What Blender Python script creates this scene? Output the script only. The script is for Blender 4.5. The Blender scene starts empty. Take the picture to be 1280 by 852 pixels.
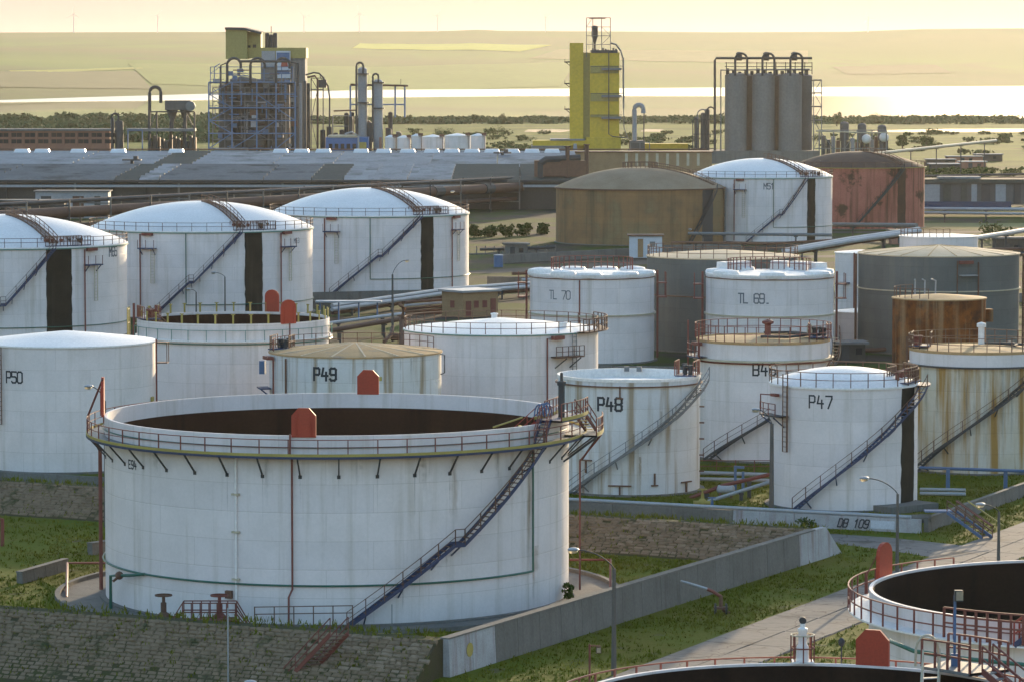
import bpy, math, random
import numpy as np
from math import sin, cos, radians as R_, pi
rnd = random.Random(7)
scene = bpy.context.scene
COL = scene.collection

# ------------------------------------------------------------------ camera
CAM_H = 35.1
FPX = 4650.0                      # focal length in pixels of a 1280 px wide picture
PITCH = math.atan((426 - 85) / FPX)
cam_d = bpy.data.cameras.new('camera')
cam = bpy.data.objects.new('camera', cam_d)
COL.objects.link(cam)
cam.location = (0, 0, CAM_H)
cam.rotation_euler = (pi / 2 - PITCH, 0, 0)
cam_d.sensor_width = 36.0
cam_d.lens = FPX / 1280 * 36.0
cam_d.clip_start = 1.0
cam_d.clip_end = 40000
scene.camera = cam

# ------------------------------------------------------------------ sky, sun, exposure
SUN_AZ, SUN_EL = R_(16.0), R_(7.5)      # azimuth to the right of the view axis (+Y), elevation
world = bpy.data.worlds.new('World')
scene.world = world
world.use_nodes = True
wn, wl = world.node_tree.nodes, world.node_tree.links
sky = wn.new('ShaderNodeTexSky')
sky.sky_type = 'NISHITA'
sky.sun_disc = False
sky.sun_elevation = SUN_EL
sky.sun_rotation = SUN_AZ
sky.altitude = 30
sky.air_density = 1.0
sky.dust_density = 1.0
sky.ozone_density = 1.8
bg = wn['Background']
bg.inputs[1].default_value = 0.15
# pale layer of hazy air lying along the whole horizon
wtc = wn.new('ShaderNodeTexCoord'); wsp = wn.new('ShaderNodeSeparateXYZ'); wl.new(wtc.outputs['Generated'], wsp.inputs[0])
wmr = wn.new('ShaderNodeMapRange'); wmr.interpolation_type = 'SMOOTHSTEP'; wl.new(wsp.outputs[2], wmr.inputs['Value'])
for k_, v_ in (('From Min', 0.022), ('From Max', 0.17), ('To Min', 0.985), ('To Max', 0.0)): wmr.inputs[k_].default_value = v_
wmx = wn.new('ShaderNodeMix'); wmx.data_type = 'RGBA'
wl.new(wmr.outputs[0], wmx.inputs[0]); wl.new(sky.outputs[0], wmx.inputs[6])
wmx.inputs[7].default_value = (1.74, 1.24, 1.08, 1)
wl.new(wmx.outputs[2], bg.inputs[0])
sun_d = bpy.data.lights.new('sun', 'SUN')
sun_d.energy = 2.1
sun_d.angle = R_(0.6)
sun_d.color = (1.0, 0.77, 0.49)
sun = bpy.data.objects.new('sun', sun_d)
COL.objects.link(sun)
sun.rotation_euler = (-(pi / 2 - SUN_EL), 0, -SUN_AZ)
sun.location = (200, 900, 300)
scene.view_settings.view_transform = 'Standard'
scene.view_settings.look = 'None'
scene.view_settings.exposure = 1.74
scene.view_settings.gamma = 1.0
scene.cycles.use_denoising = True
scene.cycles.max_bounces = 6
scene.cycles.volume_bounces = 0
scene.cycles.transparent_max_bounces = 6

# ------------------------------------------------------------------ geometry helpers
def ray(px, py):
    u, v = (px - 640) / FPX, (426 - py) / FPX
    return (u, cos(PITCH) + v * sin(PITCH), -sin(PITCH) + v * cos(PITCH))
def at(px, py, Y):
    """a place in the world: the point at distance Y seen at that pixel of the photograph"""
    d = ray(px, py)
    return (d[0] * Y / d[1], Y, CAM_H + d[2] * Y / d[1])
def gp(px, py, z=0.0):
    d = ray(px, py)
    t = (z - CAM_H) / d[2]
    return (d[0] * t, d[1] * t, z)

class MB:
    def __init__(self): self.v, self.f = [], []
    def add(self, vs, fs):
        o = len(self.v)
        self.v.extend(vs)
        self.f.extend([tuple(i + o for i in f) for f in fs])
    def box(self, c, s, rz=0.0, taper=1.0, shear=0.0):
        x, y, z = s[0] / 2, s[1] / 2, s[2] / 2
        ca, sa = cos(rz), sin(rz)
        vs = []
        for k, zz in enumerate((-z, z)):
            t = 1.0 if k == 0 else taper
            for a, b in ((-x, -y), (x, -y), (x, y), (-x, y)):
                a, b = a * t, b * t
                vs.append((c[0] + a * ca - b * sa, c[1] + a * sa + b * ca, c[2] + zz))
        self.add(vs, [(3, 2, 1, 0), (4, 5, 6, 7), (0, 1, 5, 4), (1, 2, 6, 5), (2, 3, 7, 6), (3, 0, 4, 7)])
    def span(self, a, b):
        self.box([(a[i] + b[i]) / 2 for i in range(3)], [abs(b[i] - a[i]) for i in range(3)])
    def bar(self, p, q, w, h=None):
        h = h or w
        self.tube([p, q], w / 2, 4, h / w)
    def tube(self, pts, r, n=8, flat=1.0, caps=True, rads=None):
        pts = [np.array(p, float) for p in pts]
        N = len(pts)
        off = pi / 4 if n == 4 else 0
        k = 1.41421 if n == 4 else 1
        vs, fs = [], []
        for i, p in enumerate(pts):
            t = pts[min(i + 1, N - 1)] - pts[max(i - 1, 0)]
            t = t / (np.linalg.norm(t) + 1e-9)
            up = np.array((0, 0, 1.0)) if abs(t[2]) < 0.95 else np.array((0, 1.0, 0))
            a = np.cross(t, up); a /= np.linalg.norm(a)
            b = np.cross(a, t)
            rr = (rads[i] if rads else r) * k
            for j in range(n):
                an = 2 * pi * j / n + off
                vs.append(tuple(p + a * cos(an) * rr + b * sin(an) * rr * flat))
        for i in range(N - 1):
            for j in range(n):
                fs.append((i * n + j, i * n + (j + 1) % n, (i + 1) * n + (j + 1) % n, (i + 1) * n + j))
        if caps:
            fs.append(tuple(range(n - 1, -1, -1)))
            fs.append(tuple((N - 1) * n + j for j in range(n)))
        self.add(vs, fs)
    def lathe(self, prof, n=48, c=(0, 0, 0), a0=0.0, a1=360.0):
        """profile of (radius, z); angle 0 faces the camera (-Y), positive to the right"""
        full = abs(a1 - a0) >= 359.9
        m = n if full else n + 1
        vs, fs = [], []
        for i in range(m):
            a = R_(a0 + (a1 - a0) * i / n)
            for r, z in prof:
                vs.append((c[0] + r * sin(a), c[1] - r * cos(a), c[2] + z))
        k = len(prof)
        for i in range(n):
            i2 = (i + 1) % m
            for j in range(k - 1):
                fs.append((i * k + j, i2 * k + j, i2 * k + j + 1, i * k + j + 1))
        self.add(vs, fs)
    def ring(self, r, z, w, h, a0=0.0, a1=360.0, n=64):
        prof = [(r - w / 2, z - h / 2), (r + w / 2, z - h / 2), (r + w / 2, z + h / 2), (r - w / 2, z + h / 2), (r - w / 2, z - h / 2)]
        self.lathe(prof, n, (0, 0, 0), a0, a1)
    def prism(self, poly, z0, z1):
        n = len(poly)
        vs = [(p[0], p[1], z0) for p in poly] + [(p[0], p[1], z1) for p in poly]
        fs = [tuple(range(n - 1, -1, -1)), tuple(range(n, 2 * n))]
        fs += [(i, (i + 1) % n, n + (i + 1) % n, n + i) for i in range(n)]
        self.add(vs, fs)
    def slab(self, poly, th):
        """a polygon given in 3-D (front face, facing -Y) thickened backwards along +Y"""
        n = len(poly)
        vs = [tuple(p) for p in poly] + [(p[0], p[1] + th, p[2]) for p in poly]
        fs = [tuple(range(n)), tuple(range(2 * n - 1, n - 1, -1))]
        fs += [(i, n + i, n + (i + 1) % n, (i + 1) % n) for i in range(n)]
        self.add(vs, fs)
    def ball(self, c, r, n=10, sz=1.0, k=6):
        prof = [(max(1e-3, r * sin(pi * i / k)), -r * sz * cos(pi * i / k)) for i in range(k + 1)]
        self.lathe(prof, n, c)
    def mesh(self, name, mat, smooth=False):
        me = bpy.data.meshes.new(name)
        me.from_pydata(self.v, [], self.f)
        if mat: me.materials.append(mat)
        if smooth:
            me.polygons.foreach_set('use_smooth', [True] * len(me.polygons))
            try: me.set_sharp_from_angle(angle=R_(40))
            except Exception: pass
        me.update()
        return me
    def build(self, name, mat, parent=None, smooth=False, loc=None, rz=0.0, kind=None):
        return OB(name, self.mesh(name, mat, smooth), parent, loc, rz, kind)

def OB(name, me, parent=None, loc=None, rz=0.0, kind=None):
    o = bpy.data.objects.new(name, me)
    COL.objects.link(o)
    if parent is not None: o.parent = parent
    if loc is not None: o.location = loc
    if rz: o.rotation_euler = (0, 0, rz)
    if kind: o['kind'] = kind
    return o
def thing(name, label, cat, loc=(0, 0, 0), group=None, rz=0.0):
    o = bpy.data.objects.new(name, None)
    COL.objects.link(o)
    o.location = loc
    o.rotation_euler = (0, 0, rz)
    o.empty_display_size = 0.5
    return tag(o, label, cat, group)
def tag(o, label, cat, group=None):
    o['label'] = label; o['category'] = cat
    if group: o['group'] = group
    return o
def copy_thing(root, loc, label, rz=None):
    r = root.copy(); COL.objects.link(r); r.location = loc; r['label'] = label
    if rz is not None: r.rotation_euler = (0, 0, rz)
    for ch in list(root.children):
        c = ch.copy(); COL.objects.link(c); c.parent = r
        for g in list(ch.children):
            d = g.copy(); COL.objects.link(d); d.parent = c
    return r

# ------------------------------------------------------------------ materials
def mat(name, col, rough=0.65, col2=None, ns=0.6, nmix=0.5, streak=None, smix=0.5, sscale=1.2, seam=0.0, metal=0.0,
        bump=0.0, bscale=8.0, s0=0.52, s1=0.72, patch=None, pscale=0.25, plo=0.52, phi=0.62, spec=0.5, coords='Object'):
    m = bpy.data.materials.new(name)
    m.use_nodes = True
    N, L = m.node_tree.nodes, m.node_tree.links
    b = N['Principled BSDF']
    b.inputs['Roughness'].default_value = rough
    b.inputs['Metallic'].default_value = metal
    b.inputs['Specular IOR Level'].default_value = spec
    tc = N.new('ShaderNodeTexCoord')
    oi = N.new('ShaderNodeObjectInfo')
    mu = N.new('ShaderNodeVectorMath'); mu.operation = 'SCALE'
    comb = N.new('ShaderNodeCombineXYZ')
    L.new(oi.outputs['Random'], comb.inputs[0]); L.new(oi.outputs['Random'], comb.inputs[1])
    L.new(comb.outputs[0], mu.inputs[0]); mu.inputs['Scale'].default_value = 300.0 if coords == 'Object' else 0.0
    ad = N.new('ShaderNodeVectorMath'); ad.operation = 'ADD'
    if coords == 'Object': L.new(tc.outputs['Object'], ad.inputs[0])
    else:
        ge = N.new('ShaderNodeNewGeometry'); L.new(ge.outputs['Position'], ad.inputs[0])
    L.new(mu.outputs[0], ad.inputs[1])
    vec = ad.outputs[0]
    def noise(scale, stretch=None, detail=4.0, rgh=0.55):
        n = N.new('ShaderNodeTexNoise'); n.inputs['Scale'].default_value = scale; n.inputs['Detail'].default_value = detail
        n.inputs['Roughness'].default_value = rgh
        if stretch:
            mp = N.new('ShaderNodeMapping'); mp.inputs['Scale'].default_value = stretch
            L.new(vec, mp.inputs[0]); L.new(mp.outputs[0], n.inputs['Vector'])
        else: L.new(vec, n.inputs['Vector'])
        return n.outputs[0]
    def ramp(src, lo, hi, top=1.0):
        r = N.new('ShaderNodeMapRange'); r.inputs['From Min'].default_value = lo; r.inputs['From Max'].default_value = hi
        r.inputs['To Max'].default_value = top; r.clamp = True
        L.new(src, r.inputs['Value']); return r.outputs[0]
    def mix(f, a, c):
        x = N.new('ShaderNodeMix'); x.data_type = 'RGBA'
        L.new(f, x.inputs[0])
        if isinstance(a, tuple): x.inputs[6].default_value = (*a, 1)
        else: L.new(a, x.inputs[6])
        if isinstance(c, tuple): x.inputs[7].default_value = (*c, 1)
        else: L.new(c, x.inputs[7])
        return x.outputs[2]
    out = tuple(col)
    c2 = col2 or tuple(x * 0.8 for x in col)
    out = mix(ramp(noise(ns), 0.35, 0.7, nmix), out, tuple(c2))
    if patch: out = mix(ramp(noise(pscale, None, 8.0, 0.65), plo, phi), out, tuple(patch))
    if streak: out = mix(ramp(noise(sscale, (1, 1, 0.05), 6.0, 0.6), s0, s1, smix), out, tuple(streak))
    fine = noise(ns * 14, None, 3.0)
    g = N.new('ShaderNodeMix'); g.data_type = 'RGBA'; g.blend_type = 'MULTIPLY'; g.inputs[0].default_value = 1.0
    rr = N.new('ShaderNodeMapRange'); rr.inputs['From Min'].default_value = 0.3; rr.inputs['From Max'].default_value = 0.7
    rr.inputs['To Min'].default_value = 0.86; rr.inputs['To Max'].default_value = 1.06
    L.new(fine, rr.inputs['Value'])
    L.new(out, g.inputs[6]); L.new(rr.outputs[0], g.inputs[7])
    if seam:
        rr.inputs['To Min'].default_value = 0.955; rr.inputs['To Max'].default_value = 1.02
        s2 = N.new('ShaderNodeSeparateXYZ'); L.new(tc.outputs['Object'], s2.inputs[0])
        at2 = N.new('ShaderNodeMath'); at2.operation = 'ARCTAN2'; L.new(s2.outputs[0], at2.inputs[0])
        ny_ = N.new('ShaderNodeMath'); ny_.operation = 'MULTIPLY'; ny_.inputs[1].default_value = -1.0; L.new(s2.outputs[1], ny_.inputs[0]); L.new(ny_.outputs[0], at2.inputs[1])
        vl = N.new('ShaderNodeVectorMath'); vl.operation = 'LENGTH'; cb2 = N.new('ShaderNodeCombineXYZ'); L.new(s2.outputs[0], cb2.inputs[0]); L.new(s2.outputs[1], cb2.inputs[1]); L.new(cb2.outputs[0], vl.inputs[0])
        arc = N.new('ShaderNodeMath'); arc.operation = 'MULTIPLY'; L.new(at2.outputs[0], arc.inputs[0]); L.new(vl.outputs['Value'], arc.inputs[1])
        cb3 = N.new('ShaderNodeCombineXYZ'); L.new(arc.outputs[0], cb3.inputs[0]); L.new(s2.outputs[2], cb3.inputs[1])
        bk = N.new('ShaderNodeTexBrick'); L.new(cb3.outputs[0], bk.inputs['Vector'])
        bk.inputs['Scale'].default_value = 1.0; bk.inputs['Brick Width'].default_value = 6.0; bk.inputs['Row Height'].default_value = seam
        bk.inputs['Mortar Size'].default_value = 0.022; bk.inputs['Mortar Smooth'].default_value = 0.3
        bk.inputs['Color1'].default_value = (1, 1, 1, 1); bk.inputs['Color2'].default_value = (0.925, 0.93, 0.94, 1); bk.inputs['Mortar'].default_value = (0.80, 0.79, 0.77, 1)
        g2 = N.new('ShaderNodeMix'); g2.data_type = 'RGBA'; g2.blend_type = 'MULTIPLY'; g2.inputs[0].default_value = 1.0
        L.new(g.outputs[2], g2.inputs[6]); L.new(bk.outputs['Color'], g2.inputs[7]); L.new(g2.outputs[2], b.inputs['Base Color'])
    else: L.new(g.outputs[2], b.inputs['Base Color'])
    hgt = None
    if seam:
        sx = N.new('ShaderNodeSeparateXYZ'); L.new(tc.outputs['Object'], sx.inputs[0])
        md = N.new('ShaderNodeMath'); md.operation = 'PINGPONG'; md.inputs[1].default_value = seam
        L.new(sx.outputs[2], md.inputs[0])
        r2 = ramp(md.outputs[0], 0.0, 0.05)
        bp = N.new('ShaderNodeBump'); bp.inputs['Strength'].default_value = 0.35; bp.inputs['Distance'].default_value = 0.03
        L.new(r2, bp.inputs['Height'])
        bp2 = N.new('ShaderNodeBump'); bp2.inputs['Strength'].default_value = 0.12; bp2.inputs['Distance'].default_value = 0.3
        L.new(noise(0.5, None, 2.0), bp2.inputs['Height']); L.new(bp.outputs[0], bp2.inputs['Normal'])
        hgt = bp2
        L.new(bp2.outputs[0], b.inputs['Normal'])
    elif bump:
        bp = N.new('ShaderNodeBump'); bp.inputs['Strength'].default_value = bump; bp.inputs['Distance'].default_value = 0.1
        L.new(noise(bscale), bp.inputs['Height']); L.new(bp.outputs[0], b.inputs['Normal'])
    return m

WHITE = (0.80, 0.715, 0.685)
M = {}
M['white'] = mat('white_tank_paint', WHITE, 0.55, (0.67, 0.60, 0.565), 0.35, 0.7, (0.44, 0.37, 0.28), 0.5, 1.1, seam=1.8)
M['white_roof'] = mat('white_roof_paint', (0.85, 0.80, 0.755), 0.5, (0.74, 0.69, 0.645), 0.3, 0.6)
M['white_rusty'] = mat('rust_streaked_white_paint', (0.62, 0.58, 0.50), 0.65, (0.50, 0.41, 0.25), 0.3, 0.7, (0.38, 0.21, 0.05), 1.0, 1.0, seam=1.8, s0=.46, s1=.62)
M['white_stain'] = mat('stained_white_paint', (0.68, 0.665, 0.65), 0.6, (0.56, 0.54, 0.49), 0.4, 0.6, (0.34, 0.25, 0.15), 0.9, 1.2, seam=1.8, s0=.50, s1=.66)
M['tan_roof'] = mat('dusty_sun_tinted_roof', (0.52, 0.335, 0.17), 0.8, (0.38, 0.235, 0.115), 0.6, 0.7, patch=(0.30, 0.24, 0.18), pscale=0.5, plo=0.55, phi=0.7)  # tan dust, with the warm tint of low sun put into the colour
M['tan_roof_pale'] = mat('pale_dusty_sun_tinted_roof', (0.66, 0.52, 0.36), 0.8, (0.54, 0.40, 0.25), 0.6, 0.7)  # paler dust, likewise tinted with warm low sunlight
M['grey_tank'] = mat('grey_weathered_steel', (0.155, 0.160, 0.150), 0.7, (0.11, 0.115, 0.105), 0.3, 0.6, (0.20, 0.19, 0.16), 0.6, 0.9, seam=1.8)
M['brown_tank'] = mat('weathered_flare_tinted_cladding', (0.34, 0.19, 0.09), 0.8, (0.15, 0.115, 0.075), 0.25, 0.7, (0.10, 0.085, 0.05), 0.7, 0.5, seam=1.4, patch=(0.27, 0.19, 0.10), pscale=0.12)  # weathered grey-brown; the warm lens flare over it is put into the colour
M['brown_roof'] = mat('brown_dusty_roof', (0.36, 0.26, 0.17), 0.85, (0.26, 0.175, 0.105), 0.25, 0.7)
M['red_tank'] = mat('faded_red_paint', (0.45, 0.165, 0.12), 0.75, (0.35, 0.12, 0.085), 0.3, 0.7, (0.13, 0.065, 0.04), 0.95, 0.8, patch=(0.10, 0.055, 0.035), pscale=0.22, plo=0.57, phi=0.64, s0=.48, s1=.66)
M['dark_roof'] = mat('corroded_dark_roof', (0.075, 0.038, 0.022), 0.9, (0.12, 0.06, 0.032), 0.5, 0.8, patch=(0.25, 0.19, 0.12), pscale=0.5, plo=0.66, phi=0.7)
M['rust_tank'] = mat('deep_rust', (0.27, 0.085, 0.020), 0.85, (0.10, 0.036, 0.016), 0.5, 0.9, (0.42, 0.28, 0.16), 0.5, 0.9, patch=(0.09, 0.035, 0.018), pscale=0.6, plo=.48, phi=.62, s0=.50, s1=.66)
M['black_strip'] = mat('black_bitumen_paint', (0.028, 0.025, 0.020), 0.85, (0.05, 0.042, 0.03), 0.5, 0.8, (0.075, 0.06, 0.045), 0.6, 1.6)
M['interior_black'] = mat('oily_shaded_black_steel', (0.036, 0.022, 0.015), 0.95, (0.048, 0.029, 0.018), 0.4, 0.6, (0.020, 0.014, 0.011), 0.6, 0.8)  # oily steel, its base colour also deepened for shade inside the tank
M['interior'] = mat('oily_shaded_steel', (0.058, 0.027, 0.016), 0.85, (0.075, 0.036, 0.020), 0.4, 0.6, (0.018, 0.012, 0.010), 0.6, 0.8)  # oil and the inside shade are both put into this brown
M['black'] = mat('black_lettering', (0.03, 0.033, 0.04), 0.7)
M['faded'] = mat('faded_lettering', (0.13, 0.135, 0.15), 0.75, (0.22, 0.22, 0.23), 1.5, 0.8)
M['red'] = mat('red_steel', (0.33, 0.045, 0.025), 0.55, (0.25, 0.035, 0.02), 0.8, 0.6)
M['shield_red'] = mat('red_shield_paint', (0.42, 0.050, 0.018), 0.6, (0.31, 0.045, 0.018), 0.8, 0.6)
M['rail_red'] = mat('red_brown_rail', (0.22, 0.062, 0.042), 0.65, (0.15, 0.05, 0.034), 1.5, 0.7)
M['rail_rust'] = mat('rusty_rail', (0.17, 0.085, 0.05), 0.75, (0.11, 0.055, 0.035), 1.5, 0.7)
M['blue'] = mat('dark_blue_steel', (0.036, 0.052, 0.115), 0.6, (0.028, 0.036, 0.07), 0.9, 0.6)
M['midblue'] = mat('blue_steel', (0.085, 0.155, 0.29), 0.6, (0.06, 0.11, 0.20), 0.9, 0.6)
M['frame_blue'] = mat('pale_blue_steel', (0.12, 0.20, 0.34), 0.6, (0.085, 0.14, 0.23), 0.3, 0.6)
M['yellow'] = mat('yellow_steel', (0.42, 0.33, 0.075), 0.6, (0.30, 0.22, 0.055), 0.9, 0.6)
M['green'] = mat('green_pipe_paint', (0.035, 0.13, 0.085), 0.5, (0.03, 0.09, 0.06), 0.7, 0.6)
M['greenpale'] = mat('pale_green_pipe', (0.10, 0.24, 0.19), 0.5)
M['grey_steel'] = mat('grey_steel', (0.19, 0.19, 0.185), 0.6, (0.13, 0.125, 0.12), 0.7, 0.6)
M['dark_steel'] = mat('dark_steel', (0.065, 0.062, 0.06), 0.7, (0.04, 0.037, 0.035), 0.5, 0.6)
M['galv'] = mat('galvanised_steel', (0.36, 0.37, 0.38), 0.5, (0.27, 0.275, 0.28), 0.6, 0.6, metal=0.3)
M['pale_pipe'] = mat('pale_insulated_pipe', (0.40, 0.41, 0.43), 0.55, (0.28, 0.28, 0.28), 0.5, 0.6)
M['rust_pipe'] = mat('rusty_pipe', (0.135, 0.07, 0.045), 0.8, (0.09, 0.045, 0.03), 0.25, 0.7)
M['cream'] = mat('cream_ladder', (0.52, 0.46, 0.34), 0.6, (0.40, 0.32, 0.2), 1.0, 0.6)
M['concrete'] = mat('weathered_concrete', (0.205, 0.19, 0.17), 0.9, (0.15, 0.14, 0.122), 0.4, 0.7, (0.10, 0.092, 0.08), 0.55, 1.4, bump=0.3, bscale=6)
M['concrete_white'] = mat('limewashed_concrete', (0.42, 0.42, 0.43), 0.9, (0.30, 0.29, 0.28), 0.8, 0.7, (0.20, 0.11, 0.085), 0.7, 1.8, bump=0.3)
M['pole'] = mat('pole_concrete', (0.13, 0.115, 0.10), 0.9, (0.09, 0.08, 0.07), 1.0, 0.6)
M['stone'] = mat('pitching_stone', (0.26, 0.19, 0.125), 0.95, (0.18, 0.13, 0.082), 1.2, 0.8, bump=0.5, bscale=7, patch=(0.06, 0.075, 0.03), pscale=0.6, plo=0.55, phi=0.7)
M['stone2'] = mat('pale_pitching_stone', (0.33, 0.25, 0.17), 0.95, (0.23, 0.17, 0.115), 1.2, 0.8, bump=0.5, bscale=7, patch=(0.07, 0.08, 0.035), pscale=0.6, plo=0.58, phi=0.72)
M['mortar'] = mat('earthy_joint', (0.095, 0.078, 0.048), 1.0, (0.075, 0.080, 0.026), 0.8, 0.8)
M['lamp_glass'] = mat('frosted_lamp_bowl', (0.80, 0.70, 0.52), 0.35)
M['shed_light'] = mat('pale_shed_roofing', (0.33, 0.325, 0.325), 0.65, (0.24, 0.24, 0.24), 0.10, 0.9, patch=(0.16, 0.155, 0.145), pscale=0.07, plo=0.52, phi=0.66)
M['shed_grey'] = mat('grey_shed_roofing', (0.19, 0.185, 0.18), 0.8, (0.145, 0.14, 0.135), 0.1, 0.8, patch=(0.075, 0.075, 0.065), pscale=0.08, plo=0.52, phi=0.66)
M['shed_dark'] = mat('dark_felt_roofing', (0.10, 0.10, 0.085), 0.85, (0.075, 0.078, 0.065), 0.1, 0.6)
M['skylight'] = mat('white_skylight', (0.72, 0.73, 0.75), 0.35)
M['shed_wall'] = mat('dark_shed_wall', (0.075, 0.066, 0.055), 0.9, (0.05, 0.045, 0.04), 0.15, 0.7)
M['brick'] = mat('pink_brick', (0.36, 0.185, 0.13), 0.9, (0.28, 0.14, 0.10), 0.4, 0.7)
M['tan_brick'] = mat('ochre_brick', (0.36, 0.235, 0.13), 0.9, (0.27, 0.17, 0.095), 0.5, 0.7)
M['glass_dark'] = mat('dark_window', (0.035, 0.035, 0.035), 0.3)
M['ycon'] = mat('yellow_tower_paint', (0.62, 0.41, 0.028), 0.7, (0.53, 0.35, 0.028), 0.08, 0.6, (0.30, 0.22, 0.03), 0.4, 0.15)
M['ycon2'] = mat('dull_yellow_cladding', (0.35, 0.285, 0.085), 0.7, (0.29, 0.24, 0.075), 0.1, 0.6)
M['silo'] = mat('grey_silo_concrete', (0.215, 0.20, 0.185), 0.85, (0.17, 0.158, 0.145), 0.1, 0.7, (0.13, 0.118, 0.10), 0.5, 0.2)
M['vessel'] = mat('grey_process_vessel', (0.125, 0.118, 0.112), 0.75, (0.085, 0.078, 0.072), 0.15, 0.7, (0.06, 0.052, 0.046), 0.5, 0.2)
M['vessel_light'] = mat('pale_column_cladding', (0.33, 0.33, 0.34), 0.55, (0.26, 0.255, 0.25), 0.15, 0.6)
M['blue_wall'] = mat('blue_cladding', (0.06, 0.15, 0.36), 0.6, (0.05, 0.12, 0.28), 0.2, 0.6)
M['foliage'] = mat('leaf_green', (0.075, 0.10, 0.022), 0.8, (0.05, 0.075, 0.018), 0.15, 0.8, coords='World')
M['foliage2'] = mat('leaf_olive', (0.12, 0.13, 0.045), 0.8, (0.085, 0.10, 0.035), 0.15, 0.8, coords='World')
M['foliage_far'] = mat('belt_foliage', (0.115, 0.135, 0.055), 0.85, (0.085, 0.105, 0.045), 0.02, 0.8, coords='World')
M['bark'] = mat('bark', (0.09, 0.07, 0.05), 0.95)
M['blade'] = mat('grass_blade', (0.125, 0.145, 0.011), 0.8, (0.175, 0.155, 0.020), 0.12, 0.8, coords='World', patch=(0.27, 0.24, 0.03), pscale=0.10, plo=0.58, phi=0.68)
M['road'] = mat('worn_concrete_road', (0.215, 0.195, 0.175), 0.85, (0.155, 0.14, 0.125), 0.15, 0.7, coords='World', patch=(0.11, 0.10, 0.085), pscale=0.30, plo=0.55, phi=0.66)
M['track'] = mat('grey_gravel_track', (0.095, 0.088, 0.078), 0.95, (0.07, 0.066, 0.057), 0.2, 0.7, coords='World')
M['sign_white'] = mat('white_sign_paint', (0.55, 0.58, 0.62), 0.6)
M['turbine'] = mat('turbine_white', (0.6, 0.6, 0.6), 0.5)

for k_ in ('blade', 'foliage', 'foliage2', 'foliage_far', 'bark', 'stone', 'stone2', 'mortar', 'road', 'track', 'concrete', 'shed_light', 'shed_grey', 'shed_dark', 'brick', 'tan_brick', 'tan_roof', 'tan_roof_pale', 'brown_roof', 'interior', 'interior_black', 'brown_tank', 'red_tank', 'rust_tank', 'grey_tank', 'black_strip', 'glass_dark'):
    M[k_].node_tree.nodes['Principled BSDF'].inputs['Specular IOR Level'].default_value = 0.08

# cracks in the road slabs, translucent lamp bowls
_n, _l = M['road'].node_tree.nodes, M['road'].node_tree.links
_b = _n['Principled BSDF']; _src = _b.inputs['Base Color'].links[0].from_socket
_v = _n.new('ShaderNodeTexVoronoi'); _v.feature = 'DISTANCE_TO_EDGE'; _v.inputs['Scale'].default_value = 0.32
_g = _n.new('ShaderNodeNewGeometry'); _ns = _n.new('ShaderNodeTexNoise'); _ns.inputs['Scale'].default_value = 0.9
_a = _n.new('ShaderNodeVectorMath'); _a.operation = 'ADD'; _l.new(_g.outputs['Position'], _ns.inputs['Vector']); _l.new(_g.outputs['Position'], _a.inputs[0]); _l.new(_ns.outputs['Color'], _a.inputs[1]); _l.new(_a.outputs[0], _v.inputs['Vector'])
_r = _n.new('ShaderNodeMapRange'); _r.inputs['From Max'].default_value = 0.022; _r.inputs['To Min'].default_value = 0.45; _l.new(_v.outputs['Distance'], _r.inputs['Value'])
_m = _n.new('ShaderNodeMix'); _m.data_type = 'RGBA'; _m.blend_type = 'MULTIPLY'; _m.inputs[0].default_value = 1.0; _l.new(_src, _m.inputs[6]); _l.new(_r.outputs[0], _m.inputs[7]); _l.new(_m.outputs[2], _b.inputs['Base Color'])
M['lamp_glass'].node_tree.nodes['Principled BSDF'].inputs['Transmission Weight'].default_value = 0.7
# origin-aware mesh builder: shapes are given in world coordinates, stored relative to the thing's base
class WB(MB):
    def __init__(self, o): MB.__init__(self); self.o = o
    def mesh(self, name, mat, smooth=False):
        self.v = [(p[0] - self.o[0], p[1] - self.o[1], p[2] - self.o[2]) for p in self.v]
        return MB.mesh(self, name, mat, smooth)
    def build(self, name, mat, parent=None, smooth=False, kind=None):
        return OB(name, self.mesh(name, mat, smooth), parent, None if parent is not None else self.o, 0.0, kind)

def sstep(a, b, x):
    t = np.clip((x - a) / (b - a), 0, 1)
    return t * t * (3 - 2 * t)

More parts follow.
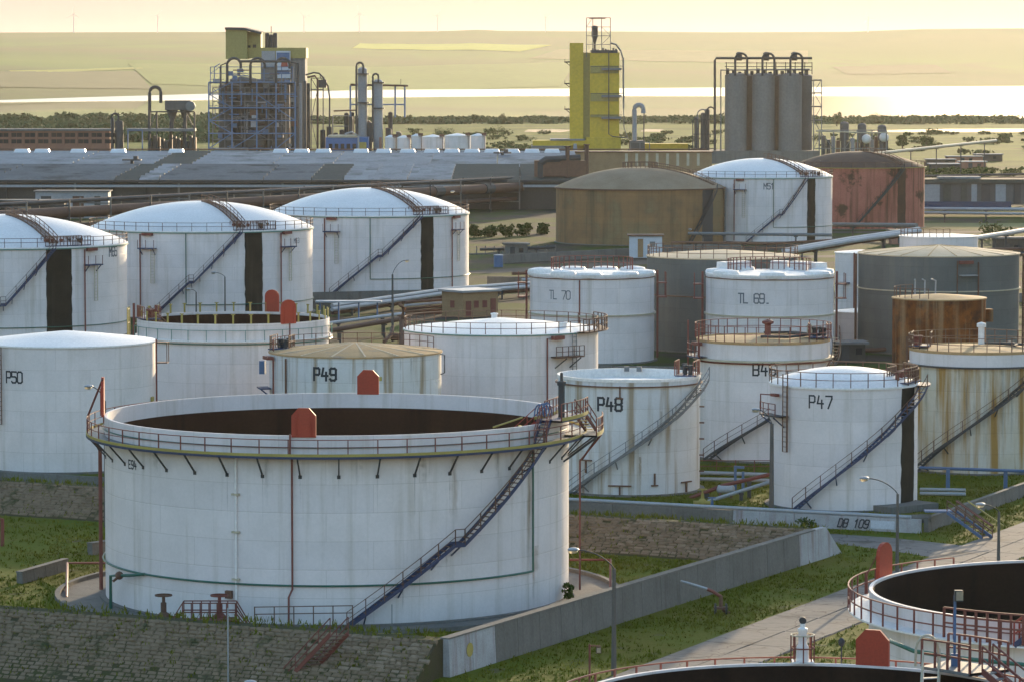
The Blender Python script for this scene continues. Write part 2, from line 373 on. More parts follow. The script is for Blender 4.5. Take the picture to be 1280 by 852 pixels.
def node_mat(name):
    m = bpy.data.materials.new(name); m.use_nodes = True
    N, L = m.node_tree.nodes, m.node_tree.links
    class H: pass
    h = H(); h.N, h.L, h.b, h.m = N, L, N['Principled BSDF'], m
    h.pos = N.new('ShaderNodeNewGeometry').outputs['Position']
    def noise(scale, stretch=None, detail=5.0, rough=0.6):
        n = N.new('ShaderNodeTexNoise'); n.inputs['Scale'].default_value = scale
        n.inputs['Detail'].default_value = detail; n.inputs['Roughness'].default_value = rough
        mp = N.new('ShaderNodeMapping'); mp.inputs['Scale'].default_value = stretch or (1, 1, 1)
        L.new(h.pos, mp.inputs[0]); L.new(mp.outputs[0], n.inputs['Vector'])
        return n.outputs[0]
    def rng(src, lo, hi, a=0.0, b=1.0):
        r = N.new('ShaderNodeMapRange'); L.new(src, r.inputs['Value'])
        for k, v in (('From Min', lo), ('From Max', hi), ('To Min', a), ('To Max', b)): r.inputs[k].default_value = v
        return r.outputs[0]
    def mix(f, a, c):
        x = N.new('ShaderNodeMix'); x.data_type = 'RGBA'
        L.new(f, x.inputs[0])
        for i, q in ((6, a), (7, c)):
            if isinstance(q, tuple): x.inputs[i].default_value = (*q, 1)
            else: L.new(q, x.inputs[i])
        return x.outputs[2]
    def math_(op, a, b=None):
        x = N.new('ShaderNodeMath'); x.operation = op
        for i, q in ((0, a), (1, b)):
            if q is None: continue
            if isinstance(q, (int, float)): x.inputs[i].default_value = q
            else: L.new(q, x.inputs[i])
        return x.outputs[0]
    def axis(i):
        s = N.new('ShaderNodeSeparateXYZ'); L.new(h.pos, s.inputs[0]); return s.outputs[i]
    h.noise, h.rng, h.mix, h.math, h.axis = noise, rng, mix, math_, axis
    return h

# ------------------------------------------------------------------ ground, road, bunds
g = node_mat('ground_soil_and_grass')
Y = g.axis(1)
grass = g.mix(g.rng(g.noise(0.09), 0.4, 0.65), (0.095, 0.12, 0.009), (0.135, 0.12, 0.018))
grass = g.mix(g.rng(g.noise(0.35, None, 8), 0.60, 0.72), grass, (0.115, 0.095, 0.06))
yard = g.mix(g.rng(g.noise(0.045, None, 7), 0.44, 0.56), (0.058, 0.050, 0.040), (0.055, 0.078, 0.014))
yard = g.mix(g.rng(g.noise(0.11, None, 8), 0.56, 0.66), yard, (0.085, 0.07, 0.055))
field = g.mix(g.rng(g.noise(0.006, (1, 3, 1), 6), 0.40, 0.60), (0.125, 0.155, 0.022), (0.075, 0.105, 0.018))
field = g.mix(g.rng(g.noise(0.03, None, 8), 0.56, 0.68), field, (0.10, 0.09, 0.03))
c = g.mix(g.rng(Y, 318, 350), grass, yard)
c = g.mix(g.rng(Y, 1150, 1450), c, field)
g.L.new(c, g.b.inputs['Base Color'])
g.b.inputs['Roughness'].default_value = 0.95
g.b.inputs['Specular IOR Level'].default_value = 0.08
bp = g.N.new('ShaderNodeBump'); bp.inputs['Strength'].default_value = 0.6; bp.inputs['Distance'].default_value = 0.25
g.L.new(g.noise(2.2, None, 8), bp.inputs['Height']); g.L.new(bp.outputs[0], g.b.inputs['Normal'])

FA, FB = np.array((-50.0, 234.1)), np.array((-4.3, 212.6))       # front bund, outer crest line
fdir = (FB - FA) / np.linalg.norm(FB - FA)
fn = np.array((fdir[1], -fdir[0]))                                # outward (towards the viewer)
if fn[1] > 0: fn = -fn
def gz(x, y):
    d = (x - FB[0]) * fn[0] + (y - FB[1]) * fn[1]
    return -1.35 * sstep(1.0, 4.2, d) * sstep(1.5, -5.0, x)
xs = np.concatenate([np.linspace(-1600, -80, 20), np.arange(-76, 80, 2.0), np.linspace(84, 1600, 20)])
ys = np.concatenate([np.arange(-150, 190, 20.0), np.arange(190, 330, 2.0), np.linspace(335, 1100, 40), np.linspace(1150, 2640, 22)])
XX, YY = np.meshgrid(xs, ys)
ZZ = gz(XX, YY)
ZZ = np.where(YY > 2600, -4.0, ZZ)
V = np.stack([XX.ravel(), YY.ravel(), ZZ.ravel()], 1)
nx, ny = len(xs), len(ys)
F = [(j * nx + i, j * nx + i + 1, (j + 1) * nx + i + 1, (j + 1) * nx + i) for j in range(ny - 1) for i in range(nx - 1)]
me = bpy.data.meshes.new('ground'); me.from_pydata(V.tolist(), [], F); me.materials.append(g.m)
me.polygons.foreach_set('use_smooth', [True] * len(F))
OB('ground', me, kind='structure')

# road of concrete slabs
road = MB()
RL0, RL1 = np.array((7.5, 217.0)), np.array((39.4, 286.0))
rd = (RL1 - RL0) / np.linalg.norm(RL1 - RL0); rn = np.array((rd[1], -rd[0]))
def rp(s, w, z=0.0):
    p = RL0 + rd * s + rn * w
    return (p[0], p[1], z)
road.add([rp(-70, -0.05, 0.012), rp(-70, 6.15, 0.012), rp(260, 6.15, 0.012), rp(260, -0.05, 0.012)], [(0, 1, 2, 3)])
road_o = road.build('road', M['track'], kind='structure')
slab_meshes = []
for k in range(6):
    b = MB()
    j = lambda a=0.05: rnd.uniform(-a, a)
    top = [(-1.47 + j(), -2.93 + j(), 0.05), (1.47 + j(), -2.93 + j(), 0.05 + j(.012)), (1.47 + j(), 2.93 + j(), 0.05), (-1.47 + j(), 2.93 + j(), 0.05 + j(.012))]
    bot = [(p[0] * 1.008, p[1] * 1.008, 0.0) for p in top]
    b.add(bot + top, [(4, 5, 6, 7), (0, 1, 5, 4), (1, 2, 6, 5), (2, 3, 7, 6), (3, 0, 4, 7)])
    slab_meshes.append(b.mesh('concrete_slab', M['road']))
rang = math.atan2(rd[1], rd[0]) - pi / 2
for i in range(-6, 24):
    for lane in (0, 1):
        p = rp(i * 6.0 + 1.2, 1.52 + lane * 3.04, 0.016)
        OB('concrete_slab', rnd.choice(slab_meshes), road_o, p, rang + rnd.uniform(-.004, .004))
path = MB()
pp = [gp(1030, 666, .008), gp(1110, 671, .008), gp(1222, 683, .008), gp(1178, 698, .008), gp(1110, 687, .008), gp(1036, 678, .008)]
path.add(pp, [tuple(range(5, -1, -1))])
path.build('path', M['road'], kind='structure')

# tracks in the middle distance
for pts, w, nm in (([(-75, 640), (-5, 640), (40, 690), (90, 700), (220, 720)], 9, 'service_road'),
                   ([(60, 795), (160, 800), (400, 815)], 8, 'gravel_road')):
    b = MB()
    L_, R__ = [], []
    for i, p in enumerate(pts):
        a = np.array(pts[max(i - 1, 0)]); c2 = np.array(pts[min(i + 1, len(pts) - 1)])
        t = (c2 - a) / np.linalg.norm(c2 - a); n = np.array((-t[1], t[0])) * w / 2
        L_.append((p[0] + n[0], p[1] + n[1], .02)); R__.append((p[0] - n[0], p[1] - n[1], .02))
    b.add(L_ + R__, [(i + len(pts), i + 1 + len(pts), i + 1, i) for i in range(len(pts) - 1)])
    b.build(nm, M['track'], kind='structure')

from mathutils import Matrix, Vector
def stone_mesh(k, m):
    b = MB(); r = random.Random(100 + k)
    j = lambda a: r.uniform(-a, a)
    lo = [(-.5, -.5, -.5), (.5, -.5, -.5), (.5, .5, -.5), (-.5, .5, -.5)]
    mid = [(x * 1 + j(.05), y * 1 + j(.06), 0.15 + j(.08)) for x, y, z in lo]
    hi = [(x * .74 + j(.07), y * .66 + j(.07), 0.5 + j(.12)) for x, y, z in lo]
    b.add(lo + mid + hi, [(8, 9, 10, 11), (0, 1, 5, 4), (1, 2, 6, 5), (2, 3, 7, 6), (3, 0, 4, 7), (4, 5, 9, 8), (5, 6, 10, 9), (6, 7, 11, 10), (7, 4, 8, 11)])
    return b.mesh('stone_block', m)
stones_a = [stone_mesh(k, M['stone'] if k % 3 else M['stone2']) for k in range(9)]
def embankment(name, A, B, nrm, zt, zb, run, crest_w, back_run, zback, sw, sh, limit):
    """earth bank with its outer slope pitched with stone blocks; A, B: ends of the outer crest line"""
    A, B, nrm = np.array(A, float), np.array(B, float), np.array(nrm, float)
    b = MB()
    prof = [(run + .6, zb - .3), (0, zt), (-crest_w, zt), (-crest_w - back_run, zback - .05)]
    vs = []
    for P in (A, B):
        for o, z in prof: vs.append((P[0] + nrm[0] * o, P[1] + nrm[1] * o, z))
    b.add(vs, [(0, 4, 5, 1), (1, 5, 6, 2), (2, 6, 7, 3), (0, 1, 2, 3), (7, 6, 5, 4)])
    o = b.build(name, M['mortar'], kind='structure')
    al = (B - A) / np.linalg.norm(B - A)
    L = np.linalg.norm(B - A)
    dn = np.array((nrm[0] * run, nrm[1] * run, zb - zt)); SL = np.linalg.norm(dn); dn /= SL
    ax = np.array((al[0], al[1], 0)); up = np.cross(ax, -dn)
    if up[2] < 0: up = -up
    rows = int(SL / sh)
    items = []
    for r in range(rows):
        x = rnd.uniform(0, sw * .6)
        while x < L - sw * .5:
            w = sw * rnd.uniform(.65, 1.5)
            if rnd.random() < .03: x += w * .8; continue
            c = np.array((*A, zt)) + ax * (x + w / 2) + dn * (sh * (r + .5)) + up * rnd.uniform(.0, .05) + dn * rnd.uniform(-.02, .02)
            items.append((c, w * .95, sh * rnd.uniform(.84, 1.0)))
            x += w
    def vis(c):
        d = ray(0, 0)
        px = 640 + FPX * c[0] / (c[1] * cos(PITCH) + (CAM_H - c[2]) * sin(PITCH))
        return -5 < px < 1285
    items.sort(key=lambda q: (not vis(q[0]), q[0][1] + q[0][2] * -.5))
    rest = MB()
    for i, (c, w, h) in enumerate(items):
        me = rnd.choice(stones_a)
        mx = Matrix(((ax[0] * w, -dn[0] * h, up[0] * .2, c[0]), (ax[1] * w, -dn[1] * h, up[1] * .2, c[1]), (ax[2] * w, -dn[2] * h, up[2] * .2, c[2]), (0, 0, 0, 1)))
        if i < limit:
            s = bpy.data.objects.new('stone_block', me); COL.objects.link(s); s.parent = o; s.matrix_basis = mx
        else:
            rest.add([tuple(mx @ v.co) for v in me.vertices], [tuple(p.vertices) for p in me.polygons])
    if rest.v: rest.build('stone_paving', M['stone'], o, kind='stuff')
    return o
embankment('front_embankment', FA, FB, fn, 2.2, -1.35, 4.6, 1.4, 3.2, 0.0, .52, .315, 300)
RA, RB = np.array((-75.0, 312.5)), np.array((21.2, 264.2))
rdir = (RB - RA) / np.linalg.norm(RB - RA); rnn = np.array((rdir[1], -rdir[0]))
if rnn[1] > 0: rnn = -rnn
embankment('rear_embankment', RA, RB, rnn, 2.2, 0.0, 3.3, 1.2, 3.4, 0.0, .62, .30, 300)

def wall_along(name, label, P, Q, h, th, pl, mats, group=None, cat='concrete wall', endtaper=None, coping=True):
    P, Q = np.array(P, float), np.array(Q, float)
    d = Q - P; L = np.linalg.norm(d); d /= L
    base = (P[0], P[1], 0.0)
    t = thing(name, label, cat, base, group, math.atan2(d[1], d[0]))
    n = max(1, int(round(L / pl)))
    out = []
    for i in range(n):
        b = MB()
        a0, a1 = i * L / n + .02, (i + 1) * L / n - .02
        zz = h + rnd.uniform(-.015, .015)
        vs = [(a0, -th / 2 - .12, -.35), (a1, -th / 2 - .12, -.35), (a1, th / 2, -.35), (a0, th / 2, -.35), (a0, -th / 2, zz), (a1, -th / 2, zz), (a1, th / 2, zz), (a0, th / 2, zz)]
        b.add(vs, [(3, 2, 1, 0), (4, 5, 6, 7), (0, 1, 5, 4), (1, 2, 6, 5), (2, 3, 7, 6), (3, 0, 4, 7)])
        out.append(b.build('wall_panel', mats(i, n), t))
    if coping:
        b = MB(); b.box((L / 2, 0, h + .055), (L, th + .1, .09)); b.build('coping', M['concrete'], t)
    return t, L, out
W0, W1 = np.array((-3.9, 213.2)), np.array((21.4, 264.0))
t, L, ps = wall_along('retaining_wall', 'tall grey concrete retaining wall running diagonally from the stone slope to the grass bank', W0, W1, 2.2, .5, 3.0,
                      lambda i, n: M['concrete_white'] if i < 2 or i == n - 1 else M['concrete'])
b = MB()                                                  # sloping wing at the far end of the wall
b.add([(L + .03, -.37, -.3), (L + 5.4, -.37, -.3), (L + 5.4, .25, -.3), (L + .03, .25, -.3), (L + .03, -.24, 2.24), (L + 2.2, -.24, 2.2), (L + 2.2, .24, 2.2), (L + .03, .24, 2.24)],
      [(3, 2, 1, 0), (4, 5, 6, 7), (0, 1, 5, 4), (1, 2, 6, 5), (2, 3, 7, 6), (3, 0, 4, 7)])
b.build('wall_wing', M['concrete_white'], t)
b = MB(); b.lathe([(0.001, 0), (.42, 0), (.42, .02), (.001, .02)], 16)
dsc = b.mesh('painted_disc', M['yellow'])
o = OB('painted_disc', dsc, t, (2.6, -.31, 1.25)); o.rotation_euler = (pi / 2, 0, 0)

LW0, LW1 = np.array((-75.0, 328.0)), np.array((31.0, 280.0))
low_wall, LWL, lps = wall_along('low_wall', 'low concrete bund wall with black lettering in front of the tanks with numbers', LW0, LW1, 1.02, .3, 5.0,
                           lambda i, n: M['concrete_white'] if i >= n - 3 else M['concrete'], coping=False)
wall_along('low_wall', 'low concrete bund wall climbing to the right beside the short steps', (31.4, 280.6), (50.0, 322.0), 1.0, .3, 5.0, lambda i, n: M['concrete'], coping=True)
b = WB((-12.0, 212, 0))

# apron of concrete round the big tank
b = MB(); b.lathe([(15.4, .03), (18.6, .03), (18.6, .28), (18.95, .28), (18.95, -.1)], 96, (-11.63, 248, 0))
b.build('apron', M['concrete'], kind='structure')

# ------------------------------------------------------------------ lagoon, hills, fields
LAKE_Z = -1.0
def shore(x, Yref=6600.0):
    """distance of the far shore for a bearing x/Y"""
    px = 640 + FPX * x
    return np.interp(px, [-400, 0, 90, 210, 330, 470, 700, 900, 1280, 1700], [3900, 4150, 4500, 4950, 5500, 6100, 6450, 6800, 7400, 8200])
def ridge(x):
    px = 640 + FPX * x
    return np.interp(px, [-500, 0, 300, 560, 590, 620, 760, 900, 1060, 1150, 1280, 1800], [124, 125, 126.5, 128.5, 133, 129.5, 128, 125.5, 127, 134, 136, 140])
def hill_z(x, y):
    bx = x / y
    s = shore(bx)
    t = (y - s) / (9500.0 - s)
    tt = np.clip(t, -.2, 1.0)
    z = LAKE_Z + (ridge(bx) - LAKE_Z) * np.where(tt < 0, tt, 0.75 * tt + 0.25 * tt ** 1.6)
    z = z + 2.0 * np.sin(x * .004 + y * .0012) * np.clip(tt, 0, 1) * (1 - np.clip(tt, 0, 1)) * 2
    return z - np.clip(t - 1.0, 0, 9) * 60
hm = node_mat('hill_fields')
P2 = hm.axis(1); PX = hm.axis(0)
wav = hm.math('ADD', P2, hm.math('MULTIPLY', hm.math('SUBTRACT', hm.noise(0.0007, (1, .6, 1), 3), 0.5), 1300.0))
cr = hm.N.new('ShaderNodeValToRGB'); hm.L.new(hm.rng(wav, 4300, 9400), cr.inputs[0])
el = cr.color_ramp.elements
stops = [(0.0, (0.10, 0.085, 0.06)), (.12, (0.105, 0.095, 0.06)), (.20, (0.115, 0.15, 0.028)), (.30, (0.10, 0.09, 0.06)), (.37, (0.115, 0.15, 0.03)), (.47, (0.14, 0.165, 0.035)),
         (.55, (0.10, 0.125, 0.03)), (.62, (0.13, 0.105, 0.07)), (.72, (0.12, 0.15, 0.032)), (.82, (0.105, 0.12, 0.035)), (.92, (0.13, 0.115, 0.065)), (1.0, (0.10, 0.115, 0.04))]
el[0].position, el[0].color = stops[0][0], (*stops[0][1], 1)
el[1].position, el[1].color = 1.0, (*stops[-1][1], 1)
for p, q in stops[1:-1]:
    e = el.new(p); e.color = (*q, 1)
hc = hm.mix(hm.rng(hm.noise(0.004, (1, .35, 1), 6), .50, .64), cr.outputs[0], (0.10, 0.105, 0.05))
hc = hm.mix(hm.rng(hm.noise(0.0011, (1, .5, 1), 4), .54, .60), hc, (0.12, 0.10, 0.07))
dk = hm.N.new('ShaderNodeMix'); dk.data_type = 'RGBA'; dk.blend_type = 'MULTIPLY'; dk.inputs[0].default_value = 1.0
dk.inputs[7].default_value = (.62, .95, .28, 1); hm.L.new(hc, dk.inputs[6]); hm.L.new(dk.outputs[2], hm.b.inputs['Base Color']); hm.b.inputs['Roughness'].default_value = 1.0
hm.b.inputs['Specular IOR Level'].default_value = 0.1
bxs = np.linspace(-.34, .34, 110)
rows = []
for k in range(74):
    f = -0.06 + k / 73 * 1.35
    row = []
    for bx in bxs:
        s = shore(bx); y = s + (9500 - s) * f
        row.append((bx * y, y, float(hill_z(bx * y, y))))
    rows.append(row)
V = [p for r in rows for p in r]; n = len(bxs)
F = [(j * n + i, j * n + i + 1, (j + 1) * n + i + 1, (j + 1) * n + i) for j in range(len(rows) - 1) for i in range(n - 1)]
me = bpy.data.meshes.new('hills'); me.from_pydata(V, [], F); me.materials.append(hm.m)
me.polygons.foreach_set('use_smooth', [True] * len(F))
OB('hills', me, kind='structure')

def hill_hit(px, py):
    d = ray(px, py)
    lo = float(shore(d[0] / d[1])); hi = 9500.0
    for _ in range(40):
        m_ = (lo + hi) / 2
        if hill_z(d[0] / d[1] * m_, m_) < CAM_H + d[2] / d[1] * m_: lo = m_
        else: hi = m_
    return (d[0] / d[1] * lo, lo)
def field_patch(name, quad, col, col2):
    """a field of its own crop laid over the hillside, quad in the photograph's pixels"""
    pts = [hill_hit(*q) for q in quad]
    n_u, n_v = 14, 4
    vs = []
    for j in range(n_v + 1):
        for i in range(n_u + 1):
            u, v = i / n_u, j / n_v
            a = [pts[0][k] * (1 - u) + pts[1][k] * u for k in (0, 1)]; b_ = [pts[3][k] * (1 - u) + pts[2][k] * u for k in (0, 1)]
            x, y = a[0] * (1 - v) + b_[0] * v, a[1] * (1 - v) + b_[1] * v
            y += 12 * sin(i * 1.7 + j) * (0 < i < n_u)
            vs.append((x, y, float(hill_z(x, y)) + .8))
    b = MB(); b.add(vs, [(j * (n_u + 1) + i, j * (n_u + 1) + i + 1, (j + 1) * (n_u + 1) + i + 1, (j + 1) * (n_u + 1) + i) for j in range(n_v) for i in range(n_u)])
    b.build(name, mat(name + '_crop', tuple(c_ * k_ for c_, k_ in zip(col, (.95, 1.2, .55))), 1.0, tuple(c_ * k_ for c_, k_ in zip(col2, (.95, 1.2, .5))), .004, .7, coords='World', spec=.1), kind='structure')
field_patch('rapeseed_field', [(440, 61), (650, 65), (690, 57), (450, 55)], (0.42, 0.34, 0.05), (0.34, 0.28, 0.06))
field_patch('ploughed_field', [(-60, 112), (190, 112), (170, 90), (-60, 92)], (0.115, 0.092, 0.075), (0.10, 0.085, 0.06))
field_patch('stubble_field', [(20, 92), (175, 87), (185, 84), (10, 89)], (0.30, 0.25, 0.09), (0.25, 0.21, 0.08))
field_patch('green_field', [(190, 106), (700, 108), (720, 78), (160, 80)], (0.125, 0.155, 0.038), (0.11, 0.13, 0.04))
field_patch('fallow_field', [(660, 74), (1010, 80), (1010, 64), (700, 62)], (0.17, 0.125, 0.085), (0.15, 0.125, 0.07))
field_patch('dark_field', [(1060, 94), (1190, 92), (1170, 82), (1040, 84)], (0.10, 0.075, 0.05), (0.09, 0.08, 0.045))

wm = node_mat('lagoon_water')
wm.b.inputs['Base Color'].default_value = (0.03, 0.035, 0.03, 1)
wm.b.inputs['Roughness'].default_value = 0.06
wm.b.inputs['IOR'].default_value = 1.33
wm.b.inputs['Specular IOR Level'].default_value = 0.6
# wind-ruffled water along the far shore, calm water nearer
yy = wm.axis(1)
xx_ = wm.math('MULTIPLY', wm.math('MINIMUM', wm.axis(0), 0.0), -1.7)
ruf = wm.rng(wm.math('ADD', wm.math('ADD', yy, xx_), wm.math('MULTIPLY', wm.noise(.0008, (1, 2, 1), 2), 500.0)), 4950, 5300)
ruf = wm.math('MAXIMUM', ruf, wm.rng(wm.math('DIVIDE', wm.axis(0), yy), .062, .115, 0.0, .42))
cb = wm.N.new('ShaderNodeBump'); cb.inputs['Distance'].default_value = 0.5
wm.L.new(wm.noise(0.05, (1, 1, 1), 3), cb.inputs['Height']); wm.L.new(wm.rng(ruf, 0, 1, .012, .55), cb.inputs['Strength'])
wm.L.new(cb.outputs[0], wm.b.inputs['Normal'])
wm.L.new(wm.rng(ruf, 0, 1, .02, .32), wm.b.inputs['Roughness'])
b = MB()
b.add([(-3200, 2560, LAKE_Z), (3200, 2560, LAKE_Z), (3200, 8400, LAKE_Z), (-3200, 8400, LAKE_Z)], [(0, 1, 2, 3)])
b.build('lagoon', wm.m, kind='structure')
for nm, poly in (('pond', [gp(1085, 165.5, .05), gp(1330, 165.5, .05), gp(1330, 161, .05), gp(1180, 161.5, .05), gp(1100, 163, .05)]),
                 ('pool', [gp(655, 165, .05), gp(700, 165.5, .05), gp(720, 163, .05), gp(690, 161.5, .05), gp(660, 162, .05)]),
                 ('pool', [gp(800, 164.6, .05), gp(826, 165, .05), gp(830, 162, .05), gp(806, 161.5, .05)])):
    b = MB(); b.add(poly, [tuple(range(len(poly)))]); b.build(nm, wm.m, kind='structure')

# ------------------------------------------------------------------ the air: one box of even haze round the whole scene
hzm = bpy.data.materials.new('air'); hzm.use_nodes = True
hn, hl = hzm.node_tree.nodes, hzm.node_tree.links
hn.remove(hn['Principled BSDF'])
pv = hn.new('ShaderNodeVolumePrincipled')
HAZE = 1.2e-5
pv.inputs['Density'].default_value = HAZE
pv.inputs['Color'].default_value = (0.97, 0.95, 0.90, 1)
pv.inputs['Anisotropy'].default_value = 0.6
hl.new(pv.outputs[0], hn['Material Output'].inputs['Volume'])
b = MB(); b.span((-4600, -160, -60), (4600, 12900, 175))
b.build('haze', hzm, kind='stuff')
# ------------------------------------------------------------------ storage tanks
GLYPH = {
 'P': [[(0, 0), (0, 4), (1.6, 4), (2, 3.6), (2, 2.2), (1.6, 1.8), (0, 1.8)]],
 '0': [[(0, .5), (0, 3.5), (.5, 4), (1.5, 4), (2, 3.5), (2, .5), (1.5, 0), (.5, 0), (0, .5)]],
 '1': [[(.4, 3.2), (1.1, 4), (1.1, 0)]],
 '3': [[(0, 3.5), (.5, 4), (1.5, 4), (2, 3.5), (2, 2.5), (1.5, 2), (.7, 2)], [(1.5, 2), (2, 1.5), (2, .5), (1.5, 0), (.5, 0), (0, .5)]],
 '4': [[(.5, 4), (0, 1.5), (2, 1.5)], [(1.5, 2.6), (1.5, 0)]],
 '5': [[(2, 4), (0, 4), (0, 2.2), (1.5, 2.2), (2, 1.8), (2, .5), (1.5, 0), (.4, 0), (0, .4)]],
 '6': [[(2, 3.6), (1.6, 4), (.5, 4), (0, 3.5), (0, .5), (.5, 0), (1.5, 0), (2, .5), (2, 1.7), (1.6, 2.1), (0, 2.1)]],
 '7': [[(0, 4), (2, 4), (2, 3.2), (.8, 0)]],
 '8': [[(.4, 2), (0, 2.5), (0, 3.6), (.4, 4), (1.6, 4), (2, 3.6), (2, 2.5), (1.6, 2), (.4, 2), (0, 1.5), (0, .4), (.4, 0), (1.6, 0), (2, .4), (2, 1.5), (1.6, 2)]],
 '9': [[(2, 1.9), (.4, 1.9), (0, 2.3), (0, 3.6), (.4, 4), (1.6, 4), (2, 3.6), (2, .5), (1.5, 0), (.4, 0), (0, .4)]],
 'B': [[(0, 2), (1.6, 2), (2, 2.4), (2, 3.6), (1.6, 4), (0, 4), (0, 0), (1.6, 0), (2, .4), (2, 1.6), (1.6, 2)]],
 'D': [[(0, 0), (0, 4), (1.4, 4), (2, 3.3), (2, .7), (1.4, 0), (0, 0)]],
 'E': [[(2, 4), (0, 4), (0, 0), (2, 0)], [(0, 2), (1.5, 2)]],
 'L': [[(0, 4), (0, 0), (1.8, 0)]],
 'M': [[(0, 0), (0, 4), (1, 1.8), (2, 4), (2, 0)]],
 'T': [[(0, 4), (2, 4)], [(1, 4), (1, 0)]],
 '.': [[(.8, 0), (1.2, 0)]], ' ': [],
}
def glyph_quads(text, h, sw=.62, shear=0.0, adv=2.95):
    """flat strokes of the lettering as short quads (x, z), centred"""
    k = h / 4.0; out = []
    W = (len(text) - 1) * adv * k + 2 * k
    for ci, ch in enumerate(text):
        for line in GLYPH[ch]:
            pts = [((x + ci * adv) * k - W / 2 + shear * y * k, y * k - h / 2) for x, y in line]
            for p, q in zip(pts[:-1], pts[1:]):
                dx, dz = q[0] - p[0], q[1] - p[1]; L = math.hypot(dx, dz)
                ux, uz = dx / L, dz / L; e = sw * k / 2
                n = max(1, int(L / .35))
                for i in range(n):
                    a = i / n * L - (e if i == 0 else 0); b_ = (i + 1) / n * L + (e if i == n - 1 else 0)
                    out.append([(p[0] + ux * a + uz * e, p[1] + uz * a - ux * e), (p[0] + ux * b_ + uz * e, p[1] + uz * b_ - ux * e),
                                (p[0] + ux * b_ - uz * e, p[1] + uz * b_ + ux * e), (p[0] + ux * a - uz * e, p[1] + uz * a + ux * e)])
    return out

class Tank: pass
TREG = {}
def tank(label, pxc, R, Yc, H, wall='white', roof=None, roof_mat='white_roof', group='storage tanks of the depot', wallband=None, inner='interior', depth=4.0, skirt=True, cat='storage tank', seg=80):
    x = at(pxc, 426, Yc)[0]
    # bearing of the column of pixels pxc at the tank's mid height
    d = ray(pxc, 0); dep = Yc * cos(PITCH) + (CAM_H - H / 2) * sin(PITCH)
    x = (pxc - 640) / FPX * dep
    t = Tank(); t.R, t.H, t.x, t.Y = R, H, x, Yc
    t.o = thing('storage_tank', label, cat, (x, Yc, 0), group)
    TREG[pxc] = t
    t.P = lambda a, r, z: (r * sin(R_(a)), -r * cos(R_(a)), z)
    # shell
    b = MB()
    if roof and roof[0] == 'open':
        th, lip = .16, roof[1]
        b.lathe([(R, -.2), (R, H), (R - th, H), (R - th, H - lip)], seg)
        t.shell = b.build('shell', M[wall], t.o, True)
        b = MB(); b.lathe([(R - th - .004, H - lip + .004), (R - th - .03, H - lip), (R - th - .03, H - depth)], seg)
        b.build('inner_wall', M[inner], t.o, True)
        b = MB(); b.lathe([(0.001, H - depth + .25), (R * .5, H - depth), (R - .5, H - depth - .1), (R - .3, H - depth + .35), (R - th - .05, H - depth + .3)], seg)
        b.build('floating_roof', M[inner], t.o, True)
    else:
        b.lathe([(R, -.2), (R, H - .02)], seg); t.shell = b.build('shell', M[wall], t.o, True)
    if skirt:
        b = MB(); b.ring(R + .15, .04, .5, .22, n=seg); b.build('base_ring', M['concrete'], t.o)
    if roof and roof[0] == 'dome':
        r0, rise = R + .12, roof[1]
        prof = [(r0, H - .12), (r0, H + .03)]
        rc = (r0 * r0 + rise * rise) / (2 * rise)
        for i in range(1, 15):
            r = r0 * (1 - i / 14) + .001
            prof.append((r, H + .03 + rise - (rc - math.sqrt(max(rc * rc - r * r, 0)))))
        b = MB(); b.lathe(prof, seg); b.build('roof', M[roof_mat], t.o, True)
        t.roofz = lambda r: H + .03 + rise - (rc - math.sqrt(max(rc * rc - r * r, 0)))
    elif roof and roof[0] == 'cone':
        r0, rise = R + .10, roof[1]
        b = MB(); b.lathe([(r0, H - .10), (r0, H + .03), (r0 * .97, H + .03 + rise * .04), (r0 * .5, H + .03 + rise * .56), (.4, H + .03 + rise), (0.001, H + .03 + rise)], seg)
        b.build('roof', M[roof_mat], t.o, True)
        t.roofz = lambda r: H + .03 + rise * (1 - r / r0)
    elif roof and roof[0] == 'sunk':
        b = MB(); b.lathe([(R + .05, H - .25), (R + .05, H), (R - .10, H), (R - .10, H - roof[1]), (R * .5, H - roof[1] + .14), (0.001, H - roof[1] + .25)], seg)
        b.build('roof', M[roof_mat], t.o, True)
        t.roofz = lambda r: H - roof[1] + .25
    return t
def rail(t, r, z, a0=0, a1=360, h=1.1, step=1.6, mt='rail_rust', rails=(1.0, .5), pieces=False, w=.05, posts=True, name='guard_rail'):
    seg = max(8, int(abs(a1 - a0) / 360 * 90))
    b = MB()
    for f in rails: b.ring(r, z + h * f, w * 1.1, w * 1.1, a0, a1, seg)
    o = b.build(name, M[mt], t.o)
    if not posts: return o
    n = max(2, int(abs(R_(a1 - a0)) * r / step))
    full = abs(a1 - a0) > 359
    if t.Y < 480:
        pm = MB(); pm.box((0, 0, h / 2), (w * 1.3, w * 1.3, h)); me = pm.mesh('post', M[mt])
        for i in range(n + (0 if full else 1)):
            a = a0 + (a1 - a0) * i / n
            OB('post', me, o, t.P(a, r, z), R_(a))
    else:
        pm = MB()
        for i in range(n + (0 if full else 1)):
            a = a0 + (a1 - a0) * i / n; p = t.P(a, r, z)
            pm.box((p[0], p[1], z + h / 2), (w * 1.2, w * 1.2, h), R_(a))
        pm.build('rail_posts', M[mt], o, kind='stuff')
    return o
def helix(t, legs, r):
    """points (angle, z) along the legs, finely divided"""
    pts = []
    for (a0, z0), (a1, z1) in zip(legs[:-1], legs[1:]):
        n = max(2, int(abs(a1 - a0) / 2.0) + 1)
        for i in range(n + (1 if (a1, z1) == legs[-1] else 0)): pts.append((a0 + (a1 - a0) * i / n, z0 + (z1 - z0) * i / n))
    return pts
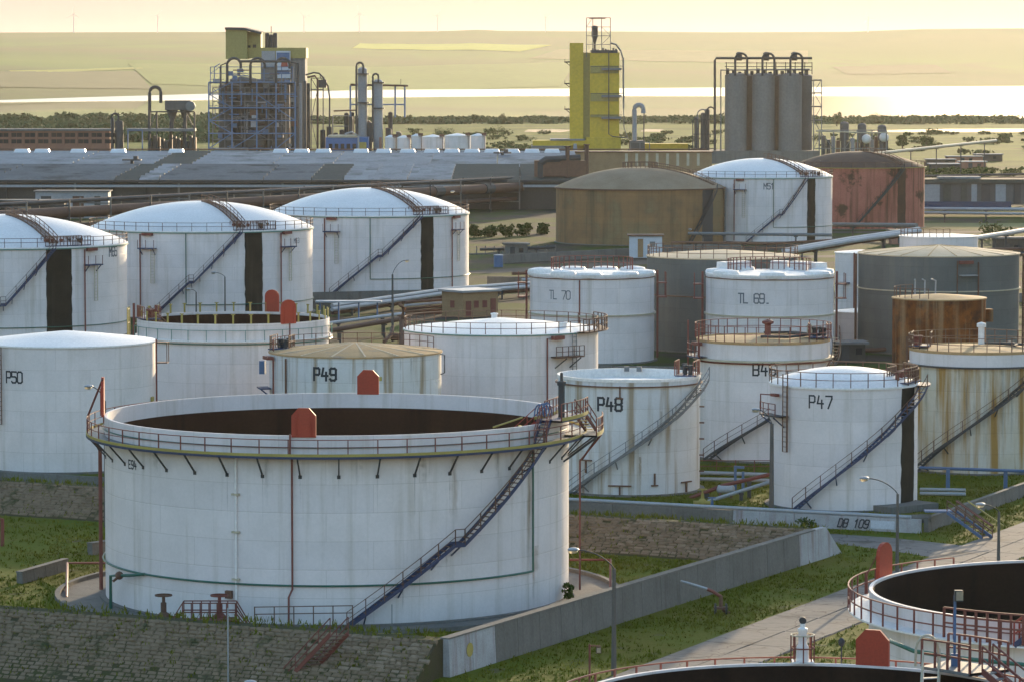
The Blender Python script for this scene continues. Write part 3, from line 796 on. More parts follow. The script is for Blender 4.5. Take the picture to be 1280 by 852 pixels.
def strip(b, t, pts, r, w, h):
    n = len(pts); vs = []
    for a, z in pts:
        for rr, zz in ((r - w / 2, z - h / 2), (r + w / 2, z - h / 2), (r + w / 2, z + h / 2), (r - w / 2, z + h / 2)): vs.append(t.P(a, rr, zz))
    fs = [(i * 4 + j, i * 4 + (j + 1) % 4, i * 4 + 4 + (j + 1) % 4, i * 4 + 4 + j) for i in range(n - 1) for j in range(4)]
    fs += [(3, 2, 1, 0), tuple((n - 1) * 4 + j for j in range(4))]
    b.add(vs, fs)
def stairs(t, legs, mt='blue', tread_mt=None, rail_mt='rail_rust', width=.8, gap=.25, pieces=False, rw=.05, rail_h=1.0, sh=.26, step=1.5, brackets=True, inner_rail=False):
    """a stair winding round the shell: legs = list of (angle, height)"""
    R = t.R + gap
    pts = helix(t, legs, R)
    b = MB()
    strip(b, t, pts, R + .03, .05, sh); strip(b, t, pts, R + width, .05, sh)
    o = b.build('staircase', M[mt], t.o)
    tm = MB(); tm.box((0, 0, 0), (.26, width - .06, .035)); tme = tm.mesh('tread', M[tread_mt or mt])
    joined = MB()
    for (a0, z0), (a1, z1) in zip(legs[:-1], legs[1:]):
        if abs(z1 - z0) < .05:
            lb = MB(); n = 5; strip(lb, t, [(a0 + (a1 - a0) * i / n, z0) for i in range(n + 1)], R + width / 2, width, .06); lb.build('landing', M[mt], o); continue
        n = max(2, int(abs(z1 - z0) / .24))
        for i in range(n):
            a = a0 + (a1 - a0) * (i + .5) / n; z = z0 + (z1 - z0) * (i + .5) / n; p = t.P(a, R + width / 2, z)
            if pieces: OB('tread', tme, o, p, R_(a))
            else: joined.box(p, (.26, width - .06, .035), R_(a))
    if joined.v: joined.build('treads', M[tread_mt or mt], o, kind='stuff')
    b = MB()
    for rr in ((R + width, R + .02) if inner_rail else (R + width,)):
        strip(b, t, [(a, z + rail_h) for a, z in pts], rr, rw, rw); strip(b, t, [(a, z + rail_h * .52) for a, z in pts], rr, rw * .8, rw * .8)
        run = 0; last = None
        for (a0, z0), (a1, z1) in zip(legs[:-1], legs[1:]):
            L = math.hypot(R_(a1 - a0) * (R + width), z1 - z0); n = max(1, int(L / step))
            for i in range(n + 1):
                a = a0 + (a1 - a0) * i / n; z = z0 + (z1 - z0) * i / n; p = t.P(a, rr, z)
                b.box((p[0], p[1], z + rail_h / 2), (rw * 1.2, rw * 1.2, rail_h), R_(a))
    b.build('handrail', M[rail_mt], o)
    if brackets:
        b = MB()
        for (a0, z0), (a1, z1) in zip(legs[:-1], legs[1:]):
            n = max(1, int(abs(z1 - z0) / 1.6))
            for i in range(n):
                a = a0 + (a1 - a0) * (i + .5) / n; z = z0 + (z1 - z0) * (i + .5) / n
                b.bar(t.P(a, R + width, z - .1), t.P(a, t.R - .02, z - .8), .08)
        b.build('stair_brackets', M[mt], o, kind='stuff')
    return o
def stripe(t, a0, a1, z0=0.02, z1=None, mt='black_strip'):
    """band of dark coating on the shell, with hand-painted wavering edges"""
    r_ = random.Random(int(t.x * 10)); z1 = z1 or t.H - .05; n = 18; m = 6; d = math.degrees(.07 / t.R); vs = []
    for i in range(n + 1):
        e0, e1 = a0 + r_.uniform(-d, d), a1 + r_.uniform(-d, d); z = z0 + (z1 - z0) * i / n
        vs += [t.P(e0, t.R, z)] + [t.P(e0 + (e1 - e0) * k / m, t.R + .012, z) for k in range(m + 1)] + [t.P(e1, t.R, z)]
    w = m + 3; b = MB(); b.add(vs, [(i * w + k, i * w + k + 1, (i + 1) * w + k + 1, (i + 1) * w + k) for i in range(n) for k in range(w - 1)])
    return b.build('dark_stripe', M[mt], t.o)
def number(t, text, a, z, h, mt='black', sw=.62, shear=0.0, adv=2.95):
    b = MB(); r = t.R + .012
    for q in glyph_quads(text, h, sw, shear, adv):
        b.add([t.P(a + math.degrees(x / t.R), r, z + zz) for x, zz in q], [(0, 1, 2, 3)])
        b.add([t.P(a + math.degrees(x / t.R), t.R - .01, z + zz) for x, zz in q], [(3, 2, 1, 0)])
    o = b.build('painted_number', M[mt], t.o); return o
def ringpipe(t, z, off=.12, d=.12, a0=0, a1=360, mt='green', name='ring_pipe'):
    b = MB(); n = max(6, int(abs(a1 - a0) / 4))
    pts = [t.P(a0 + (a1 - a0) * i / n, t.R + off, z) for i in range(n + 1)]
    b.tube(pts, d / 2, 6); return b.build(name, M[mt], t.o, True)
def girder(t, z, w=.35, h=.14, mt='white_roof', name='girder_ring'):
    b = MB(); b.ring(t.R + w / 2, z, w, h, n=90); return b.build(name, M[mt], t.o)
def riser(t, pts, d=.14, mt='red', name='riser_pipe'):
    b = MB(); b.tube([t.P(*p) for p in pts], d / 2, 6); return b.build(name, M[mt], t.o, True)
def caged_ladder(t, a, z0, z1, mt='cream', w=.55, name='ladder'):
    b = MB(); da = math.degrees(w / 2 / t.R)
    for s in (-1, 1): b.bar(t.P(a + s * da, t.R + .25, z0), t.P(a + s * da, t.R + .25, z1), .09)
    n = int((z1 - z0) / .4)
    for i in range(n): b.bar(t.P(a - da, t.R + .25, z0 + i * .4), t.P(a + da, t.R + .25, z0 + i * .4), .04)
    return b.build(name, M[mt], t.o)
def foam_point(t, a, ztop, zlad=5.0, red='rail_red', side=1, zbot=.3, deck=True):
    """red riser with its foam maker, a little blue deck and a pale ladder hanging below it"""
    d = lambda m_: math.degrees(m_ / t.R)
    o = riser(t, [(a - d(1.0), t.R + .25, zbot), (a - d(1.0), t.R + .25, ztop), (a + d(.9), t.R + .3, ztop)], .2, red)
    b = MB(); p = t.P(a + d(.2), t.R + .3, ztop); b.box(p, (1.6, .5, .4), R_(a)); b.build('foam_maker', M[red], o)
    if deck:
        b = MB(); p = t.P(a + d(.25), t.R + .5, ztop - 2.0); b.box(p, (2.6, .9, .16), R_(a))
        for s in (-1, 1): b.bar(t.P(a + d(.25 + s), t.R + .9, ztop - 2.0), t.P(a + d(.25 + s), t.R, ztop - 2.9), .09)
        k = b.build('deck', M['blue'], t.o)
        b = MB()
        for s in (-1.2, 0, 1.2): q = t.P(a + d(.25 + s), t.R + .92, ztop - 1.4); b.box(q, (.06, .06, 1.2), R_(a))
        b.build('deck_rail', M[red], k)
    caged_ladder(t, a + d(.95), zlad, ztop - 2.1)
def shield(t, a, z0, w, h, r=None, mt='shield_red', arch=False):
    """upright red plate with a chamfered or rounded head, standing on the rim"""
    r = r if r is not None else t.R
    b = MB()
    if arch: prof = [(-w / 2, 0), (w / 2, 0), (w / 2, h - w * .42)] + [(w / 2 * cos(q * pi / 8), h - w * .42 + w * .42 * sin(q * pi / 8)) for q in range(1, 8)] + [(-w / 2, h - w * .42)]
    else: prof = [(-w / 2, 0), (w / 2, 0), (w / 2, h * .74), (w * .22, h), (-w * .22, h), (-w / 2, h * .74)]
    c = t.P(a, r, z0)
    ca, sa = cos(R_(a)), sin(R_(a))
    n = len(prof); th = .09
    vs = []
    for yy in (-th, th):
        for x, z in prof: vs.append((c[0] + x * ca - yy * sa, c[1] + x * sa + yy * ca, z0 + z))
    fs = [tuple(range(n)), tuple(range(2 * n - 1, n - 1, -1))] + [(i, n + i, n + (i + 1) % n, (i + 1) % n) for i in range(n)]
    b.add(vs, fs)
    o = b.build('foam_shield', M[mt], t.o)
    for s in (-1, 1):                           # stiffening ribs
        b = MB(); b.bar((c[0] + s * w * .3 * ca + .14 * sa, c[1] + s * w * .3 * sa - .14 * ca, z0 + .05), (c[0] + s * w * .3 * ca + .14 * sa, c[1] + s * w * .3 * sa - .14 * ca, z0 + h * .72), .05)
        b.build('stiffener', M[mt], o)
    return o
def roof_ladder(t, a, r0, r1, mt='rail_rust'):
    """walkway with rails climbing a domed roof"""
    b = MB(); n = 10
    d = R_(a)
    for s in (-.55, .55):
        prev = None
        for i in range(n + 1):
            r = r0 + (r1 - r0) * i / n; z = t.roofz(max(r, 0))
            p = (r * sin(d) + s * cos(d), -r * cos(d) + s * sin(d), z)
            if prev:
                b.bar(prev, p, .16, .22)
                b.bar((prev[0], prev[1], prev[2] + 1.0), (p[0], p[1], p[2] + 1.0), .08)
                b.bar((prev[0], prev[1], prev[2] + .5), (p[0], p[1], p[2] + .5), .06)
            b.bar((p[0], p[1], p[2] - .1), (p[0], p[1], p[2] + 1.0), .07)
            prev = p
    for i in range(34):
        r = r0 + (r1 - r0) * i / 33; z = t.roofz(max(r, 0)) + .1
        b.bar((r * sin(d) - .5 * cos(d), -r * cos(d) - .5 * sin(d), z), (r * sin(d) + .5 * cos(d), -r * cos(d) + .5 * sin(d), z), .12, .06)
    return b.build('roof_walkway', M[mt], t.o)
def edge_gear(t, a, z, seed=1, mt='rail_rust', n=7, spread=3.0):
    """gauging platform at the roof edge: deck, rails, hatch and valves"""
    r_ = random.Random(seed)
    d = lambda m_: math.degrees(m_ / t.R)
    b = MB(); p = t.P(a, t.R - .9, z + .12); b.box(p, (spread, 1.8, .1), R_(a)); o = b.build('gauging_platform', M['blue'], t.o)
    b = MB()
    for i in range(n):
        s = -spread / 2 + spread * i / (n - 1)
        for rr in (t.R - .05, t.R - 1.75):
            q = t.P(a + d(s), rr, z); b.box((q[0], q[1], z + .7), (.07, .07, 1.2), R_(a))
    for rr in (t.R - .05, t.R - 1.75):
        for hh in (.75, 1.28):
            b.bar(t.P(a - d(spread / 2), rr, z + hh), t.P(a + d(spread / 2), rr, z + hh), .07)
    b.build('platform_rail', M[mt], o)
    for i in range(4):
        b = MB(); q = t.P(a + d(r_.uniform(-spread / 2.4, spread / 2.4)), t.R - r_.uniform(.5, 1.5), z + .15)
        b.lathe([(.17, 0), (.17, r_.uniform(.3, .7)), (.26, .72), (.26, .8), (.001, .85)], 8, q)
        b.build('hatch', M['rail_red'] if seed % 2 else M['dark_steel'], o)
def hatch(t, a, r, mt='white_roof', s=.5):
    b = MB(); z = t.roofz(r) - .1; q = t.P(a, r, z)
    b.lathe([(s * .8, 0), (s * .8, .5), (s, .5), (s, .62), (.001, .7)], 10, q); return b.build('roof_hatch', M[mt], t.o)
def theta(pxc, Rpx, px, back=False):
    """bearing round the tank (0 = front, 180 = back) of the column of pixels px"""
    t = TREG[pxc]; best = None
    for i in range(-1150, 1151):
        a = i / 10.0 + (180 if back else 0)
        y = t.Y - t.R * cos(R_(a)); x = t.x + t.R * sin(R_(a))
        e = abs(640 + FPX * x / (y * cos(PITCH) + (CAM_H - t.H / 2) * sin(PITCH)) - px) + abs(i) * 1e-5
        if best is None or e < best[0]: best = (e, a)
    return best[1]

# --- the big open-topped tank in front
E = tank('huge white open-topped tank in front with a yellow-edged walkway', 422, 15.5, 248, 12.1, 'white', ('open', 1.05), depth=8.0, seg=128)
th = lambda px: theta(422, 290, px)
b = MB(); b.ring(E.R + .62, 10.86, 1.15, .07, n=128); E.walk = b.build('walkway', M['grey_steel'], E.o)
b = MB(); b.ring(E.R + 1.21, 10.97, .035, .17, n=128); b.build('toe_board', M['yellow'], E.walk)
b = MB(); b.ring(E.R + 1.19, 10.80, .09, .14, n=128); b.build('edge_beam', M['blue'], E.walk)
rail(E, E.R + 1.17, 10.92, -150, 76, 1.02, 1.85, 'rail_red', (1.0,), True, .05)
rail(E, E.R + 1.17, 10.92, -150, 76, .55, 1.85, 'rail_red', (1.0,), False, .035, posts=False, name='mid_rail')
bm_ = MB(); bm_.bar((0, -1.1, 0), (0, .02, -1.25), .09); bm_.box((0, .0, -1.25), (.22, .08, .22)); br_me = bm_.mesh('bracket', M['dark_steel'])
for i in range(40):
    a = i * 9.0 + 3
    OB('bracket', br_me, E.walk, E.P(a, E.R, 10.74), R_(a))
ringpipe(E, 11.35, .14, .09, -130, 78, 'green')
ringpipe(E, 2.62, .16, .14, -128, 56.5, 'green')
riser(E, [(56.5, E.R + .16, 2.62), (56.5, E.R + .16, 10.8)], .13, 'green')
riser(E, [(-50, E.R + .16, 2.62), (-54, E.R + .6, 2.45), (-58, E.R + .8, 2.35), (-61.5, E.R + .9, 2.2), (-61.5, E.R + .9, .05)], .22, 'green')
b = MB(); b.ball(E.P(-57.5, E.R + .8, 2.35), .28, 8); b.bar(E.P(-57.5, E.R + .8, 2.3), E.P(-57.5, E.R + 1.25, 2.0), .14); b.build('valve', M['rail_rust'], E.o)
stairs(E, [(4.6, .1), (29.2, 5.05), (31.6, 5.05), (56.0, 10.75)], 'blue', 'rail_rust', 'rail_rust', .8, .35, True, .05, 1.0, .28, 1.35)
riser(E, [(-8.6, E.R + .3, .15), (-8.6, E.R + .3, 1.9), (-7.8, E.R + .2, 2.4), (-7.8, E.R + .2, 10.7), (-8.2, E.R + .25, 10.9), (-8.2, E.R + .2, 12.2)], .13, 'rail_red')
riser(E, [(-21.6, E.R + .12, .1), (-21.6, E.R + .12, 10.6)], .16, 'white_roof', 'level_gauge_pipe')
for z in (2.9, 5.9, 8.3):
    b = MB(); b.box(E.P(-21.6, E.R + .14, z), (.5, .25, .12), R_(-21.6)); b.build('pipe_clamp', M['cream'], E.o)
b = MB(); b.box(E.P(-23.5, E.R + .12, 1.9), (.45, .25, .5), R_(-23.5)); b.build('gauge_box', M['rail_rust'], E.o)
def stain(t, a, z1, z0, w, mt, seed):
    r_ = random.Random(seed); b = MB(); n = 14; pts = []
    for i in range(n + 1):
        f = i / n; ww = w * (1 - .55 * f) * r_.uniform(.65, 1.15)
        pts.append((a + math.degrees((r_.uniform(-.12, .12) * w - ww / 2) / t.R), a + math.degrees((r_.uniform(-.12, .12) * w + ww / 2) / t.R), z1 + (z0 - z1) * f))
    vs = [t.P(a_, t.R + .006, p[2]) for p in pts for a_ in (p[0], (p[0] + p[1]) / 2, p[1])]
    b.add(vs, [(3 * i + k, 3 * i + 3 + k, 3 * i + 4 + k, 3 * i + 1 + k) for i in range(n) for k in (0, 1)])
    o = b.build('rust_stain', M[mt], t.o); at_ = o.data.attributes.new('fade', 'FLOAT', 'POINT')
    at_.data.foreach_set('value', [x for i in range(n + 1) for x in (0.0, min(1.0, 1.5 * (1 - i / n)), 0.0)]); return o
def alpha_mat(name, col, a):
    m = mat(name, col, .8, tuple(c * .7 for c in col), .8, .7); N, L = m.node_tree.nodes, m.node_tree.links
    n = N.new('ShaderNodeTexNoise'); n.inputs['Scale'].default_value = 1.6; n.inputs['Detail'].default_value = 6
    tc = N.new('ShaderNodeTexCoord'); mp = N.new('ShaderNodeMapping'); mp.inputs['Scale'].default_value = (2.2, 2.2, .14); L.new(tc.outputs['Object'], mp.inputs[0]); L.new(mp.outputs[0], n.inputs['Vector'])
    r = N.new('ShaderNodeMapRange'); r.inputs['From Min'].default_value = .38; r.inputs['From Max'].default_value = .66; r.inputs['To Max'].default_value = a; L.new(n.outputs[0], r.inputs['Value']); fa = N.new('ShaderNodeAttribute'); fa.attribute_name = 'fade'; mm = N.new('ShaderNodeMath'); mm.operation = 'MULTIPLY'; L.new(r.outputs[0], mm.inputs[0]); L.new(fa.outputs['Fac'], mm.inputs[1]); L.new(mm.outputs[0], N['Principled BSDF'].inputs['Alpha'])
    return m
M['rust_wash'] = alpha_mat('rust_wash', (0.46, 0.28, 0.10), .5); M['dirt_wash'] = alpha_mat('dirt_wash', (0.42, 0.36, 0.27), .42); M['run_off'] = alpha_mat('run_off', (0.30, 0.20, 0.11), .55)
stain(E, 55.6, 10.0, .1, 1.3, 'rust_wash', 1); stain(E, 57.8, 4.2, .05, 1.6, 'rust_wash', 2); stain(E, 31, 10.4, 4.6, 1.0, 'rust_wash', 3)
for i in range(40):                          # rust running down from the bracket feet
    a_ = i * 9.0 + 3
    if a_ < 90 or a_ > 270: stain(E, a_, 9.45, 9.45 - rnd.uniform(.8, 3.6), rnd.uniform(.07, .16), 'run_off', 200 + i)
for k_, (a_, z1_, z0_, w_) in enumerate(((-14, 10.7, 7.5, .7), (24, 10.7, 8, 1.2), (29, 5.0, 2.0, .25), (18, 2.9, .6, .2), (44, 10.7, 8.6, .8), (-46, 10.7, 9, .8), (7, 10.7, 8.8, 1.0))): stain(E, a_, z1_, z0_, w_, 'rust_wash' if k_ in (1, 2) else 'dirt_wash', 10 + k_)
number(E, 'E94', th(166), 9.55, .52, sw=.7)
shield(E, th(380.5), 12.0, 1.55, 1.85, E.R + .0)
shield(E, 174.5, 12.0, 1.55, 1.75, E.R - .1)
# red plates at the left end, seen edge-on, with their riser
shield(E, -86, 12.0, 1.55, 2.6, E.R + .1)
riser(E, [(-90, E.R + .4, .2), (-90, E.R + .4, 9.6), (-89, E.R + 1.0, 10.6)], .26, 'rail_red')
b = MB(); b.bar(E.P(-90, E.R + 1.2, 11.9), E.P(-84, E.R + .1, 14.5), .1); b.bar(E.P(-90, E.R + 1.2, 10.9), E.P(-90, E.R + 1.2, 11.9), .1); b.build('shield_stay', M['rail_red'], E.o)
# rim platform, rolling ladder and upper stair at the right end
def plat(t, a0, a1, r0, r1, z, mt='blue', name='platform'):
    b = MB(); b.lathe([(r0, z - .06), (r1, z - .06), (r1, z + .06), (r0, z + .06), (r0, z - .06)], 12, (0, 0, 0), a0, a1); return b.build(name, M[mt], t.o)
k = plat(E, 62, 82, E.R - .6, E.R + 1.4, 12.25, 'blue', 'rim_platform')
b = MB(); b.ring(E.R + 1.42, 12.4, .04, .22, 62, 82, 10); b.ring(E.R - .62, 12.4, .04, .22, 62, 82, 10); b.build('toe_board', M['yellow'], k)
rail(E, E.R + 1.38, 12.3, 62, 82, 1.1, .75, 'rail_red', (1., .5), True, .055, name='platform_rail')
rail(E, E.R - .58, 12.3, 68, 82, 1.1, .75, 'rail_red', (1., .5), True, .055, name='platform_rail')
k = plat(E, 76, 93, E.R + .1, E.R + 2.3, 10.95, 'grey_steel', 'side_platform')
b = MB(); b.ring(E.R + 2.32, 11.08, .04, .24, 76, 93, 10); b.build('toe_board', M['yellow'], k)
rail(E, E.R + 2.28, 11.0, 76, 93, 1.1, .8, 'rail_red', (1., .5), True, .055, name='platform_rail')
b = MB()
for a in (77, 82, 87, 92): b.bar(E.P(a, E.R + 2.2, 10.85), E.P(a, E.R, 9.2), .1)
b.bar(E.P(92, E.R + 2.2, 10.8), E.P(90, E.R + .9, 9.0), .1); b.build('platform_struts', M['dark_steel'], k)
riser(E, [(89.5, E.R + .75, .2), (89.5, E.R + .75, 8.9), (89, E.R + 2.2, 10.7)], .13, 'rail_red')
def straight_stair(parent, p, q, w, n, side, mt, tmt, rmt, name='stair', rh=.95, rw=.055):
    """straight flight between two points, side = unit vector across"""
    p, q, s = np.array(p, float), np.array(q, float), np.array(side, float)
    b = MB()
    for k_ in (-.5, .5): b.bar(p + s * w * k_, q + s * w * k_, .07, .24)
    o = b.build(name, M[mt], parent)
    b = MB()
    for i in range(n):
        c = p + (q - p) * (i + .5) / n
        b.bar(c - s * w * .48, c + s * w * .48, .22, .04)
    b.build('treads', M[tmt], o)
    b = MB()
    up = np.array((0, 0, rh))
    for k_ in (-.5, .5):
        for f in (.5, 1): b.bar(p + s * w * k_ + up * f, q + s * w * k_ + up * f, rw)
        m_ = max(2, int(np.linalg.norm(q - p) / 1.1))
        for i in range(m_ + 1):
            c = p + (q - p) * i / m_ + s * w * k_; b.bar(c, c + up, rw)
    b.build('handrail', M[rmt], o)
    return o
tang = np.array((cos(R_(60)), sin(R_(60)), 0)); radl = np.array((sin(R_(60)), -cos(R_(60)), 0))
straight_stair(E.o, np.array(E.P(56, E.R + .7, 10.9)), np.array(E.P(62.5, E.R + .2, 12.3)), .7, 8, radl, 'blue', 'blue', 'rail_red', 'rim_stair')
straight_stair(E.o, np.array(E.P(87, E.R + 1.5, 11.0)), np.array(E.P(81, E.R + .9, 12.3)), .7, 6, np.array((sin(R_(84)), -cos(R_(84)), 0)), 'rail_red', 'yellow', 'rail_red', 'rim_stair')
straight_stair(E.o, np.array((5.6, -4.2, 4.6)), np.array(E.P(68, E.R - .7, 12.2)), .9, 24, np.array((-.5, .86, 0)), 'red', 'yellow', 'red', 'rolling_ladder')
b = MB()
for z in (9.8, 10.1): b.bar(E.P(54, E.R - .5, z + 2.0), E.P(66, E.R - 1.9, z + 1.6), .1)
b.bar(E.P(53, E.R - 2.4, 11.9), E.P(63, E.R - 1.6, 12.4), .09); b.build('ladder_braces', M['yellow'], E.o)
b = MB()
for q in range(4): b.tube([E.P(63 + q * 1.6, E.R - .4 + .35 * cos(u), 12.4 + .1 + .8 * sin(u)) for u in np.linspace(0, pi, 7)], .05, 5)
b.build('hose_hoops', M['midblue'], E.o)
b = MB(); q = E.P(71, E.R + .3, 12.3); b.lathe([(.22, 0), (.22, 2.1), (.3, 2.1), (.3, 2.35), (.1, 2.4), (.1, 2.9), (.001, 2.95)], 10, q); b.build('vent_post', M['dark_steel'], E.o)

# --- tanks of the second row
P50 = tank('white tank marked P50 at the left edge, with a pale cone roof', 83.5, 7.85, 328.9, 11.0, 'white', ('cone', .85))
number(P50, 'P50', theta(83.5, 110, 18), 8.35, .95, adv=2.5)
riser(P50, [(86, P50.R + .2, .2), (86, P50.R + .2, 11.2)], .16, 'rail_red')
caged_ladder(P50, theta(83.5, 110, 2), 4.2, 10.9, 'rail_rust', .5)
b = MB()
for z in (9.1, 10.9):
    b.box(P50.P(88, P50.R + .75, z), (1.1, .9, .08 if z < 10 else .05), R_(88))
for s in (-4, 4): b.bar(P50.P(88 + s, P50.R + 1.2, 9.1), P50.P(88 + s, P50.R + 1.2, 10.9), .07)
b.build('side_cage', M['rail_rust'], P50.o)
b = MB(); b.box(P50.P(78, P50.R + .08, 6.0), (.55, .14, .4), R_(78)); b.build('gauge_box', M['yellow'], P50.o)

F2 = tank('white open-topped tank ringed by yellow stubs with two arched red plates', 292, 9.3, 359.3, 11.0, 'white', ('open', .25), depth=6.0)
th = lambda px: theta(292, 120, px)
girder(F2, 9.35, .3, .12); ringpipe(F2, 9.1, .25, .12, mt='green')
rail(F2, F2.R + .27, 9.4, -100, 100, 1.0, 1.8, 'greenpale', (1.,), False, .04)
st = MB(); st.box((0, 0, .45), (.16, .10, .9)); st.box((0, 0, .88), (.4, .1, .08)); sme = st.mesh('rim_stub', M['yellow'])
for i in range(34):
    a = -176 + i * 10.6
    OB('rim_stub', sme, F2.o, F2.P(a, F2.R - .12, 11.0), R_(a))
shield(F2, theta(292, 113, 341, True), 11.0, 1.5, 2.2, F2.R - .1, arch=True)
shield(F2, theta(292, 120, 361), 10.9, 1.7, 2.3, F2.R - .05, arch=True)
riser(F2, [(th(361), F2.R + .2, .2), (th(361), F2.R + .2, 11.0)], .14, 'rail_red')
edge_gear(F2, -72, 11.0, 3, 'rail_red', 7, 3.2)
straight_stair(F2.o, np.array((-4.6, -3.0, 8.2)), np.array(F2.P(-68, F2.R - .8, 11.3)), .8, 14, np.array((.3, .95, 0)), 'rail_rust', 'rail_rust', 'rail_rust', 'rolling_ladder')
riser(F2, [(-80, F2.R + .3, 6.0), (-80, F2.R + .3, 12.5)], .24, 'rail_red')
b = MB()
for z0 in (0, 1.3, 2.6): b.ring(F2.R + .9, 9.2 + z0, .06, .1, -96, -84, 4)
for a in (-96, -92, -88, -84): b.bar(F2.P(a, F2.R + .9, 8.6), F2.P(a, F2.R + .9, 12), .09)
b.build('side_cage', M['yellow'], F2.o)

P49 = tank('short white tank marked P49 with a dusty tan cone roof of pale ribs', 444.5, 7.8, 336.8, 9.5, 'white_stain', ('cone', .75), 'tan_roof')
th = lambda px: theta(444.5, 107.5, px)
number(P49, 'P49', th(406), 8.0, 1.05, sw=.8)
for k_, px in enumerate((362, 371, 382, 396, 415, 437, 455, 470, 486, 500, 514, 528)): stain(P49, th(px), 9.3, 9.3 - (2.5 + (k_ * 37) % 5), .18 + .08 * (k_ % 4), 'dirt_wash' if k_ % 3 else 'rust_wash', 120 + k_)
for i in range(16):
    a = 360 / 16 * i + 9
    rib = MB(); rib.bar(P49.P(a, .5, P49.roofz(.5) + .02), P49.P(a, P49.R, P49.roofz(P49.R) + .02), .16, .08); rib.build('roof_rib', M['tan_roof_pale'], P49.o)
rail(P49, P49.R - .3, 9.55, -118, -78, 1.05, .7, 'rail_red', (1., .5), False)
rail(P49, P49.R - .3, 9.55, 110, 180 + 62, 1.05, 1.3, 'rail_rust', (1., .5), False)
edge_gear(P49, -100, 9.55, 2, 'rail_rust', 6, 3.0)
riser(P49, [(th(349) - 6, P49.R + .2, .2), (th(349) - 6, P49.R + .2, 9.2)], .16, 'rail_red'); riser(P49, [(th(359), P49.R + .15, .2), (th(359), P49.R + .15, 9.2)], .18, 'rail_rust')
b = MB(); b.box(P49.P(-70, P49.R + .45, 9.1), (1.5, .6, .3), R_(-70)); b.build('foam_maker', M['rail_red'], P49.o)
b = MB(); b.box(P49.P(-78, P49.R + .6, 6.3), (2.2, 1.0, .12), R_(-78)); b.bar(P49.P(-72, P49.R + 1, 6.2), P49.P(-62, P49.R, 5.2), .1); b.build('side_deck', M['blue'], P49.o)
b = MB(); b.box(P49.P(-94, P49.R + .7, 8.0), (1.0, .5, 1.2), R_(-94)); b.build('blue_box', M['midblue'], P49.o)
b = MB(); b.box(P49.P(th(475), P49.R + .06, 7.6), (.3, .14, .35), R_(th(475))); b.build('gauge_box', M['yellow'], P49.o)
riser(P49, [(82, P49.R, 9.3), (84, P49.R + .35, 9.2), (84, P49.R + .35, 7.6), (80, P49.R + .1, 7.5)], .12, 'dark_steel', 'overflow_pipe')

BT = tank('broad white tank with a railed pale cone roof, right behind the short tan-roofed tank', 626.5, 9.6, 367.6, 9.4, 'white', ('cone', 1.0))
th = lambda px: theta(626.5, 121.5, px)
rail(BT, BT.R - .05, 9.45, 0, 360, 1.1, 1.5, 'rail_rust', (1., .5), False, .05)
girder(BT, 9.33, .14, .10, 'greenpale')
rail(BT, BT.R + .9, 9.45, 50, 118, 1.25, .9, 'rail_rust', (1., .5), False, .07)
plat(BT, 50, 118, BT.R - .1, BT.R + 1.0, 9.4, 'rail_rust', 'edge_platform')
riser(BT, [(th(683), BT.R + .2, .2), (th(683), BT.R + .2, 9.0), (th(700), BT.R + .3, 9.1)], .16, 'rail_red')
b = MB(); b.box(BT.P(th(695), BT.R + .35, 9.05), (1.5, .5, .35), R_(50)); b.build('foam_maker', M['rail_red'], BT.o)
k = plat(BT, th(688), th(719), BT.R + .1, BT.R + 1.2, 7.2, 'rail_rust', 'side_deck')
rail(BT, BT.R + 1.15, 7.25, th(688), th(719), 1.0, .7, 'rail_rust', (1., .5), False)
caged_ladder(BT, th(716), 5.4, 9.4, 'grey_steel')
for q0, q1 in ((700, 694), (716, 712)):
    b = MB(); b.bar(BT.P(th(q0), BT.R + 1.1, 7.1), BT.P(th(q1), BT.R, 6.1), .1); b.build('deck_strut', M['dark_steel'], k)
hatch(BT, 60, 7.0); hatch(BT, 200, 2.0, s=.4)

# --- the numbered tanks on the right
P48 = tank('white tank marked P48 with a shallow sunken roof and a grey stair', 786, 5.95, 309.9, 9.65, 'white_stain', ('sunk', .75))
th = lambda px: theta(786, 89, px)
number(P48, 'P48', th(762), 7.6, 1.02, sw=.75)
girder(P48, 9.02, .22, .10, 'rail_rust')
stairs(P48, [(th(721) , .1), (th(858), 8.0), (72, 9.4)], 'grey_steel', 'grey_steel', 'grey_steel', .75, .25, True, .05, 1.0, .26)
edge_gear(P48, 78, 9.55, 4, 'rail_red', 7, 3.2)
for px, z, w_ in ((733, 2.9, 1.0), (775, .9, 1.6), (818, .9, .5), (857, 1.0, 1.1), (775, 8.1, .45), (733, 5.9, .4)):
    b = MB(); a = th(px); b.box(P48.P(a, P48.R + .1, z), (w_ * 1.2, .16, .10), R_(a)); b.box(P48.P(a, P48.R + .1, z - (.55 if z < 3 and w_ > .6 else -.5)), (.12, .14, 1.0), R_(a))
    b.build('pipe_support', M['rail_rust'], P48.o)
for i in range(6):
    b = MB(); b.box(P48.P(80, P48.R + .15, 1.6 + i * 1.35), (.12, .5, .12), R_(80)); b.build('wall_bracket', M['rail_rust'], P48.o)
for px in (783, 800): 
    b = MB(); a = theta(786, 89, px, True); b.box(P48.P(a, P48.R - .5, 9.62), (.42, .3, .42), R_(a)); b.build('roof_hatch', M['grey_steel'], P48.o)

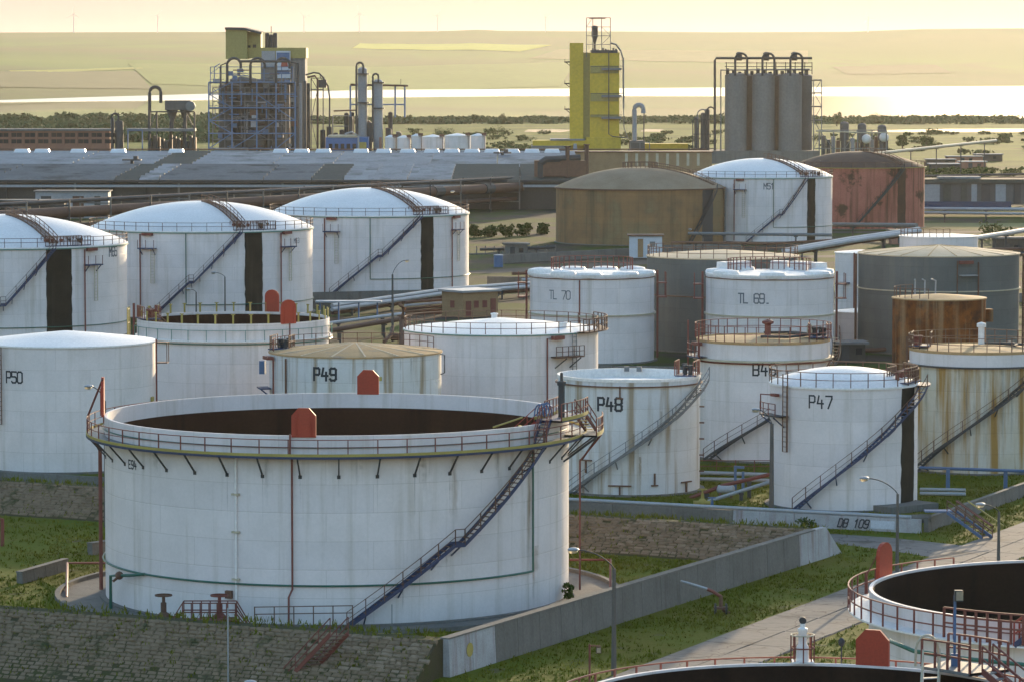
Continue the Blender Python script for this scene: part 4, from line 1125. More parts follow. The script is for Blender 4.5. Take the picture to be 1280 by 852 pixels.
for k_, (px, z1_, z0_, w_) in enumerate(((800, 3.3, .3, .4), (792, 5.2, 1.5, .35), (826, 7.0, 3.5, .4), (845, 7.4, 5, .35), (812, 5.5, 3.0, .3))): stain(P48, th(px), z1_, z0_, w_, 'rust_wash', 90 + k_)
B46 = tank('white tank marked B46 with a flat tan roof and red railings', 953.5, 6.0, 336, 10.75, 'white', ('sunk', .1), 'tan_roof')
th = lambda px: theta(953.5, 83.5, px)
number(B46, 'B46', th(955), 8.35, 1.0, sw=.62)
girder(B46, 9.05, .4, .16, 'cream'); ringpipe(B46, 8.85, .2, .14, mt='rail_red')
rail(B46, B46.R + .15, 10.75, 0, 360, 1.35, 1.0, 'rail_red', (1., .5), True, .05)
plat(B46, -104, -60, B46.R - .1, B46.R + .9, 9.2, 'blue', 'side_platform')
rail(B46, B46.R + .85, 9.25, -104, -60, 1.1, .8, 'rail_red', (1., .5), False, .06, name='platform_rail')
b = MB()
for a in (-96, -62): b.bar(B46.P(a, B46.R + .8, 6.5), B46.P(a, B46.R + .8, 12.3), .14)
b.box(B46.P(-70, B46.R + .5, 10.4), (1.4, .5, .3), R_(-70)); b.build('riser_posts', M['rail_red'], B46.o)
stairs(B46, [(th(890), .1), (60, 8.2), (96, 10.8)], 'dark_steel', 'dark_steel', 'rail_rust', .75, .25, False, .05, 1.0, .26)
edge_gear(B46, 88, 10.75, 6, 'rail_red', 6, 3.0)
b = MB(); b.tube([B46.P(-10, 2.0, 10.98), B46.P(40, 3.2, 10.98), B46.P(100, 4.5, 10.98), B46.P(140, 3.9, 10.98)], .13, 6); b.tube([B46.P(175, 3.6, 10.98), B46.P(140, 5, 10.98), B46.P(90, 5.2, 10.98)], .12, 6); b.build('roof_hose', M['dark_steel'], B46.o)
b = MB(); q = B46.P(165, 2.2, 10.8); b.lathe([(.3, 0), (.3, 1.0), (.55, 1.1), (.55, 1.3), (.001, 1.5)], 10, q); b.build('roof_vent', M['rail_red'], B46.o)
b = MB(); q = B46.P(110, 4.6, 10.8); b.lathe([(.25, 0), (.25, 1.0), (.001, 1.05)], 8, q); b.build('vent_post', M['cream'], B46.o)

P47 = tank('white tank marked P47 with a bright pointed dome, a blue stair and a black stripe', 1054.5, 5.95, 299, 9.85, 'white', ('dome', 1.25))
th = lambda px: theta(1054.5, 92.5, px)
number(P47, 'P47', th(1025), 8.75, .95, sw=.55)
rail(P47, P47.R + .05, 9.9, 0, 360, 1.15, 1.35, 'rail_rust', (1., .5), True, .05)
stairs(P47, [(th(1000), .1), (th(1122), 7.7), (68, 9.7)], 'blue', 'midblue', 'rail_rust', .75, .25, True, .05, 1.0, .24)
plat(P47, 66, 96, P47.R - .1, P47.R + 1.0, 9.75, 'blue', 'edge_platform')
edge_gear(P47, 66, 9.95, 5, 'rail_rust', 8, 3.4); edge_gear(P47, 104, 9.95, 7, 'rail_rust', 8, 3.4)
stripe(P47, th(1126.5), th(1142.5))
caged_ladder(P47, th(984), 4.6, 10.8, 'rail_rust', .55); riser(P47, [(th(987), P47.R + .3, 4.6), (th(987), P47.R + .3, 9.9)], .16, 'rail_rust')
riser(P47, [(-82, P47.R + .9, 7.7), (-82, P47.R + .9, 9.0), (-68, P47.R + .4, 9.05)], .12, 'rail_red')
b = MB(); b.box(P47.P(-66, P47.R + .35, 9.05), (.8, .4, .22), R_(-66)); b.build('foam_maker', M['rail_red'], P47.o)
k = plat(P47, -84, -52, P47.R + .05, P47.R + .95, 7.4, 'dark_steel', 'side_deck')
rail(P47, P47.R + .9, 7.45, -84, -58, .95, .8, 'rail_red', (1., .5), False, .05, name='platform_rail')
for q0, q1 in ((-80, -76), (-60, -58)):
    b = MB(); b.bar(P47.P(q0, P47.R + .9, 7.3), P47.P(q1, P47.R, 6.5), .1); b.build('deck_strut', M['blue'], k)

def stains(t, items, mt='rust_wash'):
    for k_, (px, z1_, z0_, w_) in enumerate(items): stain(t, th(px), z1_, z0_, w_, mt, 50 + k_)
P46 = tank('rust-streaked white tank at the right edge with a tan roof and dark stair', 1222, 5.98, 326, 10.65, 'white_rusty', ('sunk', .1), 'tan_roof')
th = lambda px: theta(1222, 85.5, px)
b = MB(); b.lathe([(P46.R + .02, 9.35), (P46.R + .02, 10.62)], 80); b.build('upper_course', M['white'], P46.o, True)
stains(P46, [(1146, 9.2, 2, .8), (1171, 9.2, 3, .7), (1197, 9.2, 2.5, .8), (1220, 9.2, 3.5, .7), (1243, 9.2, 2.8, .7), (1264, 9.2, 2, .8)])
stains(P46, [(1158, 9.2, 1, .7), (1184, 9.2, .5, .8), (1209, 9.2, .2, .7), (1232, 9.2, 1, .8), (1254, 9.2, .5, .8), (1275, 9.2, 1, .9)], 'dirt_wash')
girder(P46, 9.28, .3, .14, 'dark_steel')
rail(P46, P46.R + .1, 10.65, 0, 360, 1.15, 1.1, 'rail_rust', (1., .5), True, .05)
stairs(P46, [(th(1152), .1), (th(1282), 8.4), (66, 10.6)], 'dark_steel', 'dark_steel', 'rail_rust', .75, .25, True, .05, 1.0, .26)
b = MB(); q = P46.P(168, 3.2, 10.65); b.lathe([(.28, 0), (.28, 1.5), (.42, 1.55), (.42, 1.85), (.001, 2.0)], 10, q); b.build('roof_vent', M['white_roof'], P46.o)
b = MB(); b.tube([P46.P(160, 2.6, 10.85), P46.P(120, 3.2, 10.85), P46.P(90, 4.6, 10.85), P46.P(50, 5.0, 10.85)], .14, 6); b.tube([P46.P(140, 4.9, 10.85), P46.P(100, 3.6, 10.85), P46.P(70, 3.2, 10.85)], .11, 6); b.build('roof_hose', M['dark_steel'], P46.o)
riser(P46, [(-88, P46.R + .3, 6), (-88, P46.R + .3, 11.6)], .2, 'rail_rust')
edge_gear(P46, -100, 10.65, 9, 'rail_rust', 7, 3.0)

# --- third row
def lumpy(t, seed, n=9):
    r_ = random.Random(seed)
    for i in range(n):
        a = 360 / n * i + r_.uniform(-8, 8); rr = t.R - 1.25
        b = MB(); q = t.P(a, rr, t.H - .35)
        hk = r_.uniform(.55, .85); prof = [(1.5, 0), (1.6, .35), (1.45, .5 * hk + .3), (.8, .8 * hk + .2), (.001, hk + .12)]
        b.lathe(prof, 12, q); b.build('roof_cover', M['white_roof'], t.o, True)
TL70 = tank('white tank marked TL 70 with lumpy white covers round its roof', 740, 7.5, 447.5, 10.6, 'white', ('sunk', .1))
th = lambda px: theta(740, 78, px)
b = MB(); b.ring(TL70.R + .06, 10.1, .12, .10); b.build('band', M['rail_rust'], TL70.o)
girder(TL70, 5.75, .22, .16, 'cream'); number(TL70, 'TL 70', th(699), 8.2, 1.0, 'faded', sw=.45, adv=2.4)
riser(TL70, [(th(724.5), TL70.R + .1, 4.5), (th(724.5), TL70.R + .1, 10.0)], .16, 'rail_red')
lumpy(TL70, 4); rail(TL70, TL70.R - 2.6, 10.8, 90, 270, 1.5, .8, 'rail_red', (1., .5), False, .07)
for a in (-92, 92):
    b = MB()
    b.bar(TL70.P(a, TL70.R + .4, .3), TL70.P(a, TL70.R + .4, 10.8), .25)
    for z in (7.6, 9.3): b.box(TL70.P(a, TL70.R + .9, z), (1.6, 1.2, .14), R_(a))
    for s in (-5, 5): b.bar(TL70.P(a + s, TL70.R + 1.4, 7.6), TL70.P(a + s, TL70.R + 1.4, 10.6), .1)
    b.build('side_cage', M['rail_red'], TL70.o)
TL69 = tank('white tank marked TL 69 with low white boxes crowding its roof', 962, 7.65, 444.7, 10.7, 'white', ('sunk', .1))
th = lambda px: theta(962, 80, px)
b = MB(); b.ring(TL69.R + .06, 10.2, .12, .10); b.build('band', M['rail_rust'], TL69.o)
girder(TL69, 5.85, .22, .16, 'cream'); number(TL69, 'TL 69.', th(942), 8.0, 1.1, 'faded', sw=.6, adv=2.4)
lumpy(TL69, 11, 7); rail(TL69, TL69.R - 2.6, 10.8, 100, 260, 1.5, .7, 'rail_red', (1., .5), False, .07)
for a, w_ in ((-128, 1.6), (-150, 2.4), (165, 2.2), (140, 2.6), (112, 1.8)):
    b = MB(); b.box(TL69.P(a, TL69.R - 1.2, 11.15), (w_, 1.6, 1.2), R_(a), .94); b.build('roof_box', M['white_roof'], TL69.o)
for a in (-92, 92):
    b = MB(); b.bar(TL69.P(a, TL69.R + .4, .3), TL69.P(a, TL69.R + .4, 10.8), .25)
    for z in (7.6, 9.3): b.box(TL69.P(a, TL69.R + .9, z), (1.6, 1.2, .14), R_(a))
    for s in (-5, 5): b.bar(TL69.P(a + s, TL69.R + 1.4, 7.6), TL69.P(a + s, TL69.R + 1.4, 10.6), .1)
    b.build('side_cage', M['rail_red'], TL69.o)
GA = tank('dark grey tank with a dusty pale roof, half hidden between the two TL tanks', 903, 9.5, 467, 11.6, 'grey_tank', ('cone', .7), 'tan_roof_pale')
rail(GA, GA.R - .1, 11.65, 0, 360, 1.2, 1.6, 'rail_rust', (1., .5), False, .06); girder(GA, 6.9, .15, .12, 'rail_rust')
GB = tank('wide grey tank with a sunlit tan cone roof behind the rusty brown tank', 1173, 10.0, 464, 12.1, 'grey_tank', ('cone', .95), 'tan_roof_pale')
th = lambda px: theta(1173, 100, px)
for i in range(18):
    a = 20 * i + 6; b = MB(); b.bar(GB.P(a, .5, GB.roofz(.5) + .03), GB.P(a, GB.R, GB.roofz(GB.R) + .03), .12, .07); b.build('roof_rib', M['tan_roof'], GB.o)
girder(GB, 7.8, .16, .14, 'cream')
riser(GB, [(th(1196), GB.R + .15, 2), (th(1196), GB.R + .15, 11.6)], .14, 'rail_rust'); riser(GB, [(th(1222), GB.R + .15, 2), (th(1222), GB.R + .15, 11.4)], .2, 'rail_rust')
b = MB(); b.box(GB.P(th(1206), GB.R + .4, 11.4), (1.8, .5, .4), R_(18)); b.build('foam_maker', M['rail_red'], GB.o)
b = MB(); b.box(GB.P(th(1209), GB.R + .4, 9.8), (2.2, .8, .14), R_(20)); b.build('side_deck', M['galv'], GB.o)
riser(GB, [(84, GB.R + .5, .5), (84, GB.R + .5, 12)], .3, 'rail_rust'); riser(GB, [(-84, GB.R + .5, .5), (-84, GB.R + .5, 12)], .3, 'rail_rust')
RS = tank('small rusty brown tank standing in front of the wide grey tank', 1173.5, 5.2, 415.2, 9.5, 'rust_tank', ('cone', .4), 'tan_roof')
rail(RS, RS.R - .2, 9.6, -150, -20, 1.1, 1.0, 'rail_rust', (1.,), False, .05)
b = MB(); b.box(RS.P(92, RS.R + .4, 7.5), (1.2, .8, 1.4), R_(92)); b.build('side_box', M['rust_tank'], RS.o)
b = MB()
for a in (180, 200, 222): b.tube([RS.P(a, 3.6, 9.6), RS.P(a, 3.6, 11.2), RS.P(a + 10, 3.2, 11.4)], .1, 5)
b.build('roof_vents', M['galv'], RS.o)
SW = tank('white tank top showing just behind the wide grey tank', 1173, 5.4, 515, 11.9, 'white', ('cone', .35), seg=48)
rail(SW, SW.R - .1, 11.95, -90, 10, 1.1, .9, 'rail_rust', (1., .5), False, .06)
S1 = tank('narrow white tank wedged between the TL 69 tank and the wide grey tank', 1075, 3.4, 503.4, 10.2, 'white', ('cone', .3), seg=40)
riser(S1, [(0, S1.R + .3, .2), (0, S1.R + .3, 10.3)], .2, 'rail_red'); riser(S1, [(-18, S1.R + .3, .2), (-18, S1.R + .3, 10.3)], .2, 'rail_red')
b = MB(); b.box(S1.P(-40, S1.R + .5, 6.2), (1.4, 1.0, .16), R_(-40)); b.build('side_deck', M['blue'], S1.o)
S2 = tank('squat white tank below the narrow one, left of the wide grey tank', 1076, 3.4, 470, 4.4, 'white', ('cone', .35), seg=40)

# --- fourth row: domed tanks
def domed(label, pxc, R, Yc, H, rise, Rpx, stair, stripe_px, foams, seed, num=None, ring=True, land=None, wall='white', ring_z=1.9):
    t = tank(label, pxc, R, Yc, H, wall, ('dome', rise))
    th = lambda px: theta(pxc, Rpx, px)
    rail(t, R + .05, H + .05, 0, 360, 1.15, 2.1, 'rail_rust', (1., .55), False, .06)
    b = MB(); b.ring(R + .1, H - .2, .2, .12, n=80); b.build('rim_band', M['greenpale'], t.o)
    if stair:
        a0, a1 = th(stair[0]), th(stair[1])
        legs = [(a0, .1)]
        if land: am, zm = th(land[0]), land[1]; legs += [(am, zm), (am + 2.2, zm)]
        legs += [(a1, H - .1)]
        stairs(t, legs, 'blue', 'blue', 'rail_rust', .9, .25, False, .06, 1.05, .34, 1.8)
        roof_ladder(t, a1 + 2, R - .8, 1.6)
        edge_gear(t, a1 + 5, H + .05, seed, 'rail_rust', 10, 4.6)
        edge_gear(t, a1 + 16, H + .05, seed + 1, 'rail_rust', 7, 3.0)
    if stripe_px: stripe(t, th(stripe_px[0]), th(stripe_px[1]))
    for px in foams: foam_point(t, th(px), H - .4)
    if ring: ringpipe(t, ring_z, .15, .13, th(stripe_px[0]) - 30, 100, 'green'); riser(t, [(th(stripe_px[0]) - 30, R + .15, ring_z), (th(stripe_px[0]) - 30, R + .15, H - .3)], .13, 'green')
    if num: number(t, num[0], th(num[1]), num[2], num[3], 'faded', sw=.6, adv=2.5)
    return t
T1 = domed('white domed tank at the left edge with a wide black stripe and blue stair', 7, 16.0, 491, 12.1, 3.7, 151, (-30, 66), (58, 90), (112,), 1, ('M65', 142, 11.2, 1.2), land=(1, 4.9))
T2 = domed('white domed tank second from the left behind the open-topped one', 252, 16.0, 536, 12.25, 3.7, 139, (192, 300), (306, 328), (184, 356), 3, None, land=(237, 5.2), ring_z=2.0)
number(T2, 'M63', theta(252, 139, 371), 10.6, .7, 'faded', sw=.4)
T3 = domed('white domed tank nearest the blue drum and the ochre brick hut', 462, 15.7, 588.7, 12.3, 3.9, 124, (415, 524), (526, 542), (414, 568), 5, None, land=(472, 6.2), ring_z=2.6)
M51 = domed('white domed tank marked M51 between the brown domed tank and the red one', 951, 14.6, 764, 13.0, 3.6, 89, (934, 1006), (1009, 1019), (924, 1033), 7, ('M51', 961, 11.3, 1.15), land=(973, 5.6), ring_z=3.0)
BR = tank('brown weathered domed tank in front of the yellow tower', 800, 17.0, 752, 11.1, 'brown_tank', ('dome', 4.0), 'brown_roof')
th = lambda px: theta(800, 105, px)
b = MB(); b.ring(BR.R + .15, 11.0, .3, .25, n=80); b.build('rim_band', M['rail_rust'], BR.o)
stairs(BR, [(th(858), .1), (th(890), 10.9)], 'dark_steel', 'dark_steel', 'dark_steel', 1.0, .25, False, .08, 1.1, .5)
roof_ladder(BR, 66, BR.R - 1, 2); stripe(BR, th(878), th(891), mt='dark_steel'); riser(BR, [(78, BR.R + .4, .2), (78, BR.R + .4, 11)], .4, 'grey_steel')
rail(BR, 3.5, BR.roofz(3.5), 0, 360, 1.1, .9, 'rail_rust', (1.,), False, .1)
RD = tank('faded red domed tank with a corroded dark roof, right of the white M51 tank', 1072, 14.7, 822.7, 13.4, 'red_tank', ('dome', 3.3), 'dark_roof')
th = lambda px: theta(1072, 83, px)
b = MB(); b.ring(RD.R + .2, 13.35, .4, .14, n=80); b.build('rim_band', M['yellow'], RD.o)
rail(RD, RD.R + .1, 13.45, 0, 360, 1.1, 2.4, 'rail_rust', (1.,), False, .09)
stairs(RD, [(th(1066), .1), (th(1126), 13.2)], 'dark_steel', 'dark_steel', 'dark_steel', 1.0, .25, False, .08, 1.1, .5)
stripe(RD, th(1122), th(1132), mt='dark_roof'); roof_ladder(RD, 40, RD.R - 1, 2)

# --- open-topped tanks in the right foreground
TA = tank('white open-topped tank at the right edge with a red rail and a dark oily inside', 1388, 11.0, 168, 11.4, 'white', ('open', .12), depth=7.0, inner='interior_black', seg=128)
girder(TA, 10.45, .95, .08, 'white_roof', 'walkway')
rail(TA, TA.R + .95, 10.5, -150, 80, 1.05, 1.15, 'rail_red', (1., .5), True, .05)
shield(TA, -122, 10.9, 1.35, 1.95, TA.R + .5, arch=True)
riser(TA, [(-118, TA.R + .95, 9.0), (-117, TA.R + .95, 11.4), (-120, TA.R + .6, 12.4)], .1, 'rail_red')
TB = tank('nearest open-topped tank cut off by the bottom edge, mostly a dark mouth', 1010, 8.75, 135.6, 11.9, 'white', ('open', .10), depth=7.0, inner='interior_black', seg=128)
rail(TB, TB.R + .75, 11.0, 60, 300, 1.0, 1.2, 'rail_red', (1., .5), True, .05); girder(TB, 10.95, .75, .07, 'white_roof', 'walkway')
shield(TB, theta(1010, 300, 1090, True), 11.75, 1.32, 1.55, TB.R - .05)
# ------------------------------------------------------------------ yard furniture
def lamp(label, px, Y, ztop, head_px, z0=0.0, rise=1.1, rp_=.09, mt='pole', group='street lamps of the depot', hz=None):
    x = at(px, 500, Y)[0]; hx = at(head_px, 500, Y)[0] - x
    t = thing('street_lamp', label, 'street lamp', (x, Y, z0), group)
    b = MB(); b.tube([(0, 0, 0), (0, 0, (ztop - rise) * .5), (0, 0, ztop - rise)], rp_, 8, rads=[rp_ * 1.5, rp_ * 1.2, rp_]); b.build('pole', M[mt], t, True)
    b = MB()
    pts = [(hx * (1 - cos(u)) * .96 if False else hx * (u / (pi / 2)) ** 1.3 * .93, 0, ztop - rise + rise * sin(u)) for u in np.linspace(0, pi / 2, 8)]
    b.tube(pts, .042, 6); b.build('arm', M['dark_steel'], t, True)
    s = 1 if hx > 0 else -1
    b = MB(); b.ball((hx, 0, ztop + .02), .36, 10, .34); h = b.build('head', M['galv'], t, True)
    b = MB(); b.ball((hx + .04 * s, 0, ztop - .10), .30, 10, .42); b.build('bowl', M['lamp_glass'], h, True)
    return t
lamp('tall thick lamp post left of the P47 tank, rooted at the low wall', 965, 288.6, 8.6, 945, rp_=.14)
lamp('curved lamp post in front of the P47 tank by the road', 1123, 258, 6.6, 1081)
lamp('short lamp post on the sunlit road at the right', 1250, 256, 5.0, 1227, rise=.5)
lamp('thin dark lamp post standing on the grass before the retaining wall', 768, 214, 7.3, 717, rp_=.105)
lamp('lamp post with curved arm rising behind the left end of the big tank', 131, 284, 10.8, 111)
lamp('tall lamp post in front of the domed tank with the tan hut', 491, 478, 10.4, 509, rp_=.12, rise=1.8)
lamp('lamp whose head shows in front of the stone slope at the bottom', 334, 198, 3.6, 311, z0=-1.4, rise=.5, mt='pole')
lamp('small lamp before the wall of the second domed tank', 246, 500, 5.4, 237, rise=.4)
lamp('small lamp just left of the black stripe on the second domed tank', 282, 508, 7.2, 268, rise=.6)
lamp('curved lamp in front of the brown domed tank', 878, 690, 5.2, 862, rise=1.6, rp_=.14)
lamp('lamp beside the right edge of the third domed tank', 584, 600, 15.2, 566, rise=1.2)

def pipe_thing(name, label, pts, r, mt, cat='pipe', group=None, n=8, sup=None, supmt='dark_steel'):
    o = (pts[0][0], pts[0][1], 0.0)
    t = thing(name, label, cat, o, group)
    b = WB(o); b.tube(pts, r, n); b.build('pipe', M[mt], t, True)
    if sup:
        tot = 0
        for p, q in zip(pts[:-1], pts[1:]):
            L = math.dist(p, q); k = max(1, int(L / sup))
            for i in range(k):
                f = (i + .5) / k; c = [p[j] + (q[j] - p[j]) * f for j in range(3)]
                if c[2] < .5: continue
                b = WB(o); b.box((c[0], c[1], c[2] / 2 - r / 2), (.3, .3, c[2] - r)); b.box((c[0], c[1], c[2] - r - .08), (r * 2.6, .4, .16)); b.build('support', M[supmt], t)
    return t
def onwall(px, f, z, off=-.35):
    return (LW0[0] + (LW1[0] - LW0[0]) * f, LW0[1] + (LW1[1] - LW0[1]) * f + off, z)
pipe_thing('pipeline', 'pale blue pipe resting along the top of the low concrete wall', [onwall(0, f, 1.18, 0.0) for f in (.60, .75, .9, .993)], .14, 'pale_pipe')
# lettering on the low wall
b = MB()
for q in glyph_quads('DB 109', .62, .62, .25, 2.7):
    b.add([(x, 0, z) for x, z in q], [(0, 1, 2, 3)])
o = OB('painted_number', b.mesh('painted_number', M['black']), low_wall, (LWL - 5.4, -.245, .50)); o.rotation_euler = (R_(-6.6), 0, 0)
b = MB(); b.box((0, 0, 0), (1.9, .02, .62)); o = OB('painted_patch', b.mesh('painted_patch', M['sign_white']), low_wall, (LWL - 3.0, -.235, .50)); o.rotation_euler = (R_(-6.6), 0, 0)

# around the foot of the big tank
def valve(label, x, y, s, mt='rail_rust', z=0.0, name='valve'):
    t = thing(name, label, 'valve', (x, y, z))
    b = MB(); b.tube([(-.9 * s, 0, .35 * s), (.9 * s, 0, .35 * s)], .22 * s, 8); b.ball((0, 0, .4 * s), .42 * s, 10); 
    for q in (-.5, .5): b.lathe([(.36 * s, -.06), (.36 * s, .06)], 10, (q * s, 0, .35 * s))
    b.build('body', M[mt], t, True)
    b = MB(); b.tube([(0, 0, .7 * s), (0, 0, 1.7 * s)], .09 * s, 6); b.lathe([(.16 * s, .75 * s), (.16 * s, 1.3 * s)], 8); b.build('spindle', M[mt], t)
    b = MB(); b.lathe([(.42 * s, 1.66 * s), (.48 * s, 1.66 * s), (.48 * s, 1.74 * s), (.42 * s, 1.74 * s)], 12); b.bar((-.45 * s, 0, 1.7 * s), (.45 * s, 0, 1.7 * s), .06); b.build('hand_wheel', M[mt], t)
    return t
valve('large rusty valve with hand wheel at the left foot of the big tank', at(205, 750, 231.5)[0], 231.2, 1.15, z=.25)
valve('red valve with hand wheel inside the red footbridge rails', at(274, 750, 230)[0], 230.2, 1.2, 'rail_red', z=.3)
def footbridge(label, px0, px1, Y, z, h):
    x0, x1 = at(px0, 760, Y)[0], at(px1, 760, Y)[0]; w = x1 - x0
    t = thing('footbridge', label, 'footbridge', (x0, Y, 0))
    b = MB(); b.box((w / 2, 0, z + .02), (w * .66, 1.0, .12)); b.build('deck', M['rail_red'], t)
    for yy in (-.5, .5):
        b = MB()
        for f in (.5, 1.0):
            pts = [(0, yy, .2 + f * .5), (w * .17, yy, z + h * f), (w * .5, yy, z + h * f), (w * .83, yy, z + h * f), (w, yy, .1 + f * .5)]
            for p, q in zip(pts[:-1], pts[1:]): b.bar(p, q, .07)
        for i in range(7):
            xx = w * (.17 + .66 * i / 6); b.bar((xx, yy, 0), (xx, yy, z + h), .07)
        b.bar((0, yy, 0), (0, yy, .7), .08); b.bar((w, yy, 0), (w, yy, .6), .08)
        b.build('handrail', M['rail_red'], t)
    b = MB()
    for i in range(5):
        for s in (0, 1):
            xx = w * .17 * (i + .5) / 5 if s == 0 else w - w * .17 * (i + .5) / 5
            b.box((xx, 0, z * (i + .5) / 5 + .1), (.3, 1.0, .06))
    b.build('steps', M['rail_red'], t, kind='stuff')
    b = MB()
    b.tube([(w * .2, .2, .25), (w * .85, .2, .25)], .2, 8); b.build('crossed_pipe', M['rail_rust'], t, True)
    return t
footbridge('small red railed footbridge over pipes at the left foot of the big tank', 212, 312, 229.3, .9, 1.15)
t = thing('handrail', 'low red handrail running from the footbridge to the stair foot', 'railing', (at(318, 770, 229)[0], 229.2, 0))
x1 = at(440, 770, 229)[0] - at(318, 770, 229)[0]
for z in (1.3, 1.75):
    b = MB(); b.bar((0, 0, z), (x1, .6, z), .055); b.build('rail', M['rail_rust'], t)
for i in range(6):
    b = MB(); b.bar((x1 * i / 5, .6 * i / 5, 0), (x1 * i / 5, .6 * i / 5, 1.78), .07); b.build('post', M['rail_rust'], t)
# steps down the stone slope
p0 = np.array(gp(424, 796, 2.45)); p1 = np.array(gp(366, 858, -.75))
t = thing('bund_steps', 'red and yellow railed steps down the stone slope', 'steps', (p1[0], p1[1], -1.3))
straight_stair(t, (0, 0, .75), tuple(p0 - p1 + np.array((0, 0, .75))), 1.1, 14, (.93, .36, 0), 'rail_red', 'rail_rust', 'rail_red', 'stair', .95, .055)
# signs, posts
t = thing('plate_sign', 'two small yellow plates on a thin pole at the top of the stone slope', 'sign', (*gp(490, 795, 2.0)[:2], 1.6))
b = MB(); b.bar((0, 0, 0), (0, 0, 2.3), .05); b.build('pole', M['grey_steel'], t)
for i in range(2):
    b = MB(); b.box((-.5 + i * .75, -.1, .3), (.62, .05, .62)); b.build('plate', M['yellow'], t)
t = tag(WB((*gp(285, 850, -1.3)[:2], -1.3)), '', '') if False else None
o = (at(285, 800, 212)[0], 212.0, -1.3); b = WB(o); b.tube([o, (o[0], o[1], 4.2)], .045, 6); tag(b.build('mast', M['galv']), 'thin bare metal mast before the stone slope', 'mast')
# left of the big tank
def frame_pipe(label, pts, r=.09, mt='rail_red', name='goalpost_pipe'):
    o = (pts[0][0], pts[0][1], 0); b = WB(o); b.tube(pts, r, 6); return tag(b.build(name, M[mt], None, True), label, 'pipe')
frame_pipe('red pipe bent like a goalpost on the grass left of the big tank', [at(140, 703, 262), at(84, 703, 258), (*gp(83, 746)[:2], 0)])
frame_pipe('red pipe bent like a goalpost on the grass right of the big tank', [at(712, 699, 252), at(763, 699, 251), (*gp(763, 741)[:2], 0)])
frame_pipe('short red hydrant pipe at the far left edge of the grass', [(*gp(3, 682)[:2], 0), at(3, 648, gp(3, 682)[1]), at(-6, 646, gp(3, 682)[1])], .14)
frame_pipe('pale green pipe bending over the top of the stone slope at the left', [at(-12, 806, 222.5), at(22, 771, 226), at(32, 765, 228), at(55, 766, 229), at(120, 771, 230)], .16, 'greenpale', 'hose_pipe')
t, L_, ps = wall_along('channel_wall', 'short low concrete kerb wall in the grass left of the big tank', gp(24, 729)[:2], gp(82, 712)[:2], .75, .4, 1.8, lambda i, n: M['concrete'])
wall_along('channel_wall', 'stub of concrete kerb touching the left side of the big tank', gp(112, 693)[:2], gp(134, 690)[:2], .8, .5, 1.5, lambda i, n: M['concrete'])
# fire monitor
t = thing('fire_monitor', 'wheeled fire monitor with its red and grey barrel raised, on the grass below the wall', 'fire monitor', (*gp(901, 767)[:2], 0))
def monitor(t):
    b = MB(); b.tube([(0, 0, 1.15), (-.55, -.05, 1.5), (-.9, -.1, 1.65)], .11, 8); b.build('red_barrel', M['rail_red'], t, True)
    b = MB(); b.tube([(-.9, -.1, 1.65), (-2.1, -.25, 2.05), (-2.6, -.3, 2.2)], .085, 8, rads=[.10, .085, .07]); b.build('nozzle', M['galv'], t, True)
    b = MB(); b.tube([(0, 0, .45), (0, 0, 1.2)], .13, 8); b.box((0, 0, .42), (.9, .5, .14)); b.tube([(0, 0, .5), (.3, .2, .1), (.6, .3, .06)], .09, 6); b.build('stand', M['rail_rust'], t)
    for s in (-.35, .35):
        b = MB(); b.tube([(s - .06, 0, .36), (s + .06, 0, .36)], .36, 12); w = b.build('wheel', M['dark_steel'], t)
        b = MB(); b.tube([(s - .075, 0, .36), (s + .075, 0, .36)], .13, 8); b.build('hub', M['galv'], w)
monitor(t)
# stile over the wall at the right
st0 = gp(1158, 645); st1 = gp(1190, 655)
t = thing('stile', 'blue steps with yellow and red rails crossing the low wall', 'stile', (at(1172, 640, 282)[0], 281.0, 0))
straight_stair(t, (3.1, -4.6, .1), (.9, -.6, 1.55), .9, 7, (.88, .47, 0), 'midblue', 'blue', 'rail_rust', 'stair', .9, .07)
b = MB(); b.box((0, .2, 1.55), (2.2, 1.2, .1)); b.build('deck', M['midblue'], t)
for s in (0, .9):
    b = MB(); b.bar((1.2 + s, -.6, 2.4), (3.4 + s, -4.6, 1.0), .08); b.build('guard_bar', M['yellow'] if s else M['rail_red'], t)
b = MB(); b.tube([(-2.2, .3, .9), (-.6, .2, 1.0)], .34, 10); b.build('crossed_pipe', M['concrete'], t, True)
# plinth at the foot of P47
o = (P47.x + 4.2, P47.Y - 4.4, 0); b = WB(o); b.box((o[0], o[1], .28), (5.2, 3.2, .55), R_(38)); tag(b.build('plinth', M['concrete']), 'grey concrete plinth at the right foot of the P47 tank', 'plinth')
# pipes and vessel between P48 and P47
pipe_thing('pipeline', 'pale pipe low on the grass between the P48 and B46 tanks, farther of two', [at(868, 590, 320), at(965, 593, 318)], .17, 'pale_pipe', sup=4)
pipe_thing('pipeline', 'pale pipe low on the grass between the P48 and B46 tanks, nearer of two', [at(872, 598, 314), at(962, 600, 312)], .15, 'pale_pipe', sup=4)
pipe_thing('pipeline', 'red pipe sloping up towards the P47 tank', [at(862, 622, 303), at(905, 606, 303), at(968, 591, 303)], .16, 'rail_red', sup=3)
pipe_thing('pipeline', 'pale pipe sloping beside the red one towards the P47 tank', [at(885, 626, 301), at(968, 600, 301)], .15, 'pale_pipe', sup=3)
t = thing('pressure_vessel', 'small pale horizontal vessel on the grass left of the P47 tank', 'vessel', (*gp(907, 622)[:2], 0))
b = MB(); b.tube([(-.75, 0, .75), (-.6, 0, .75), (.6, 0, .75), (.75, 0, .75)], .34, 12, rads=[.15, .34, .34, .15]); b.build('drum', M['pale_pipe'], t, True)
